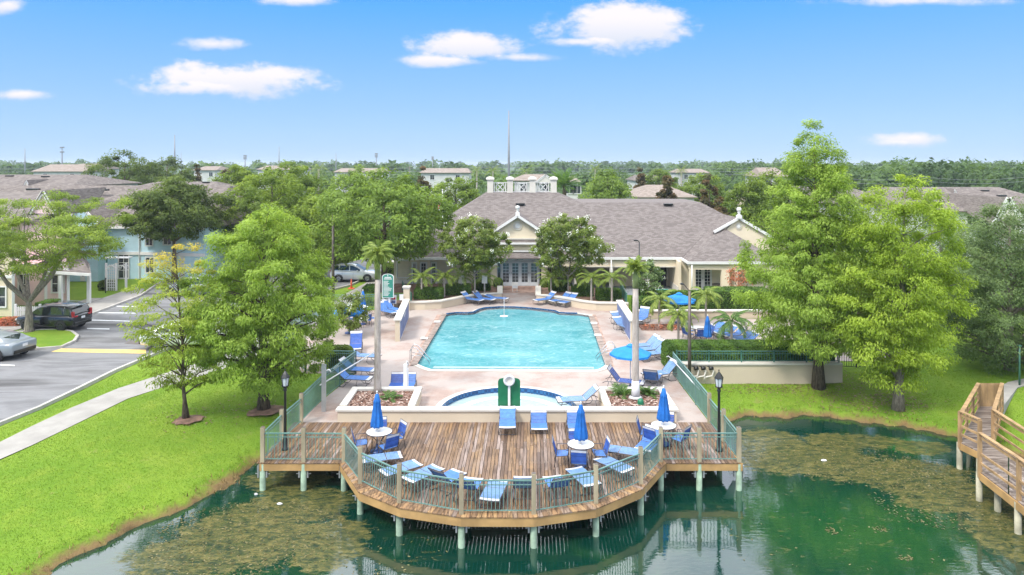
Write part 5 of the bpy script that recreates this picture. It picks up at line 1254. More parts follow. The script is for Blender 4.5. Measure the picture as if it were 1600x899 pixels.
medallion(ch, 19.4, gw-.02, ZA(353.5,gw), .27); finial(ch, 19.4, gw-.16, 5.9, .95)
bx(ch, 'wing_beam', 14.15, 21.3, wy+.12, wy+.42, 2.1, WZ-.14, 'stucco')
for px, w in ((1082,.42),(1133,.62),(1150,.2)):
    xx = XA(px,wy+.2); bx(ch, 'wing_column', xx-w/2, xx+w/2, wy+.1, wy+.44, 0, 2.095, 'stucco'); bx(ch, 'column_base', xx-w/2-.06, xx+w/2+.06, wy+.04, wy+.5, 0, .4, 'cap')
bb = MB(); bb.tube([(XA(1081,55.9),55.86,2.5),(XA(1081,55.9),55.86,0)],.05,6); bb.build('downpipe', M['white'], ch, True)
bx(ch, 'wing_back_wall', 13.8, 22, 57.9, 58.1, 0, 2.72, 'stucco'); frenchdoor(ch, XA(1084,57.9), XA(1112,57.9), .05, 2.1, 57.88, 'white', 'glass', 2, 6, .25)
bx(ch, 'wing_ceiling', 14.2, 21.4, wy+.43, 57.88, 2.3, 2.36, 'cap')
# balustrade on the flat top
for k in range(4):
    xx = XA((766,797,832,865)[k], yt+.3); bb = MB(); z0 = zt_-.25; hh = ZA(281,yt+.3)-z0
    bb.box((xx,yt+.3,z0+hh/2),(.56,.56,hh)); bb.box((xx,yt+.3,z0+hh+.04),(.76,.76,.12)); bb.lathe([(.42,.1),(.36,.2),(.2,.28),(0,.31)],4,(xx,yt+.3,z0+hh),False); bb.build('roof_post', M['cap'], ch, True)
for a, c in ((766,797),(797,832),(832,865)):
    x0, x1 = XA(a,yt+.3)+.28, XA(c,yt+.3)-.28; z0, z1 = zt_+.08, zt_+.95; y_ = yt+.3; xm = (x0+x1)/2; zm = (z0+z1)/2; rr = .40
    segs = [((x0,y_,z0),(x1,y_,z0)),((x0,y_,z1),(x1,y_,z1)),((xm-rr,y_,z0),(xm+rr,y_,z1)),((xm-rr,y_,z1),(xm+rr,y_,z0)),((xm-rr-.14,y_,z0),(xm-rr-.14,y_,z1)),((xm+rr+.14,y_,z0),(xm+rr+.14,y_,z1))]
    for k in range(12): a0, a1 = 2*PI*k/12, 2*PI*(k+1)/12; segs.append(((xm+rr*math.cos(a0),y_,zm+rr*math.sin(a0)),(xm+rr*math.cos(a1),y_,zm+rr*math.sin(a1))))
    bars(ch, 'lattice_panel', segs, .07, .07, 'white')
for px, py in ((813,321.5),(1044,322)):
    D = (10.5-2.75+SL*EY)/(SL+(py-HY)/F); bb = MB(); bb.bar((XA(px-7,D),D,zr(D)+.12),(XA(px+7,D),D,zr(D)+.12),.5,.14); bb.build('ridge_vent', M['black'], ch, True)

# porch furniture
t = thing('patio_table', 'small dark table with chair on the porch of the right wing', 'table', (XA(1122,57.4),57.4,0))
bb = MB(); bb.lathe([(0,.70),(.5,.70),(.5,.74),(0,.74)],14); bb.build('table_top', M['pole'], t); bb = MB(); bb.lathe([(.3,0),(.05,.05),(.04,.7)],10); bb.build('pedestal', M['black'], t)
for k,(px,dd_) in enumerate(((1030,54.6),(1045,54.2),(1100,54.0))):
    t = thing('patio_table', ['green topped table at the edge of the porch, leftmost','green topped table in front of the porch, beside the leftmost one','green topped table before the wing columns'][k], 'table', (XA(px,dd_),dd_,0))
    bb = MB(); bb.box((0,0,.74),(1.5,.8,.05),bev=.01); bb.build('table_top', M['tablegreen'], t)
    bb = MB(); 
    for sx in (-.55,.55):
        for sy in (-.3,.3): bb.tube([(sx,sy,.72),(sx*1.1,sy*1.2,0)],.025,6)
    bb.build('leg_frame', M['white'], t)
    for sy in (-.75,.75): bb = MB(); bb.box((0,sy,.44),(1.4,.26,.04),bev=.01); bb.build('bench', M['tablegreen'], t)
# ------------------------------------------------------------------ townhouses on the left
def roofvents(par, lst, ridge):
    for (x, y, z, w) in lst:
        bb = MB(); bb.box((x,y,z),(w,.5,.16)); bb.build('roof_vent', M['black'], par, True)
bh = thing('blue_townhouse', 'pale blue two storey townhouse with white trim and grey brown roof behind the dark oak', 'house', (-36,66,0))
by = 64.5; ez = ZA(355,by); xl, xc, xr = XA(125,by), XA(219,by), XA(330,by)
bx(bh, 'wall', xl, xc, by, by+8, 0, ez, 'blue_s')
bb = MB(); yb2 = by-1.6+ (by*0); P = [(xc,by),(xr,by-3.5+2.2),(xr,by+8),(xc,by+8)]; bb.prism(P, 0, ez); bb.build('wing_wall', M['blue_s'], bh, True)
bars(bh, 'corner_trim', [((xc,by-.03,0),(xc,by-.03,ez)),((xl+.1,by-.03,0),(xl+.1,by-.03,ez))], .2, .12, 'white')
bars(bh, 'belt_trim', [((xl,by-.05,ZA(396,by)),(xc,by-.05,ZA(396,by))),((xc,by-.05,ZA(396,by)),(xr,by-1.35,ZA(396,by)))], .1, .28, 'white')
bars(bh, 'eave_trim', [((xl,by-.35,ez),(xc,by-.35,ez)),((xc,by-.35,ez),(xr,by-1.7,ez))], .16, .22, 'white')
ry = 74.; rz = ZA(290,ry)
roofpoly(bh, 'roof', [[(xl-22,by-.4,ez+.08),(xr,by-.4,ez+.08),(xr-2,ry,rz),(xl-22,ry,rz)],[(xl-22,ry,rz),(xr-2,ry,rz),(xr,ry+9,ez),(xl-22,ry+9,ez)],[(xr,by-.4,ez+.08),(xr+2.5,ry,ez),(xr,ry+9,ez),(xr-2,ry,rz)]], 'shingle_d')
# gabled bay
g0, g1, gp = XA(98,by-1.5), XA(157,by-1.5), XA(124,by-1.5); zg0, zgp = ZA(353,by-1.5), ZA(320,by-1.5)
bx(bh, 'bay_wall', g0+.3, g1-.3, by-1.4, by-.02, 0, zg0, 'blue_s')
bb = MB(); bb.xz([(g0+.2,zg0),(g1-.2,zg0),(gp,zgp-.15)], by-1.45, by-1.2); bb.build('gable_wall', M['blue_s'], bh, True)
bars(bh, 'rake_trim', [((g0,by-1.55,zg0),(gp,by-1.55,zgp)),((gp,by-1.55,zgp),(g1,by-1.55,zg0)),((g0+.2,by-1.55,zg0-.1),(g1-.1,by-1.55,zg0-.1)),((g0+.2,by-1.55,zg0-.5),(g1-.1,by-1.55,zg0-.5))], .12, .2, 'white')
roofpoly(bh, 'gable_roof', [[(g0-.1,by-1.6,zg0+.05),(gp,by-1.6,zgp+.08),(gp,by+6,zgp+.08),(g0-.1,by+1,zg0+.05)],[(gp,by-1.6,zgp+.08),(g1+.1,by-1.6,zg0+.05),(g1+.1,by+1,zg0+.05),(gp,by+6,zgp+.08)]], 'shingle_d')
window(bh, XA(228,by-.35), XA(238,by-.35), ZA(383,by), ZA(361,by), by-.32, 2, 2)
window(bh, XA(256,by-.6), XA(268,by-.6), ZA(381,by), ZA(359,by), by-.6, 2, 2)
window(bh, XA(228,by-.35), XA(240,by-.35), ZA(425,by), ZA(402,by), by-.32, 2, 2)
window(bh, XA(186,by), XA(201,by), .1, 2.2, by-.01, 2, 3); frenchdoor(bh, XA(126,by-1.4), XA(134,by-1.4), .05, 2.1, by-1.42, 'white','glass',1,4,.4)
window(bh, XA(104,by-1.4), XA(114,by-1.4), 3.0, 4.2, by-1.42, 2, 2)
for px in (157,166): bx(bh, 'meter_box', XA(px-2,by), XA(px+2,by), by-.12, by-.01, 1.5, 2.0, 'white' if px < 160 else 'tealglass')
roofvents(bh, [(XA(160,71),71,ZA(297,71),1.15),(XA(52,71),71,ZA(296,71),1.15)], 0)
bx(bh, 'white_annex', XA(300,66), XA(322,66), 63.6, 66, 0, 2.5, 'white_s'); window(bh, XA(304,64), XA(312,64), .8, 2.0, 63.58, 2, 2)
# pink house
ph = thing('pink_townhouse', 'pink two storey townhouse with white trim and steep gable behind the street tree', 'house', (-34,54,0))
py_ = 52.4; pz = ZA(352,py_); pl, pr = XA(20,py_), XA(107,py_)
bb = MB(); bb.prism([(pl,py_),(pr,py_),(XA(106,60),60),(XA(0,60),60)],0,3.0); bb.build('wall', M['pink_s'], ph, True)
bb = MB(); bb.prism([(pl,py_+1),(XA(96,py_+1),py_+1),(XA(95,60),60),(XA(0,60),60)],3.0,ZA(345,py_+1)); bb.build('upper_wall', M['pink_s'], ph, True)
bars(ph, 'belt_trim', [((pl,py_-.05,3.02),(pr,py_-.05,3.02)),((pl,py_-.05,2.72),(pr,py_-.05,2.72))], .12, .16, 'white')
bars(ph, 'corner_trim', [((pr,py_-.03,0),(pr,py_-.03,2.64)),((XA(72,py_),py_-.03,0),(XA(72,py_),py_-.03,2.64))], .18, .1, 'white')
q0, q1, qm = XA(48,py_+.8), XA(88,py_+.8), XA(68,py_+.8); zq0, zqp = ZA(334,py_+.8), ZA(300,py_+.8)
bb = MB(); bb.xz([(q0,zq0),(q1,zq0),(qm,zqp-.1)], py_+.8, py_+1.0); bb.build('gable_wall', M['pink_s'], ph, True)
bars(ph, 'rake_trim', [((q0,py_+.7,zq0),(qm,py_+.7,zqp)),((qm,py_+.7,zqp),(q1,py_+.7,zq0))], .12, .22, 'white')
roofpoly(ph, 'gable_roof', [[(q0-.1,py_+.6,zq0),(qm,py_+.6,zqp+.08),(qm,py_+9,zqp+.08),(q0-.1,py_+5,zq0)],[(qm,py_+.6,zqp+.08),(q1+.1,py_+.6,zq0),(q1+.1,py_+5,zq0),(qm,py_+9,zqp+.08)]], 'shingle_d')
e2 = ZA(346,py_+.6); roofpoly(ph, 'roof', [[(XA(-160,52),py_+.6,e2),(XA(98,53),py_+.6,e2),(XA(60,66),66,ZA(300,66)),(XA(-160,66),66,ZA(300,66))],[(XA(98,53),py_+.6,e2),(XA(96,62),62,e2),(XA(60,66),66,ZA(300,66))]], 'shingle_d')
window(ph, XA(82,py_), XA(100,py_), 1.0, 2.25, py_-.01, 2, 2); window(ph, XA(27,py_+1), XA(38,py_+1), 3.35, 4.7, py_+.98, 2, 2); window(ph, XA(30,py_), XA(44,py_), .8, 2.3, py_-.01, 2, 2)
pz2 = ZA(418,53); roofpoly(ph, 'porch_roof', [[(pr-1.2,py_-.6,2.75),(XA(152,53),py_-.2,2.45),(XA(140,56),56,2.6),(pr-1.2,56,3.3)]], 'shingle_d')
bars(ph, 'porch_trim', [((pr-1.2,py_-.65,2.58),(XA(152,53),py_-.25,2.32))], .12, .2, 'white')
for px, yy in ((139,53.2),(95,51.9)): bx(ph, 'porch_post', XA(px,yy)-.11, XA(px,yy)+.11, yy-.11, yy+.11, 0, 2.3, 'white')
bx(ph, 'porch_floor', pr, XA(136,53), 51.5, 55, .005, .06, 'concrete')
# cream house at the edge of the picture
cr = thing('cream_house', 'cream house front with white sash window at the left edge of the photo', 'house', (-37,50,0))
cy = 48.6; bb = MB(); bb.prism([(XA(-120,cy),cy),(XA(20,cy),cy),(XA(18,cy+2.5),cy+2.5),(XA(-120,cy),cy+2.5)],0,4.9); bb.build('wall', M['cream_s'], cr, True); bars(cr, 'corner_trim', [((XA(21,cy),cy-.02,0),(XA(21,cy),cy-.02,4.9))], .16, .1, 'white')
window(cr, XA(-8,cy), XA(9,cy), ZA(479,cy), ZA(449,cy), cy-.01, 1, 2); bars(cr, 'belt_trim', [((XA(-120,cy),cy-.05,2.75),(XA(20,cy),cy-.05,2.75))], .12, .2, 'white')
roofpoly(cr, 'roof', [[(XA(-120,cy),cy-.4,4.9),(XA(22,cy),cy-.4,4.9),(XA(22,cy+2.5),cy+2.5,5.9),(XA(-120,cy),cy+2.5,5.9)]], 'shingle_d')
# rows further back: roofs above walls, gablets and vents
def rowhouse(label, x0, x1, y, yr, ridge_px, eave_px, mat='shingle_d', wall='white_s', gab=(), vents=(), hip=3.0, z1=None):
    t = thing('townhouse_row', label, 'house', ((XA(x0,y)+XA(x1,y))/2,y,0)); a, c = XA(x0,y), XA(x1,y); ez_, rz_ = ZA(eave_px,y), ZA(ridge_px,yr)
    bx(t, 'wall', a+.4, c-.4, y+.4, 2*yr-y-.4, 0, ez_, wall)
    roofpoly(t, 'roof', [[(a,y,ez_),(c,y,ez_),(c-hip,yr,rz_),(a+hip,yr,rz_)],[(a+hip,yr,rz_),(c-hip,yr,rz_),(c,2*yr-y,ez_),(a,2*yr-y,ez_)],[(c,y,ez_),(c,2*yr-y,ez_),(c-hip,yr,rz_)],[(a,2*yr-y,ez_),(a,y,ez_),(a+hip,yr,rz_)]], mat)
    for (px, pt, pb, hw) in gab:
        s_ = (rz_-ez_)/(yr-y); D = (10.5-ez_+s_*y)/(s_+(pb-HY)/F); zb = ZA(pb,D); zt = ZA(pt,D); xm = XA(px,D); w = hw*D/F; dep = (zt-zb)/s_
        bb = MB(); bb.xz([(xm-w,zb-.3),(xm+w,zb-.3),(xm,zt)], D-.1, D+.05); bb.build('gable_wall', M['cap'], t, True)
        bars(t, 'rake_trim', [((xm-w,D-.14,zb-.25),(xm,D-.14,zt)),((xm,D-.14,zt),(xm+w,D-.14,zb-.25))], .08, max(.08,hw*.02), 'white')
        roofpoly(t, 'gable_roof', [[(xm-w-.1,D-.2,zb-.3),(xm,D-.2,zt+.06),(xm,D+dep,zt+.06),(xm-w-.1,D+.1,zb-.3)],[(xm,D-.2,zt+.06),(xm+w+.1,D-.2,zb-.3),(xm+w+.1,D+.1,zb-.3),(xm,D+dep,zt+.06)]], mat, .05)
    for (px, pyv, w) in vents:
        s_ = (rz_-ez_)/(yr-y); D = (10.5-ez_+s_*y)/(s_+(pyv-HY)/F); bb = MB(); bb.box((XA(px,D),D,ZA(pyv,D)+.08),(w*D/F,.4,.14)); bb.build('roof_vent', M['black'], t, True)
    n = max(2, int((c-a)/4.5))
    if (c-a) < 60:
        for k in range(n):
            wx = a+(c-a)*(k+.5)/n; window(t, wx-.5, wx+.5, ez_-1.7, ez_-.6, y+.39, 2, 1)
    return t
rowhouse('long grey brown roofed townhouse row behind the pink house', -220, 112, 84, 92, 273, 291, vents=((15,276,11),(71,277,11)), gab=((42,282,290,5),))
rowhouse('grey brown roofed townhouse row behind the dark oak', 148, 335, 80, 88, 284, 306, vents=((322,286,10),))
rowhouse('grey brown roofed row at the right edge, with a cream gable', 1415, 1700, 78, 88, 292.5, 330, gab=((1575,310,352,26),(1491.5,296,301.5,3.6)), vents=((1487,306.5,12),(1565,307,13),(1539,299,11),(1548,320,11)))
rowhouse('second grey brown roofed row beyond the yellow green cypress', 1290, 1420, 84, 92, 294, 318)
rowhouse('roofed house half hidden right of the tall cypress top', 1196, 1330, 92, 100, 291, 306, gab=((1198,290,300,6),), wall='cream_s')
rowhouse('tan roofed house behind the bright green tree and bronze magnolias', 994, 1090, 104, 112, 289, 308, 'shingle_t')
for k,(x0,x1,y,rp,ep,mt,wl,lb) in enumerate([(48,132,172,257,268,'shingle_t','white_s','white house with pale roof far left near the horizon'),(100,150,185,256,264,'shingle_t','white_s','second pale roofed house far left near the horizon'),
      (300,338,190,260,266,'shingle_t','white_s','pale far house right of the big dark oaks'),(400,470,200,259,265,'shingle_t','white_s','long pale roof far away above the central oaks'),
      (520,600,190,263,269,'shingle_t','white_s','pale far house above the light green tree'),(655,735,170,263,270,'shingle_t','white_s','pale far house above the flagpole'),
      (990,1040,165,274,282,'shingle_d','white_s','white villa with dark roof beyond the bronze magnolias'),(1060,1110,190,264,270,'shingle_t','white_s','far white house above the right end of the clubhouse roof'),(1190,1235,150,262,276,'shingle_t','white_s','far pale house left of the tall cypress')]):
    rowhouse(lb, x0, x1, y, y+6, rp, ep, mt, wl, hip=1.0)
v = rowhouse('white two storey villa with tan roof right of the mast, behind the balustrade', 800, 872, 112, 117, 272.5, 282, 'shingle_t', 'white_s', gab=((852,273.5,283,15),), hip=2)
v = rowhouse('white apartment house with balconies right of the fan palm', 884, 908, 100, 104, 276, 284, 'shingle_t', 'white_s', hip=.6)
# flagpole, masts, lights, wires
def mast(label, px, top, D, r, cat='mast', name='mast', mat='mast', rungs=0):
    t = thing(name, label, cat, (XA(px,D),D,0)); z = ZA(top,D); bb = MB(); bb.tube([(0,0,0),(0,0,z*.6),(0,0,z)],[r,r*.7,r*.3],8); bb.build('shaft', M[mat], t)
    if rungs:
        bb = MB()
        for k in range(rungs): zz_ = z*(.88+.11*k/max(1,rungs-1)); bb.box((0,0,zz_),(r*3.2,r*2,r*1.2))
        bb.build('antenna', M[mat], t)
    return t
mast('tall slim grey mast rising behind the clubhouse balustrade', 795, 173, 120, .27)
mast('second tallest mast, far away above the dark oaks', 273, 211, 260, .42)
mast('lattice like far mast with antennas above the central oaks', 383, 243, 380, .5, rungs=3); mast('thin far mast left of the light green tree', 436, 229, 330, .4)
mast('thin far mast above the light green tree', 525, 239, 360, .4); mast('far telecom mast with antennas right of the light green tree', 588, 240, 420, .55, rungs=3)
mast('faint far pylon left of the tall mast', 676, 245, 500, .5, rungs=4); mast('thin far mast near the left edge', 97, 230, 300, .45, rungs=2); mast('short far mast above the left edge trees', 39, 232, 320, .4); mast('short far mast right of the second tallest mast', 283, 238, 340, .3)
t = thing('flagpole', 'white flagpole with a small hanging flag left of the clubhouse roof', 'flagpole', (XA(691.5,84),84,0)); zf = ZA(298,84)
bb = MB(); bb.tube([(0,0,0),(0,0,zf)],[.07,.045],8); bb.lathe([(0,0),(.09,.05),(.09,.12),(0,.17)],8,(0,0,zf)); bb.build('pole', M['white'], t)
bb = MB(); V = []; 
for i in range(6):
    for j in range(5): V.append((-.05-.10*i-.03*math.sin(j), .10*math.sin(i*1.6), zf-.7-.34*j-.09*i))
bb.add(V, [(i*5+j,i*5+j+1,(i+1)*5+j+1,(i+1)*5+j) for i in range(5) for j in range(4)], True)
m_, nt = newmat('red and white striped flag cloth'); zz_ = node(nt,'ShaderNodeSeparateXYZ',{0:coords(nt)}).outputs[2]
out(nt, bsdf(nt, mixc(nt, mth(nt,'GREATER_THAN', mth(nt,'FRACT', mth(nt,'MULTIPLY', zz_, 3.2)), .5), (.6,.6,.6), (.45,.03,.04)), .8)); M['flagc'] = m_
bb.build('flag', M['flagc'], t)
def streetlight(label, px, top, D, r, mat, arm, head=(.5,.2,.09), drop=0.0, base=0.0):
    t = thing('street_light', label, 'street light', (XA(px,D),D,base)); z = ZA(top,D)-base; bb = MB(); bb.tube([(0,0,0),(0,0,z)],[r,r*.75],8); bb.build('pole', M[mat], t)
    bb = MB(); bb.bar((0,0,z-.02),(arm,0,z+drop),.05,.05); bb.build('arm', M[mat], t); bb = MB(); bb.box((arm+math.copysign(head[0]/2,arm),0,z+drop),head,bev=.02); bb.build('lamp_head', M['black'], t)
streetlight('tall brown street light between the broad cypress and the light green tree', 520.5, 321, 54, .12, 'pole', -.15, (.4,.25,.08), 0)
streetlight('weathered brown light pole standing on the retaining wall lawn beside the fence', 1077.5, 455, 34.6, .09, 'pole', -.3, (.16,.12,.08), .35, -.1)
streetlight('thin dark light pole in front of the clubhouse roof behind the tall right palm', 999, 378, 52, .06, 'black', -.12, (.3,.2,.1), .1)
# power lines far away
t = thing('power_line', 'thin power lines crossing in front of the far woodland', 'power line', (0,250,0))
for (x0,x1,py0,py1,D) in ((-300,1900,262,262,230),(-300,1900,267,266,225),(-300,1900,272,270,220),(1300,1900,284,283,140),(1300,1900,278,277,142)):
    bb = MB(); a, c = XA(x0,D), XA(x1,D); pts = [(a+(c-a)*i/24, D, ZA(py0+(py1-py0)*i/24, D)-1.0*abs(math.sin(i*PI/6))*.5) for i in range(25)]; bb.tube(pts, .05 if D > 200 else .03, 3, False); bb.build('wire', M['mast'], t, True)
for px in (-200,260,640,1180,1560,1800):
    bb = MB(); D = 228; bb.tube([(XA(px,D),D,0),(XA(px,D),D,ZA(260,D))],.14,6); bb.bar((XA(px,D)-1.1,D,ZA(262,D)),(XA(px,D)+1.1,D,ZA(262,D)),.12,.12); bb.build('utility_pole', M['pole'], t, True)
# ------------------------------------------------------------------ loungers
def facing(dx, dy): return math.atan2(dy, dx)
def make_lounger(back, mat='sling', label='', loc=(0,0,0), rz=0.0, group='blue strap sun loungers', fold=None, curl=True):
    "local +X runs from the foot end (x=-.95) to the head end; the back is hinged at x=.25"
    t = thing('sun_lounger', label, 'sun lounger', loc, rz, group); w = .33; zs = .36; hx = .22; L = .78
    cb, sb = math.cos(back), math.sin(back); tip = (hx+L*cb, zs+L*sb)
    bb = MB()
    for sy in (-w, w): bb.tube([(-.98,sy,zs-.02),(-.6,sy,zs),(hx,sy,zs),(hx+.55,sy,zs-.02),(hx+.7,sy,zs-.1)],.017,6)
    bb.tube([(-.98,-w,zs-.02),(-.99,0,zs-.02),(-.98,w,zs-.02)],.017,6)
    bb.build('side_rail', M['frame'], t)
    bb = MB()
    for sy in (-w, w): bb.tube([(hx,sy,zs+.01),(tip[0],sy,tip[1])],.016,6)
    bb.tube([(tip[0],-w,tip[1]),(tip[0],w,tip[1])],.016,6)
    if back > .3: bb.tube([(hx+L*.6*cb,-w+.05,zs+L*.6*sb),(hx+.5,-w+.05,zs-.02)],.01,5); bb.tube([(hx+L*.6*cb,w-.05,zs+L*.6*sb),(hx+.5,w-.05,zs-.02)],.01,5)
    bb.build('back_frame', M['frame'], t)
    for xc in (-.62,.42):
        bb = MB()
        for sy in (-w-.02,w+.02): bb.tube([(xc-.20,sy,zs-.02),(xc-.26,sy,.12),(xc-.14,sy,.015),(xc+.14,sy,.015),(xc+.26,sy,.12),(xc+.20,sy,zs-.02)],.015,6)
        bb.tube([(xc-.14,-w,.02),(xc-.14,w,.02)],.012,5); bb.build('leg_hoop', M['frame'], t)
    def sheet_(x0, z0, x1, z1, mat_, nm, n, sag=.015):
        bb = MB(); d = Vector((x1-x0,0,z1-z0)); Ln = d.length; d.normalize(); nn = Vector((-d.z,0,d.x))
        for k in range(n):
            a = Ln*k/n+.006; c = Ln*(k+1)/n-.004; V = []
            for s_ in (a, c):
                for j in range(5): y = -w+2*w*j/4; q = Vector((x0,0,z0)) + d*s_ + nn*(.018-sag*(1-(y/w)**2)); V.append((q.x,y,q.z))
            bb.add(V, [(j,5+j,6+j,j+1) for j in range(4)]); V2 = [(v[0]-nn.x*.008,v[1],v[2]-nn.z*.008) for v in V]; bb.add(V2, [(j+1,6+j,5+j,j) for j in range(4)])
        bb.build(nm, M[mat_], t)
    sheet_(-.97,zs-.005,-.80,zs,'whitestrap','foot_band',2); sheet_(-.79,zs,hx-.02,zs,mat,'seat_sling',14)
    k = .80; sheet_(hx+.01,zs+.005,hx+L*k*cb,zs+L*k*sb,mat,'back_sling',8); sheet_(hx+L*(k+.01)*cb,zs+L*(k+.01)*sb,tip[0],tip[1],'whitestrap','head_band',2)
    return t
PROTO = {}
def lounger(px, py, ang, back, label, mat='sling', z=0.0, grp='blue strap sun loungers', sc=(1,1,1)):
    "px, py: foot of the middle of the lounger; ang: direction of the head end in plan, degrees from +X"
    p = G(px, py, z); key = (round(back,1), mat)
    if key not in PROTO: PROTO[key] = o = make_lounger(back, mat, label, tuple(p), R(ang), grp)
    else: o = dup(PROTO[key], tuple(p), R(ang), label, group=grp)
    o.scale = sc; return o
Lg = lounger; g1 = 'loungers along the front railing of the timber deck'
Lg(596,730,18,.0,'flat lounger beside the left table on the timber deck','sling_l',grp=g1, sc=(.70,.94,.94))
Lg(626,747,38,.0,'flat lounger second from the left along the front railing','sling_l',grp=g1, sc=(.70,.94,.94))
Lg(661,756,48,.0,'flat lounger third from the left along the front railing','sling_l',grp=g1, sc=(.70,.94,.94))
Lg(698,764,235,.7,'raised lounger fourth from the left along the front railing, its back to the rail','sling',grp=g1, sc=(.70,.94,.94))
Lg(732,778,258,.7,'raised lounger behind the post left of the middle of the front railing','sling',grp=g1, sc=(.70,.94,.94))
Lg(772,783,78,.0,'flat lounger at the middle of the front railing, foot towards the water','sling_l',grp=g1, sc=(.70,.94,.94))
Lg(818,776,270,.7,'raised lounger left of the middle right post of the front railing','sling_l',grp=g1, sc=(.70,.94,.94))
Lg(871,775,283,.7,'raised lounger right of the middle right post of the front railing','sling',grp=g1, sc=(.70,.94,.94))
Lg(911,761,112,.0,'flat lounger third from the right along the front railing','sling_l',grp=g1, sc=(.70,.94,.94))
Lg(959,741,128,.0,'flat lounger second from the right along the front railing','sling_l',grp=g1, sc=(.70,.94,.94))
Lg(975,719,160,.0,'flat lounger lying crosswise between the two right tables','sling_l',grp=g1, sc=(.70,.94,.94))
Lg(1013,708,60,.7,'raised lounger behind the railing beside the right table','sling',grp=g1, sc=(.70,.94,.94))
Lg(793,671,90,.45,'lounger standing alone with its back against the cream wall below the green board','sling', sc=(.8,.95,.95))
Lg(842,671,90,1.3,'lounger folded upright against the cream wall beside the green board','sling', sc=(.62,.95,.6))
Lg(899,671,90,1.3,'upright folded lounger against the cream wall behind the closed umbrella','sling', sc=(.62,.95,.6))
g2 = 'loungers on the left side of the pool terrace'
Lg(549,602,172,.7,'lounger nearest the deck beside the left green fence','sling',grp=g2); Lg(557,588,170,.7,'lounger second nearest the deck beside the left green fence','sling',grp=g2)
Lg(566,566,172,.5,'lounger by the corner of the left green fence','sling_l',grp=g2); Lg(556,549,100,.9,'upright lounger left of the tall left palm, half behind the cypress','sling_d',grp=g2)
Lg(604,494,140,.8,'left one of two bright blue loungers below the rules board','sling',grp=g2); Lg(612,490,138,.8,'right one of two bright blue loungers below the rules board','sling',grp=g2)
Lg(620,606,90,1.2,'upright lounger left of the white pool lift post','sling_d',grp=g2,sc=(.6,.9,.6)); Lg(639,606,90,1.2,'upright lounger right behind the white pool lift post','sling',grp=g2,sc=(.6,.9,.6))
g3 = 'loungers along the curved garden walls'
Lg(737,475,150,.7,'leftmost of three loungers by the left curved wall','sling',grp=g3); Lg(755,474,148,.7,'middle one of three loungers by the left curved wall','sling',grp=g3); Lg(775,473,160,.3,'rightmost of three loungers by the left curved wall, lying almost flat','sling',grp=g3)
Lg(852,475,30,.7,'leftmost of three loungers by the right curved wall','sling',grp=g3); Lg(876,476,35,.7,'middle one of three loungers by the right curved wall','sling',grp=g3); Lg(888,478,50,.7,'rightmost of three loungers by the right curved wall','sling',grp=g3)
g4 = 'loungers on the right side of the pool terrace'
Lg(1008,549,18,.7,'farthest of three loungers in a row behind the open umbrella','sling_l',grp=g4); Lg(1014,555,18,.7,'middle one of three loungers in a row behind the open umbrella','sling_l',grp=g4); Lg(1022,562,18,.7,'nearest of three loungers in a row behind the open umbrella','sling_l',grp=g4)
Lg(1034,594,20,.8,'lounger right of the open umbrella beside the right green fence','sling_l',grp=g4); Lg(1019,604,250,.9,'lounger turned to the deck at the right end of the tall palm bed','sling',grp=g4)
Lg(974,607,160,.9,'lounger under the open umbrella behind the tall palm bed','sling_d',grp=g4); Lg(905,636,8,.7,'lounger beside the right end of the spa','sling_l',grp=g4)
Lg(970,508,112,.5,'farther lounger left of the slate blue panel wall, right of the pool','sling_l',grp=g4); Lg(974,517,112,.5,'nearer lounger left of the slate blue panel wall, right of the pool','sling_l',grp=g4); Lg(1003,505,60,.9,'lounger right behind the slate blue panel wall','sling',grp=g4)
g5 = 'loungers on the raised right terrace'
for k,(px,py,a) in enumerate(((1118,520,30),(1128,524,28),(1136,527,25),(1148,531,20),(1160,535,18),(1168,539,16))):
    Lg(px,py,a,.6,['farthest lounger of the row on the right terrace','second farthest lounger of the row on the right terrace','third lounger of the row on the right terrace','fourth lounger of the row on the right terrace','second nearest lounger of the row on the right terrace','nearest lounger of the row on the right terrace by the hedge'][k],'sling',grp=g5, sc=(.8,.8,.85))
# ------------------------------------------------------------------ chairs, tables, umbrellas
def make_chair(label, loc, rz, grp):
    t = thing('sling_chair', label, 'chair', loc, rz, grp); w = .27
    for sy in (-w, w):
        bb = MB(); bb.tube([(-.26,sy,0),(-.20,sy,.36),(-.16,sy,.62),(.12,sy,.63),(.24,sy,.60)],.014,6); bb.tube([(.24,sy,.0),(.20,sy,.40),(.24,sy,.60)],.014,6); bb.tube([(.22,sy,.42),(-.20,sy,.38),(-.34,sy,.92)],.014,6); bb.build('side_frame', M['frame'], t)
    for q_ in ((.22,.42),(-.34,.92),(-.2,.37)): bb = MB(); bb.tube([(q_[0],-w,q_[1]),(q_[0],w,q_[1])],.012,6); bb.build('cross_bar', M['frame'], t)
    def band(P0, P1, n, mat, nm):
        bb = MB(); a = Vector(P0); d = Vector(P1)-a
        for k in range(n):
            p, q = a+d*(k/n)+d.normalized()*.004, a+d*((k+1)/n)-d.normalized()*.004; nn = Vector((-d.z,0,d.x)).normalized()*.006
            bb.add([(p.x+s_*nn.x,y,p.z+s_*nn.z) for s_ in (1,-1) for p_ in (0,) for y in (-w,w)] + [(q.x+s_*nn.x,y,q.z+s_*nn.z) for s_ in (1,-1) for y in (-w,w)], [(0,1,5,4),(3,2,6,7),(0,4,6,2),(1,3,7,5)])
        bb.build(nm, M[mat], t)
    band((.22,0,.43),(-.18,0,.39),7,'sling','seat'); band((-.20,0,.42),(-.31,0,.82),7,'sling_d','backrest'); band((-.312,0,.825),(-.337,0,.915),2,'whitestrap','head_band')
    return t
CH = []
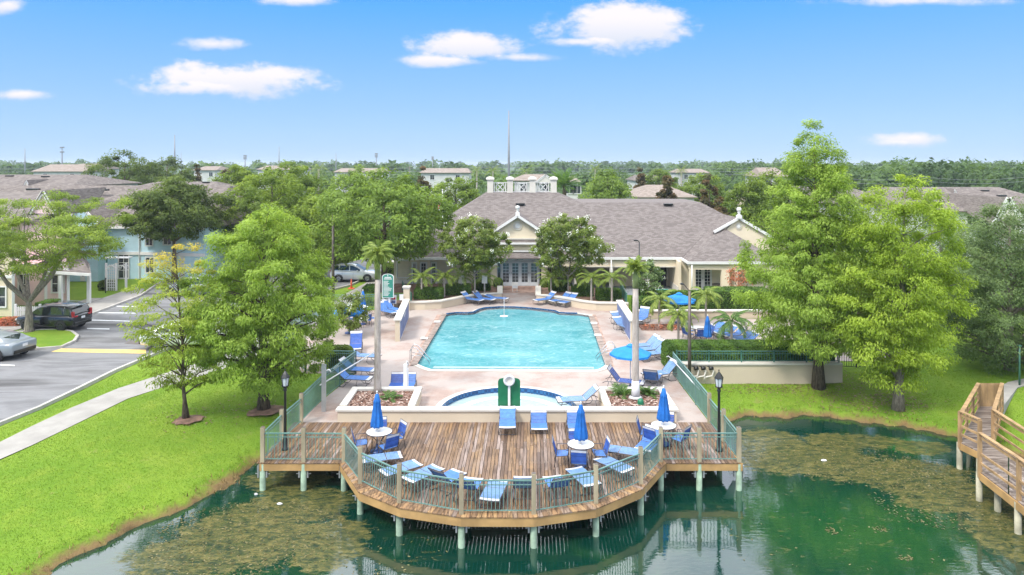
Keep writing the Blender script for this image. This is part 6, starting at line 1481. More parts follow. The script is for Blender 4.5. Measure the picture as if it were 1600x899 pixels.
def chair(x, y, rz, label, grp):
    if not CH: CH.append(make_chair(label, (x,y,0), rz, grp)); return CH[0]
    return dup(CH[0], (x,y,0), rz, label, group=grp)
TB = []
def make_table(loc, label, grp):
    t = thing('round_table', label, 'table', loc, 0, grp)
    bb = MB(); bb.lathe([(.03,.715),(.44,.715),(.46,.72),(.465,.735),(.46,.745),(.44,.75),(.03,.75)],32); bb.build('table_top', M['tabletop'], t)
    bb = MB(); bb.lathe([(.467,.712),(.478,.716),(.478,.742),(.467,.748)],32); bb.build('rim', M['frame'], t)
    for k in range(4):
        a = PI/4+k*PI/2; bb = MB(); bb.tube([(.36*math.cos(a),.36*math.sin(a),.71),(.10*math.cos(a),.10*math.sin(a),.42),(.16*math.cos(a),.16*math.sin(a),.2),(.36*math.cos(a),.36*math.sin(a),.01)],.016,6); bb.build('leg', M['frame'], t)
    return t
def table_set(px, py, angs, lb, grp='white round tables with blue chairs', chairs=True, closed=True, h=2.15):
    p = G(px, py)
    if not TB: TB.append(make_table(tuple(p), 'round white table ' + lb, grp))
    else: dup(TB[0], tuple(p), 0.0, 'round white table ' + lb, group=grp)
    pos = {0:'right',90:'far',180:'left',270:'near'}
    for a, wd in angs:
        r = .66; chair(p.x+r*math.cos(R(a)), p.y+r*math.sin(R(a)), R(a+180), f'blue chair, {wd} side of the table {lb}', 'blue chairs round the white tables')
    return p
def closed_umbrella(x, y, label, h=2.14, base=True, z=0.0, s=1.0, mat='canvas'):
    t = thing('closed_umbrella', label, 'umbrella', (x,y,z), 0, 'closed royal blue umbrellas')
    bb = MB(); bb.tube([(0,0,0),(0,0,h+.02)],.02,8); bb.lathe([(0,h),(.035,h+.03),(.03,h+.07),(0,h+.1)],8); bb.build('pole', M['white'], t)
    bb = MB(); n = 32; prof = [(.0,h-.0),(.06,h-.05),(.10,h-.24),(.125,h-.30),(.112,h-.34),(.15,h-.64),(.19,h-.95),(.22,h-1.15),(.205,h-1.22),(.03,h-1.2)]; V = []
    rr = random.Random(int(x*10))
    for i,(r,z_) in enumerate(prof):
        for k in range(n):
            f = 1+.20*math.cos(8*2*PI*k/n + .3*i)*(min(1,i/3))+rr.uniform(-.03,.03); V.append((r*s*f*math.cos(2*PI*k/n), r*s*f*math.sin(2*PI*k/n), z_))
    bb.add(V, [((i+1)*n+k,(i+1)*n+(k+1)%n,i*n+(k+1)%n,i*n+k) for i in range(len(prof)-1) for k in range(n)], True); bb.build('canopy', M[mat], t)
    bb = MB(); bb.lathe([(0,0),(.24,0),(.24,.05),(.1,.09),(.04,.12),(.035,.3)],16); bb.build('base', M['canvas_dk'], t)
    return t
M['canvas_dk'] = simple('blue enamel umbrella base', (.02,.06,.2), .4)
def open_umbrella(x, y, label, r, h, z=0.0):
    t = thing('open_umbrella', label, 'umbrella', (x,y,z), 0, 'open blue umbrellas'); drop = r*.36
    bb = MB(); bb.tube([(0,0,0),(0,0,h+.05)],.022,8); bb.build('pole', M['white'], t)
    for k in range(8):
        a0, a1 = 2*PI*k/8, 2*PI*(k+1)/8; bb = MB(); V = []; rows = 6
        for i in range(rows+1):
            f = .12+.88*i/rows
            for j in range(4):
                u_ = j/3; a = a0+(a1-a0)*u_; rr = r*f*(1-.075*math.sin(PI*u_)*f); sag = -.03*math.sin(PI*u_)*f; V.append((rr*math.cos(a), rr*math.sin(a), h - drop*f**1.15 + sag))
        for j in range(4):
            a = a0+(a1-a0)*j/3; rr = r*(1-.075*math.sin(PI*j/3)); V.append((rr*math.cos(a), rr*math.sin(a), h-drop-.12))
        bb.add(V, [(i*4+j,(i+1)*4+j,(i+1)*4+j+1,i*4+j+1) for i in range(rows+1) for j in range(3)], False); bb.build('canopy_panel', M['canvas_l'], t)
        bb = MB(); bb.tube([(.03*math.cos(a0),.03*math.sin(a0),h-.05),(r*.99*math.cos(a0),r*.99*math.sin(a0),h-drop-.01)],.01,4); bb.build('rib', M['white'], t)
    bb = MB(); bb.lathe([(.0,h+.09),(.10*r,h+.05),(.2*r,h-.02)],8,smooth=False); bb.build('vent_cap', M['canvas_l'], t)
    bb = MB(); bb.lathe([(0,0),(.28,0),(.28,.06),(.05,.1),(.04,.3)],16); bb.build('base', M['canvas_dk'], t); return t
p = table_set(592.5,706,((195,'left'),(310,'near'),(35,'right'),(100,'far')),'at the left end of the timber deck'); closed_umbrella(p.x-.08,p.y,'closed blue umbrella through the table at the left end of the timber deck')
p = table_set(907.5,727,((175,'left'),(260,'near'),(5,'right'),(95,'far')),'right of the middle of the timber deck'); closed_umbrella(p.x,p.y,'closed blue umbrella through the table right of the middle of the timber deck')
p = table_set(1037,695,((165,'left'),(225,'near'),(320,'right'),(70,'far')),'at the right end of the timber deck'); closed_umbrella(p.x,p.y,'closed blue umbrella through the table at the right end of the timber deck')
p = table_set(567,507,((10,'right'),(300,'near'),(190,'left')),'left of the tall left palm on the terrace'); closed_umbrella(p.x,p.y,'closed blue umbrella left of the tall left palm on the terrace', 2.2)
p = table_set(1090,531,((200,'left'),(270,'near'),(10,'right'),(120,'far')),'between the palms of the right terrace'); closed_umbrella(G(1105.5,541).x,G(1105.5,541).y,'closed blue umbrella in front of the slender palm on the right terrace',1.75)
p = G(987,612); open_umbrella(G(985,607).x,G(985,607).y,'open blue umbrella behind the tall palm right of the pool',.98,2.02)
p = G(1061,505); open_umbrella(p.x,p.y,'open blue umbrella above the terrace wall in front of the porch',1.12,1.95)
p = G(546,521); open_umbrella(p.x,p.y,'open blue umbrella half hidden by the broad cypress on the left terrace',1.1,1.75)
# ------------------------------------------------------------------ life ring board, pool lift, ladders, boards and signs
bx_ = XA(795.5,29.1)
t = thing('life_ring_board', 'green board with white life ring and white post standing behind the cream wall', 'safety board', (bx_,29.12,0))
bb = MB(); pl = [(-.46,.5),(.46,.5),(.46,1.52),(.42,1.60),(.34,1.64),(.20,1.66),(-.20,1.66),(-.34,1.64),(-.42,1.60),(-.46,1.52)]; bb.xz(pl, 0, .04); bb.build('board', M['greenpanel'], t)
bb = MB(); bb.box((0,-.05,.95),(.10,.06,1.15)); bb.build('post', M['white'], t)
bb = MB(); n, m_ = 28, 10; V = []
for i in range(n):
    for j in range(m_): a, c = 2*PI*i/n, 2*PI*j/m_; q = .185+.055*math.cos(c); V.append((q*math.cos(a), -.13+.055*math.sin(c), 1.60+q*math.sin(a)))
bb.add(V, [(i*m_+j,i*m_+(j+1)%m_,((i+1)%n)*m_+(j+1)%m_,((i+1)%n)*m_+j) for i in range(n) for j in range(m_)], True); bb.build('life_ring', M['whitestrap'], t)
bb = MB(); V = [(0,-.1,1.60)]+[(.17*math.cos(2*PI*k/20),-.12,1.60+.17*math.sin(2*PI*k/20)) for k in range(20)]; bb.add(V, [(0,1+k,1+(k+1)%20) for k in range(20)]); bb.build('ring_cover', M['cap'], t)
p = G(633.5,622,.0); t = thing('pool_lift', 'white pool lift column in front of the left corner of the pool', 'pool lift', (XA(633.5,31.7),31.7,0))
bb = MB(); bb.box((0,0,.75),(.17,.17,1.5),bev=.015); bb.box((0,0,.03),(.3,.3,.06)); bb.build('column', M['white'], t); bb = MB(); bb.box((.1,.0,.7),(.06,.12,1.2)); bb.build('battery_box', M['whitestrap'], t); bb = MB(); bb.tube([(0,0,1.45),(.0,.5,1.5),(.0,.9,1.2)],.03,6); bb.build('arm', M['white'], t)
def ladder(label, px, py, sgn):
    p = G(px, py); t = thing('pool_ladder', label, 'pool ladder', tuple(p))
    for dy in (0,.55):
        bb = MB(); bb.tube([(-sgn*.05,dy,0),(-sgn*.05,dy,.62),(sgn*.08,dy,.82),(sgn*.3,dy,.78),(sgn*.95,dy,.05),(sgn*1.0,dy,-.3)],.022,8); bb.build('grab_rail', M['steel'], t)
        bb = MB(); bb.tube([(sgn*.0,dy,.38),(sgn*.55,dy,.38)],.016,6); bb.build('brace', M['steel'], t)
ladder('stainless steel grab rails at the near left corner of the pool', 642, 567, 1); ladder('stainless steel grab rails at the near right corner of the pool', 961, 562, -1)
def panelwall(label, pa, pb, ha, w, face):
    a, c = G(*pa), G(*pb); t = thing('panel_wall', label, 'wall', tuple((a+c)/2)); d = (c-a); L = d.length; rz = math.atan2(d.y,d.x); mid = (a+c)/2
    bb = MB(); bb.box((mid.x,mid.y,ha/2),(L,w,ha),rz); bb.build('wall_body', M['wallcream'], t, True)
    bb = MB(); bb.box((mid.x,mid.y,ha+.035),(L+.14,w+.16,.1),rz,bev=.01); bb.build('cap', M['cap'], t, True)
    n = Vector((-d.y,d.x,0)).normalized()*face; q = mid+n*(w/2+.018); bb = MB(); bb.box((q.x,q.y,ha/2-.0),(L-.18,.03,ha-.22),rz); bb.build('blue_panel', M['mural'], t, True)
    q = mid+n*(w/2+.008); bb = MB(); bb.box((q.x,q.y,ha/2),(L-.04,.014,ha-.04),rz); bb.build('panel_frame', M['white'], t, True)
    return t, a, c, n
t, a, c, n = panelwall('cream wall with slate blue panel standing left of the pool', (621,534), (635,498), 1.25, .28, -1)
def text(par, s, loc, rot, size, mat, name='lettering', ext=.004, lab=None, align='CENTER'):
    cu = bpy.data.curves.new(name, 'FONT'); cu.body = s; cu.size = size; cu.extrude = ext; cu.align_x = align; cu.align_y = 'CENTER'; cu.resolution_u = 2
    tmp = bpy.data.objects.new('tmp', cu); me = bpy.data.meshes.new_from_object(tmp); bpy.data.objects.remove(tmp); bpy.data.curves.remove(cu)
    me.materials.clear(); me.materials.append(M[mat]); o = link(name, me, par)
    l = Vector(loc) - (par.location if par else Vector((0,0,0))); o.location = l; o.rotation_euler = rot; return tag(o, lab)
d = (c-a).normalized(); q = (a+c)/2 + n*(.14+.035); rz = math.atan2(d.y,d.x)
bb = MB()
for k in range(5):      # the faint white marks across the top of the panel, too small to read
    c0 = q + d*(-.62+.27*k) + Vector((0,0,.02*(k-2)))
    for (u0,w0,u1,w1) in (((-.07,.90,.0,1.06),(.0,1.06,.07,.90)) if k % 2 else ((-.06,.98,.06,1.04),(-.06,.98,.02,.90))): bb.bar((c0.x+d.x*u0,c0.y+d.y*u0,w0),(c0.x+d.x*u1,c0.y+d.y*u1,w1),.02,.02)
bb.build('faint_marks', M['white'], t, True)
panelwall('cream wall with slate blue panel standing right of the pool', (989,535), (968,500), 1.25, .28, 1)
# green rules board
sx_ = XA(606,50.0); t = thing('rules_board', 'green pool rules board with white border and arched top on white posts', 'sign', (sx_,50.0,0)); W2, zb, zt = .42, 1.0, 2.72
arch = [(-W2,zb),(W2,zb),(W2,zt-.18)] + [(W2*math.cos(R(k))*.95, zt-.18+.18*math.sin(R(k))) for k in range(10,180,16)] + [(-W2,zt-.18)]
bb = MB(); bb.xz(arch, 0, .06); bb.build('border', M['white'], t); bb = MB(); bb.xz([(x*.88, zb+.05+(z-zb)*.955) for x,z in arch], -.012, -.001); bb.build('board', M['signgreen'], t)
for sx in (-.33,.1): bb = MB(); bb.box((sx,.08,.62),(.12,.08,1.24)); bb.build('post', M['white'], t)
bb = MB(); bb.box((0,-.018,2.60),(.05,.006,.12)); bb.box((0,-.018,2.47),(.46,.006,.06)); bb.box((0,-.018,2.36),(.56,.006,.06)); bb.build('heading_lines', M['white'], t)
rr = random.Random(4); bb = MB(); z = 2.2
while z > 1.12: w = rr.uniform(.28,.62); bb.box((-.31+w/2,-.018,z),(w,.006,.035)); z -= .085
bb.build('rule_lines', M['white'], t)
t = thing('notice_board', 'white notice sheets on the fence under the green rules board', 'notice', (XA(618,50.3),50.3,0))
for sx, w, h, zc in ((-.15,.42,.62,.85),(.42,.28,.42,1.0)): bb = MB(); bb.box((sx,0,zc),(w,.03,h)); bb.build('sheet', M['white'], t)
bb = MB(); bb.box((-.15,-.025,.92),(.3,.02,.16)); bb.build('red_heading', M['redlamp'], t); bb = MB(); bb.box((-.15,-.025,.68),(.3,.02,.2)); bb.build('blue_block', M['mural'], t)
bb = MB(); bb.tube([(-.15,.05,0),(-.15,.05,.6)],.03,6); bb.build('post', M['white'], t)
t = thing('notice_stand', 'small white notice stand in front of the clubhouse doors', 'sign', (XA(804.5,57.9),57.9,0)); bb = MB(); bb.box((0,0,.55),(.46,.05,.5)); bb.build('sheet', M['white'], t); bb = MB(); bb.box((-.18,.03,.3),(.04,.04,.6)); bb.box((.18,.03,.3),(.04,.04,.6)); bb.build('leg', M['white'], t)
bb = MB(); bb.box((0,-.03,.46),(.36,.01,.14)); bb.build('grey_lines', M['doorgrey'], t)
for px, nm in ((721,'cream notice box on a post left of the entrance'),(757,'cream notice box on a post beside the young palm left of the entrance')):
    q = G(px,461,.4); t = thing('notice_box', nm, 'notice', (q.x,q.y+.15,.42)); bb = MB(); bb.box((0,0,1.15),(.42,.08,.6)); bb.build('panel', M['cap'], t); bb = MB(); bb.tube([(0,.05,0),(0,.05,.9)],.03,6); bb.build('post', M['cap'], t)
# white flat posts on the left fence
q = G(506,643); t = thing('galvanised_post', 'tall pale steel post with short arm on the left fence of the terrace', 'post', tuple(q)); bb = MB(); bb.box((0,0,1.0),(.17,.12,2.0)); bb.build('post_body', M['galv'], t); bb = MB(); bb.tube([(.08,0,1.72),(.22,0,1.78),(.30,0,1.68)],.03,6); bb.build('arm', M['whitemetal'], t)
t = thing('safety_pole', 'long white rescue pole hung along the left green fence', 'pole', (G(515,622).x,G(515,622).y,.9)); a, c = Vector((-.2,-.9,-.05)), Vector((1.3,4.3,.1)); bb = MB(); bb.tube([a,c],.03,6); bb.build('shaft', M['whitemetal'], t); bb = MB(); bb.tube([c, c+Vector((.1,.2,.1)), c+Vector((.25,.1,.1))],.02,5); bb.build('hook', M['whitemetal'], t)
t = thing('safety_pole', 'white rescue pole hung along the right green fence', 'pole', (G(1075,612).x,G(1075,612).y,.8)); bb = MB(); bb.tube([(.02-.08,-2.2,0),(-.28,2.2,.12)],.03,6); bb.build('shaft', M['whitemetal'], t); bb = MB(); bb.tube([(-.28,2.2,.12),(-.4,2.35,.2),(-.5,2.2,.2)],.02,5); bb.build('hook', M['whitemetal'], t)
# irrigation dome, backflow pipes
q = G(1001,632,.44); t = thing('irrigation_dome', 'small green dome on the mulch of the right planting bed', 'irrigation valve', (q.x,q.y,.42)); bb = MB(); bb.lathe([(.13,0),(.14,.10),(.12,.2),(.06,.26),(0,.28)],12); bb.build('dome', M['greenpanel'], t); bb = MB(); bb.lathe([(.17,0),(.17,.03),(.13,.035)],12); bb.build('collar', M['greenmetal'], t)
for k, px in enumerate((1083,1094,1106)):
    q = G(px,590,-.15); t = thing('backflow_pipe', ['left','middle','right'][k]+'most of the three white bent pipes by the retaining wall' if k != 1 else 'middle one of the three white bent pipes by the retaining wall', 'pipe', (q.x,34.75,-.2), 0, 'bent pipes at the retaining wall')
    bb = MB(); bb.tube([(-.28,0,0),(-.28,0,.18),(-.1,0,.22),(.1,0,.25),(.16,0,.5),(.1,0,.62)],.045,8); bb.build('pipe', M['cap'], t); bb = MB(); bb.tube([(-.06,-.02,.62),(.14,0,.64)],.085,10); bb.lathe([(0,0),(.07,.02),(.07,.05),(0,.06)],10,(-.1,0,.7)); bb.build('valve', M['black'], t)
# ------------------------------------------------------------------ boardwalk at the right
bwz = 0.05
t = thing('boardwalk', 'zigzag timber boardwalk over the water at the right edge with silvered planks', 'boardwalk', (20,26,0)); root = t
A_, B_, C2, D2 = G(1529,636,bwz), G(1566,636,bwz), G(1500,691,bwz), G(1552,686,bwz)
def deckrun(a0, a1, b0, b1, n, ax):
    for k in range(n):
        t0, t1 = k/n, (k+.93)/n; P_ = [a0.lerp(a1,t0), a0.lerp(a1,t1), b0.lerp(b1,t1), b0.lerp(b1,t0)]; bb = MB(); z = bwz+random.uniform(-.006,.006)
        ar = sum(P_[i].x*P_[(i+1)%4].y-P_[(i+1)%4].x*P_[i].y for i in range(4)); P_ = P_ if ar > 0 else P_[::-1]
        add_board(bb, [(p.x,p.y) for p in P_], z, .04); bb.a = [random.random()]*6; bb.build('plank', M['deck_grey'], root, True)
deckrun(A_, C2, B_, D2, 42, 0)
E_, F_ = G(1531,706,bwz), G(1531,737,bwz); K_ = G(1640,748,bwz); H_ = G(1660,838,bwz); 
deckrun(C2, E_, D2, G(1575,706,bwz), 9, 0)
deckrun(E_, F_, G(1575,706,bwz), G(1575,771,bwz), 12, 0)
deckrun(G(1577,706.5,bwz), G(1577,772.5,bwz), K_, H_, 20, 0)
bb = MB()
for a, c in ((A_,C2),(C2,E_),(E_,F_),(F_,G(1690,861,bwz)),(B_,D2),(D2,G(1680,770,bwz))): bb.bar(a-Vector((0,0,.16)), c-Vector((0,0,.16)), .06, .24)
bb.build('side_beam', M['fascia'], root, True)
def postrail(root, pts, h=1.05, sp=1.5, cap='newwood', mat='newwood', braces=True):
    for a, c in zip(pts, pts[1:]):
        a, c = Vector(a), Vector(c); L = (c-a).length; n = max(1, round(L/sp))
        for k in range(n+1):
            p = a.lerp(c, k/n); bb = MB(); bb.box((p.x,p.y,p.z+h/2-.1),(.105,.105,h+.2),math.atan2(c.y-a.y,c.x-a.x)); bb.build('rail_post', M[mat], root, True)
        for nm, hh, w, t_ in (('cap_rail',h+.02,.14,.035),('upper_rail',h-.12,.035,.09),('middle_rail',.62,.035,.08),('lower_rail',.30,.035,.08)):
            bb = MB(); v = Vector((0,0,hh)); bb.bar(a+v, c+v, w, t_); bb.build(nm, M[mat if nm != 'cap_rail' else cap], root, True)
postrail(root, [A_, C2], 1.0); postrail(root, [C2, E_], 1.15); postrail(root, [F_, G(1592,782,bwz), G(1690,861,bwz)], 1.3, 2.0)
postrail(root, [B_, D2-Vector((0,0.6,0))*0], 1.0); postrail(root, [D2, G(1610,727,bwz), G(1690,772,bwz)], 1.1, 1.6)
# vertical board screen at the far end
d = B_-A_; n = 10
for k in range(n): p = A_.lerp(B_,(k+.5)/n)+Vector((0,.05,0)); bb = MB(); bb.box((p.x,p.y,.55),(d.length/n*.92,.03,1.0)); bb.build('screen_board', M['newwood'], root, True)
for p in (C2, E_, F_, G(1592,784,bwz), G(1552,690,bwz), G(1515,662,bwz), G(1560,752,bwz)): bb = MB(); bb.tube([(p.x+.06,p.y+.12,-2.6),(p.x+.06,p.y+.12,-.02)],.10,10); bb.build('pile', M['pile_b'], root, True)
sheet('shore_path', P2([(1529,637),(1567,637),(1590,606),(1640,592),(1640,584),(1575,598),(1552,612)]), .03, M['concrete'], -.4)
q = G(1593,603); t = thing('green_post', 'slim green post on the lawn at the right edge', 'post', tuple(q)); bb = MB(); bb.tube([(0,0,0),(0,0,1.9)],.045,8); bb.build('shaft', M['greenmetal'], t); bb = MB(); bb.box((0,0,1.9),(.14,.14,.06)); bb.build('cap', M['greenmetal'], t)
# dark metal gate and fence in the shade behind the right cypresses
fence('dark metal fence panel in the shade between the two right cypresses', [(16.6,36.6),(20.5,36.6)], 1.25, -.1, .12, 1.3, 'black')
# ------------------------------------------------------------------ picket fence, arbor, bollard
t = thing('picket_fence', 'white picket fence and gate by the red shrubs behind the black car', 'fence', (XA(42,46.8),46.8,0))
x0, x1 = XA(24,46.8), XA(62,46.8); n = 15
for k in range(n): xx = x0+(x1-x0)*k/(n-1); bb = MB(); bb.xz([(xx-.04,0),(xx+.04,0),(xx+.04,1.0),(xx,1.08),(xx-.04,1.0)],46.78,46.80); bb.build('picket', M['white'], t, True)
bb = MB(); bb.box(((x0+x1)/2,46.83,.3),(x1-x0,.04,.08)); bb.box(((x0+x1)/2,46.83,.8),(x1-x0,.04,.08)); bb.build('rail', M['white'], t, True)
for xx in (x0,x1): bb = MB(); bb.box((xx,46.83,.6),(.12,.12,1.2)); bb.build('post', M['white'], t, True)
ax0, ax1, ay = XA(166,58.5), XA(197,58.5), 58.5; t = thing('garden_arbor', 'white lattice garden arbor with arched openings before the blue house', 'arbor', ((ax0+ax1)/2,ay,0)); xm = (ax0+ax1)/2
for xx in (ax0,xm,ax1): bb = MB(); bb.box((xx,ay,1.15),(.14,.14,2.3)); bb.build('post', M['white'], t, True)
for a, c in ((ax0,xm),(xm,ax1)):
    bb = MB(); cx_, r_ = (a+c)/2, (c-a)/2-.05; pts = [(cx_+r_*math.cos(R(k)), ay, 1.7+r_*1.1*math.sin(R(k))) for k in range(0,181,15)]; bb.tube(pts,.05,6); bb.tube([(p_[0],ay+.6,p_[2]) for p_ in pts],.04,6)
    for p_ in pts[::2]: bb.bar(p_, (p_[0],ay+.6,p_[2]), .04,.03)
    bb.build('arch', M['white'], t, True)
bb = MB()
for k in range(9): z = .25+k*.22; bb.bar((ax0,ay,z),(xm-.0,ay,z),.045,.045)
for k in range(5): xx = ax0+(xm-ax0)*(k+.5)/5; bb.bar((xx,ay,0),(xx,ay,2.2),.05,.045)
bb.build('lattice', M['white'], t, True); bb = MB(); bb.box((xm,ay+.3,2.72),(ax1-ax0+.4,.8,.07)); bb.build('top_rail', M['white'], t, True)
t = thing('small_bollard', 'thin dark bollard on the grass left of the arbor', 'bollard', (XA(165,57.5),57.5,0)); bb = MB(); bb.tube([(0,0,0),(0,0,1.1)],.04,6); bb.build('shaft', M['black'], t); bb = MB(); bb.lathe([(.06,1.1),(.06,1.2),(0,1.24)],8); bb.build('cap', M['black'], t)
t = thing('traffic_cone', 'slim orange marker post on the path in front of the white hatchback', 'marker post', (XA(549,59.5),59.5,0)); bb = MB(); bb.tube([(0,0,0),(0,0,.8)],[.09,.05],8); bb.build('tube', M['orange'], t); bb = MB(); bb.box((0,0,.02),(.5,.5,.05)); bb.build('foot', M['orange'], t)
# ------------------------------------------------------------------ cars
def car(label, x, y, rz, kind, paint, rimm='rim', name='parked_car'):
    """local +X is the front. Body lofted from cross sections."""
    t = thing(name, label, 'car', (x,y,0.005), rz, 'parked cars')
    if kind == 'suv':
        Ln, Wd = 4.62, 1.88; top = [(-2.31,.62,.95),(-2.26,.42,1.06),(-1.9,.34,1.10),(-1.0,.26,1.08),(0,.25,1.05),(.95,.25,1.03),(1.6,.30,.97),(2.1,.36,.86),(2.28,.42,.72)]
        gh = [(-2.18,1.10,.74),(-1.95,1.56,.66),(-1.5,1.67,.64),(-.5,1.70,.65),(.2,1.66,.64),(.55,1.52,.66),(1.15,1.06,.74)]; wr = .36; wx = (-1.38,1.38)
    elif kind == 'sedan':
        Ln, Wd = 4.62, 1.80; top = [(-2.31,.58,.95),(-2.24,.36,1.02),(-1.8,.28,1.02),(-1.0,.22,.96),(0,.20,.93),(.95,.20,.92),(1.6,.24,.87),(2.1,.32,.76),(2.28,.40,.62)]
        gh = [(-1.95,1.01,.70),(-1.35,1.28,.60),(-.7,1.42,.57),(0,1.44,.57),(.35,1.38,.58),(1.2,.93,.70)]; wr = .33; wx = (-1.36,1.38)
    else:
        Ln, Wd = 4.1, 1.78; top = [(-2.05,.58,.95),(-2.0,.36,1.04),(-1.6,.28,1.08),(-.8,.22,1.04),(0,.20,1.0),(.8,.20,.98),(1.4,.26,.93),(1.9,.34,.82),(2.04,.42,.66)]
        gh = [(-1.98,1.04,.70),(-1.86,1.50,.62),(-1.2,1.58,.60),(-.3,1.58,.60),(.15,1.48,.61),(1.0,.98,.70)]; wr = .33; wx = (-1.26,1.26)
    hw = Wd/2
    def section(x_, z0, z1, f):
        w = hw*f; return [(x_,-w*.86,z0),(x_,-w*.97,z0+.10),(x_,-w,z0+(z1-z0)*.45),(x_,-w*.985,z1-.12),(x_,-w*.90,z1-.02),(x_,-w*.5,z1+.015),(x_,0,z1+.022),(x_,w*.5,z1+.015),(x_,w*.90,z1-.02),(x_,w*.985,z1-.12),(x_,w,z0+(z1-z0)*.45),(x_,w*.97,z0+.10),(x_,w*.86,z0)]
    bb = MB(); P_ = []; F0 = [.86,.94,1,1,1,1,.98,.93,.80]
    for (x_,z0,z1),f in zip(top,F0): P_ += section(x_, z0, z1, f)
    m = 13; fs = [(i*m+j,(i+1)*m+j,(i+1)*m+j+1,i*m+j+1) for i in range(len(top)-1) for j in range(m-1)]
    fs += [((i+1)*m,(i)*m,i*m+m-1,(i+1)*m+m-1) for i in range(len(top)-1)] + [tuple(range(m-1,-1,-1))[::-1], tuple((len(top)-1)*m+j for j in range(m))[::-1]]
    bb.add(P_, fs, True); bb.build('body', M[paint], t)
    # cabin: roof and pillars
    def gsec(x_, z, f, zb): return [(x_,-hw*.92,zb),(x_,-hw*(f+.04),z-.06),(x_,-hw*(f-.08),z),(x_,0,z+.02),(x_,hw*(f-.08),z),(x_,hw*(f+.04),z-.06),(x_,hw*.92,zb)]
    zb = np.interp([g_[0] for g_ in gh], [q[0] for q in top], [q[2] for q in top])-.03
    bb = MB(); P_ = []; m = 7
    for (x_,z,f),b_ in zip(gh,zb): P_ += gsec(x_, max(z,b_+.05), f+.17, b_)
    fs = [(i*m+j,(i+1)*m+j,(i+1)*m+j+1,i*m+j+1) for i in range(len(gh)-1) for j in range(m-1)] + [tuple(range(m)), tuple((len(gh)-1)*m+j for j in range(m))]
    bb.add(P_, fs, True); bb.build('roof', M[paint], t)
    # glass set proud of the cabin
    def gp(i, sgn, lo): # point on the side of cabin at station i (float)
        k = min(int(i), len(gh)-2); f = i-k; A_ = gsec(gh[k][0], max(gh[k][1],zb[k]+.05), gh[k][2]+.17, zb[k]); B2 = gsec(gh[k+1][0], max(gh[k+1][1],zb[k+1]+.05), gh[k+1][2]+.17, zb[k+1])
        a = Vector(A_[0]).lerp(Vector(A_[1]), lo); b2 = Vector(B2[0]).lerp(Vector(B2[1]), lo); p = a.lerp(b2, f); return Vector((p.x, (p.y-.012)*(-sgn)*-1 if sgn > 0 else p.y-.012, p.z)) if sgn < 0 else Vector((p.x, -(p.y-.012), p.z))
    last = len(gh)-1; spans = [(.7,1.9),(2.05,2.95),(3.08,last-.45)] if kind != 'sedan' else [(.9,1.9),(2.02,2.7),(2.8,last-.4)]
    for sgn in (-1,1):
        for a_, c_ in spans:
            bb = MB(); N_ = 5; V = []
            for q in range(N_+1): i_ = a_+(c_-a_)*q/N_; V += [gp(i_,sgn,.12), gp(i_,sgn,.93)]
            bb.add(V, [(2*q,2*q+2,2*q+3,2*q+1) if sgn < 0 else (2*q,2*q+1,2*q+3,2*q+2) for q in range(N_)]); bb.build('side_window', M['carglass'], t)
    def endglass(i0, i1, off, nm):
        A_ = gsec(gh[i0][0], gh[i0][1], gh[i0][2]+.17, zb[i0]); B2 = gsec(gh[i1][0], max(gh[i1][1],zb[i1]+.05), gh[i1][2]+.17, zb[i1]); bb = MB()
        V = [Vector(A_[2])*.5+Vector(A_[1])*.5, Vector(A_[3]), Vector(A_[4])*.5+Vector(A_[5])*.5, Vector(B2[4])*.5+Vector(B2[5])*.5, Vector(B2[3]), Vector(B2[2])*.5+Vector(B2[1])*.5]
        c = sum(V, Vector())/6; V = [c+(v-c)*.88+Vector((off,0,.02)) for v in V]; bb.add(V, [(0,1,4,5),(1,2,3,4)]); bb.build(nm, M['carglass'], t)
    endglass(last, last-1 if kind != 'hatch' else last-1, .02, 'windscreen'); endglass(0 if kind != 'sedan' else 0, 1, -.025, 'rear_window')
    for k, xw in enumerate(wx):
        for sy in (-1,1):
            bb = MB(); n = 20; yy = sy*(hw-.10); pr = [(wr*.62,-.11),(wr*.9,-.115),(wr,-.08),(wr,.08),(wr*.9,.115),(wr*.62,.11)]
            V = [(xw+r_*math.cos(2*PI*i/n), yy+o_, wr+r_*math.sin(2*PI*i/n)) for r_,o_ in pr for i in range(n)]
            bb.add(V, [(i*n+j,i*n+(j+1)%n,(i+1)*n+(j+1)%n,(i+1)*n+j) for i in range(5) for j in range(n)], True); wh = bb.build('wheel', M['tyre'], t)
            bb = MB(); V = [(xw,yy+sy*.05,wr)]; 
            for i in range(10):
                a = 2*PI*i/10; da = .22 if i % 1 == 0 else .1; bb.add([(xw+.05*math.cos(a-.5),yy+sy*.10,wr+.05*math.sin(a-.5)),(xw+wr*.64*math.cos(a-.13),yy+sy*.112,wr+wr*.64*math.sin(a-.13)),(xw+wr*.64*math.cos(a+.13),yy+sy*.112,wr+wr*.64*math.sin(a+.13)),(xw+.05*math.cos(a+.5),yy+sy*.10,wr+.05*math.sin(a+.5))],[(0,1,2,3)])
            V = [(xw+wr*.64*math.cos(2*PI*i/n), yy+sy*.06, wr+wr*.64*math.sin(2*PI*i/n)) for i in range(n)]; o_ = bb.build('rim', M[rimm], wh)
            bb = MB(); bb.add(V, [tuple(range(n))]); bb.build('painted_shadow_plate', M['tyre'], wh)  # dark disc added as painted shade behind the spokes
            bb = MB(); V = []; ra = wr+.07
            for i in range(13): a = PI*i/12; V += [(xw+ra*math.cos(a),sy*(hw*1.004),wr*1.0+ra*math.sin(a)),(xw+ra*math.cos(a),sy*(hw-.25),wr+ra*math.sin(a))]
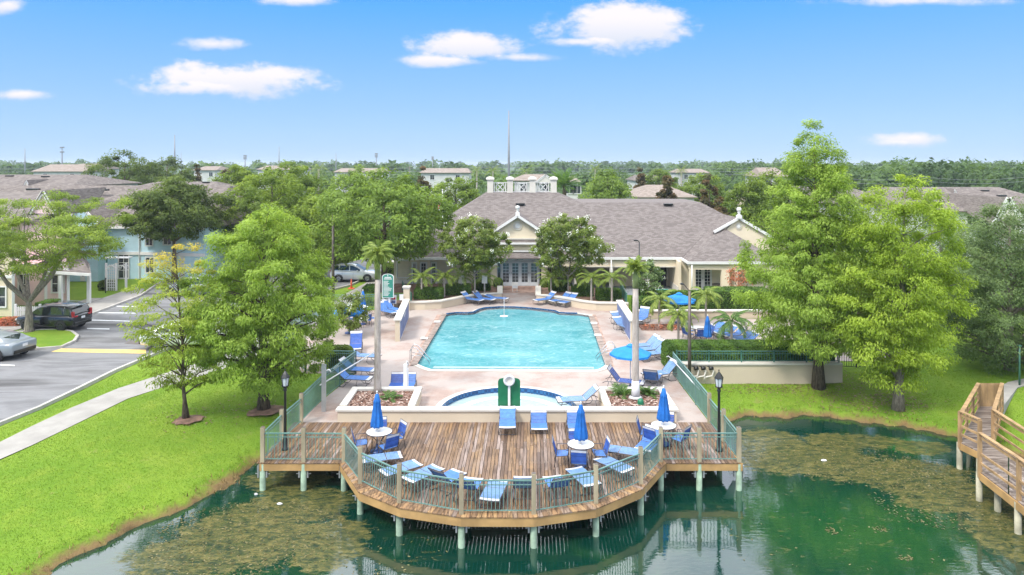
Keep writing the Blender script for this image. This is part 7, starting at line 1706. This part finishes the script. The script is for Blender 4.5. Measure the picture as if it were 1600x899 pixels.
            V2 = [(xw+(ra)*math.cos(PI*i/12), sy*(hw*1.006), wr+ra*math.sin(PI*i/12)) for i in range(13)] + [(xw+wr*.99*math.cos(PI*i/12), sy*(hw*1.003), wr+wr*.99*math.sin(PI*i/12)) for i in range(13)]
            bb.add(V2, [(i,i+1,14+i,13+i) for i in range(12)]); bb.build('wheel_arch', M['tyre'], t)
    xr = -Ln/2; zt1 = .86 if kind != 'sedan' else .80
    for sy in (-1,1):
        bb = MB()
        if kind == 'suv': bb.box((xr+.10,sy*(hw-.16),1.12),(.12,.16,.42),bev=.03); bb.box((xr+.04,sy*(hw-.34),.98),(.08,.3,.12),bev=.02)
        elif kind == 'sedan': bb.box((xr+.09,sy*(hw-.42),.86),(.10,.62,.10),bev=.02)
        else: bb.box((xr+.06,sy*(hw-.18),.95),(.12,.16,.34),bev=.03)
        bb.build('tail_light', M['redlamp'], t)
        bb = MB(); bb.box((Ln/2-.14,sy*(hw-.30),.66),(.16,.34,.14),bev=.03); bb.build('headlight', M['whitestrap'], t)
        bb = MB(); bb.box((gh[-2][0]+.25,sy*(hw+.08),1.02),(.12,.2,.13),bev=.03); bb.build('mirror', M[paint], t)
        bb = MB(); 
        for xh in (.35,-.75): bb.box((xh,sy*(hw-.002),.86 if kind!='sedan' else .78),(.18,.02,.03))
        bb.build('door_handle', M[paint], t)
        bb = MB()
        for xh in (1.0,.02,-.95): bb.box((xh,sy*(hw+.001),.62),(.012,.012,.55))
        bb.build('door_seam', M['black'], t)
    bb = MB(); bb.box((xr+.02,0,.50),(.1,Wd*.78,.2),bev=.02); bb.box((Ln/2-.05,0,.42),(.12,Wd*.7,.22),bev=.02); bb.build('bumper_trim', M['black'], t)
    bb = MB(); bb.box((xr+.00,0,.80 if kind!='suv' else .86),(.02,.32,.15)); bb.build('number_plate', M['whitestrap'], t)
    if kind == 'suv':
        for sy in (-1,1): bb = MB(); bb.tube([(-1.7,sy*.62,1.72),(-1.4,sy*.62,1.76),(.0,sy*.62,1.76),(.2,sy*.62,1.70)],.02,6); bb.build('roof_rail', M['galv'], t)
        bb = MB(); bb.box((-2.2,0,1.66),(.22,1.1,.04),bev=.01); bb.build('spoiler', M[paint], t)
    return t
M['carglass'] = simple('dark car glass', (.02,.028,.03), .05, var=.3, spec=.9)
q = G(84,513); car('black estate SUV parked beside the grass island with its rear to the car park', q.x, q.y, R(170), 'suv', 'paint_black', 'rimdark').scale = (.93,.93,.95)
q = G(-14,557); car('silver saloon cut by the left edge of the photo', q.x, q.y, R(169), 'sedan', 'paint_silver').scale = (.95,.95,.95)
car('white hatchback parked far back beyond the street light', XA(554,63.5), 63.5, R(3), 'hatch', 'paint_white')
car('silver hatchback parked behind the broad cypress beyond the path', XA(300,56.5), 56.5, R(170), 'hatch', 'paint_silver')
car('pale saloon glimpsed through the lower branches of the slender cypress', XA(291,40.8), 40.8, R(15), 'sedan', 'paint_white')
# ------------------------------------------------------------------ things floating on the lake
def floaty(label, px, py, s, seed, mat='rock'):
    p = G(px,py,-1.0); g = random.Random(seed); t = MB(); n = 9
    t.lathe([(0,.05),(s*.4,.04),(s*.6,.01),(s*.5,-.02)],n,smooth=False); t.v = [(v[0]*g.uniform(.8,1.5), v[1]*g.uniform(.5,1), v[2]) for v in t.v]
    o = t.build('floating_debris', M[mat], None, loc=(p.x,p.y,-.995)); tag(o, label, 'debris')
floaty('small white scrap floating on the algae right of the deck', 1287, 720, .14, 1); floaty('pale scrap floating on the algae left of the deck', 437, 788, .12, 2); floaty('second pale scrap floating near the left bank below the deck', 400, 773, .09, 3)
g = np.random.default_rng(9); PX = []
for (px,py,hw,hh,n) in ((390,835,150,60,1500),(1290,715,160,30,900),(1400,740,120,26,900),(1480,790,110,40,700),(620,765,40,14,150),(1330,850,240,50,45),(1300,830,10,6,30),(1376,826,12,5,30),(1415,872,12,5,30),(560,860,140,40,120)):
    c = G(px,py,-1.0); a = hw*c.y/F; b_ = hh*c.y**2/(F*11.5); r = np.sqrt(g.uniform(0,1,n)); th = g.uniform(0,2*PI,n); PX.append(np.column_stack([c.x+a*r*np.cos(th), c.y+b_*r*np.sin(th), np.full(n,-.992)]))
PX = np.concatenate(PX); dl = seg_dist(PX[:,:2], LAKE); PX = PX[dl < -.1]
M['weed'] = leafmat('floating weed', (.05,.055,.02), (.12,.11,.04), (.22,.19,.09), trans=.1)
me = leaves_mesh('floating_weed', PX, .045, .45, M['weed'], up=6, seed=3); tag(link('floating_weed', me), kind='stuff')
# potted plant / mulch square on the right terrace
q = G(912,0+520) if False else G(1031,512); t = thing('tree_pit', 'square mulch pit with small red plants around the palm on the right terrace', 'planter', (q.x,q.y,0))
bb = MB(); bb.box((0,0,.02),(2.6,1.6,.08),bev=.02); bb.build('mulch', M['mulch'], t)
for k in range(5):
    bb2 = leaves_mesh('red_plant', np.random.default_rng(k).normal(size=(40,3))*.1+np.array([-1.0+.5*k,-.5+.2*(k%2),.18]), .07, .5, M['redflower'], seed=k); link('red_plant', bb2, t)
# ------------------------------------------------------------------ thin summer haze over the far ground
bb = MB(); bb.box((0,2000,8.0),(7000,4600,24.0)); hz = bb.mesh('haze', None)
m_, nt = newmat('haze air'); pv = node(nt, 'ShaderNodeVolumePrincipled', {'Color': (.80,.88,1.0,1), 'Density': 0.0003, 'Anisotropy': 0.2})
nt.links.new(pv.outputs[0], node(nt, 'ShaderNodeOutputMaterial').inputs['Volume'])
hz.materials.append(m_); tag(link('haze', hz), kind='stuff')
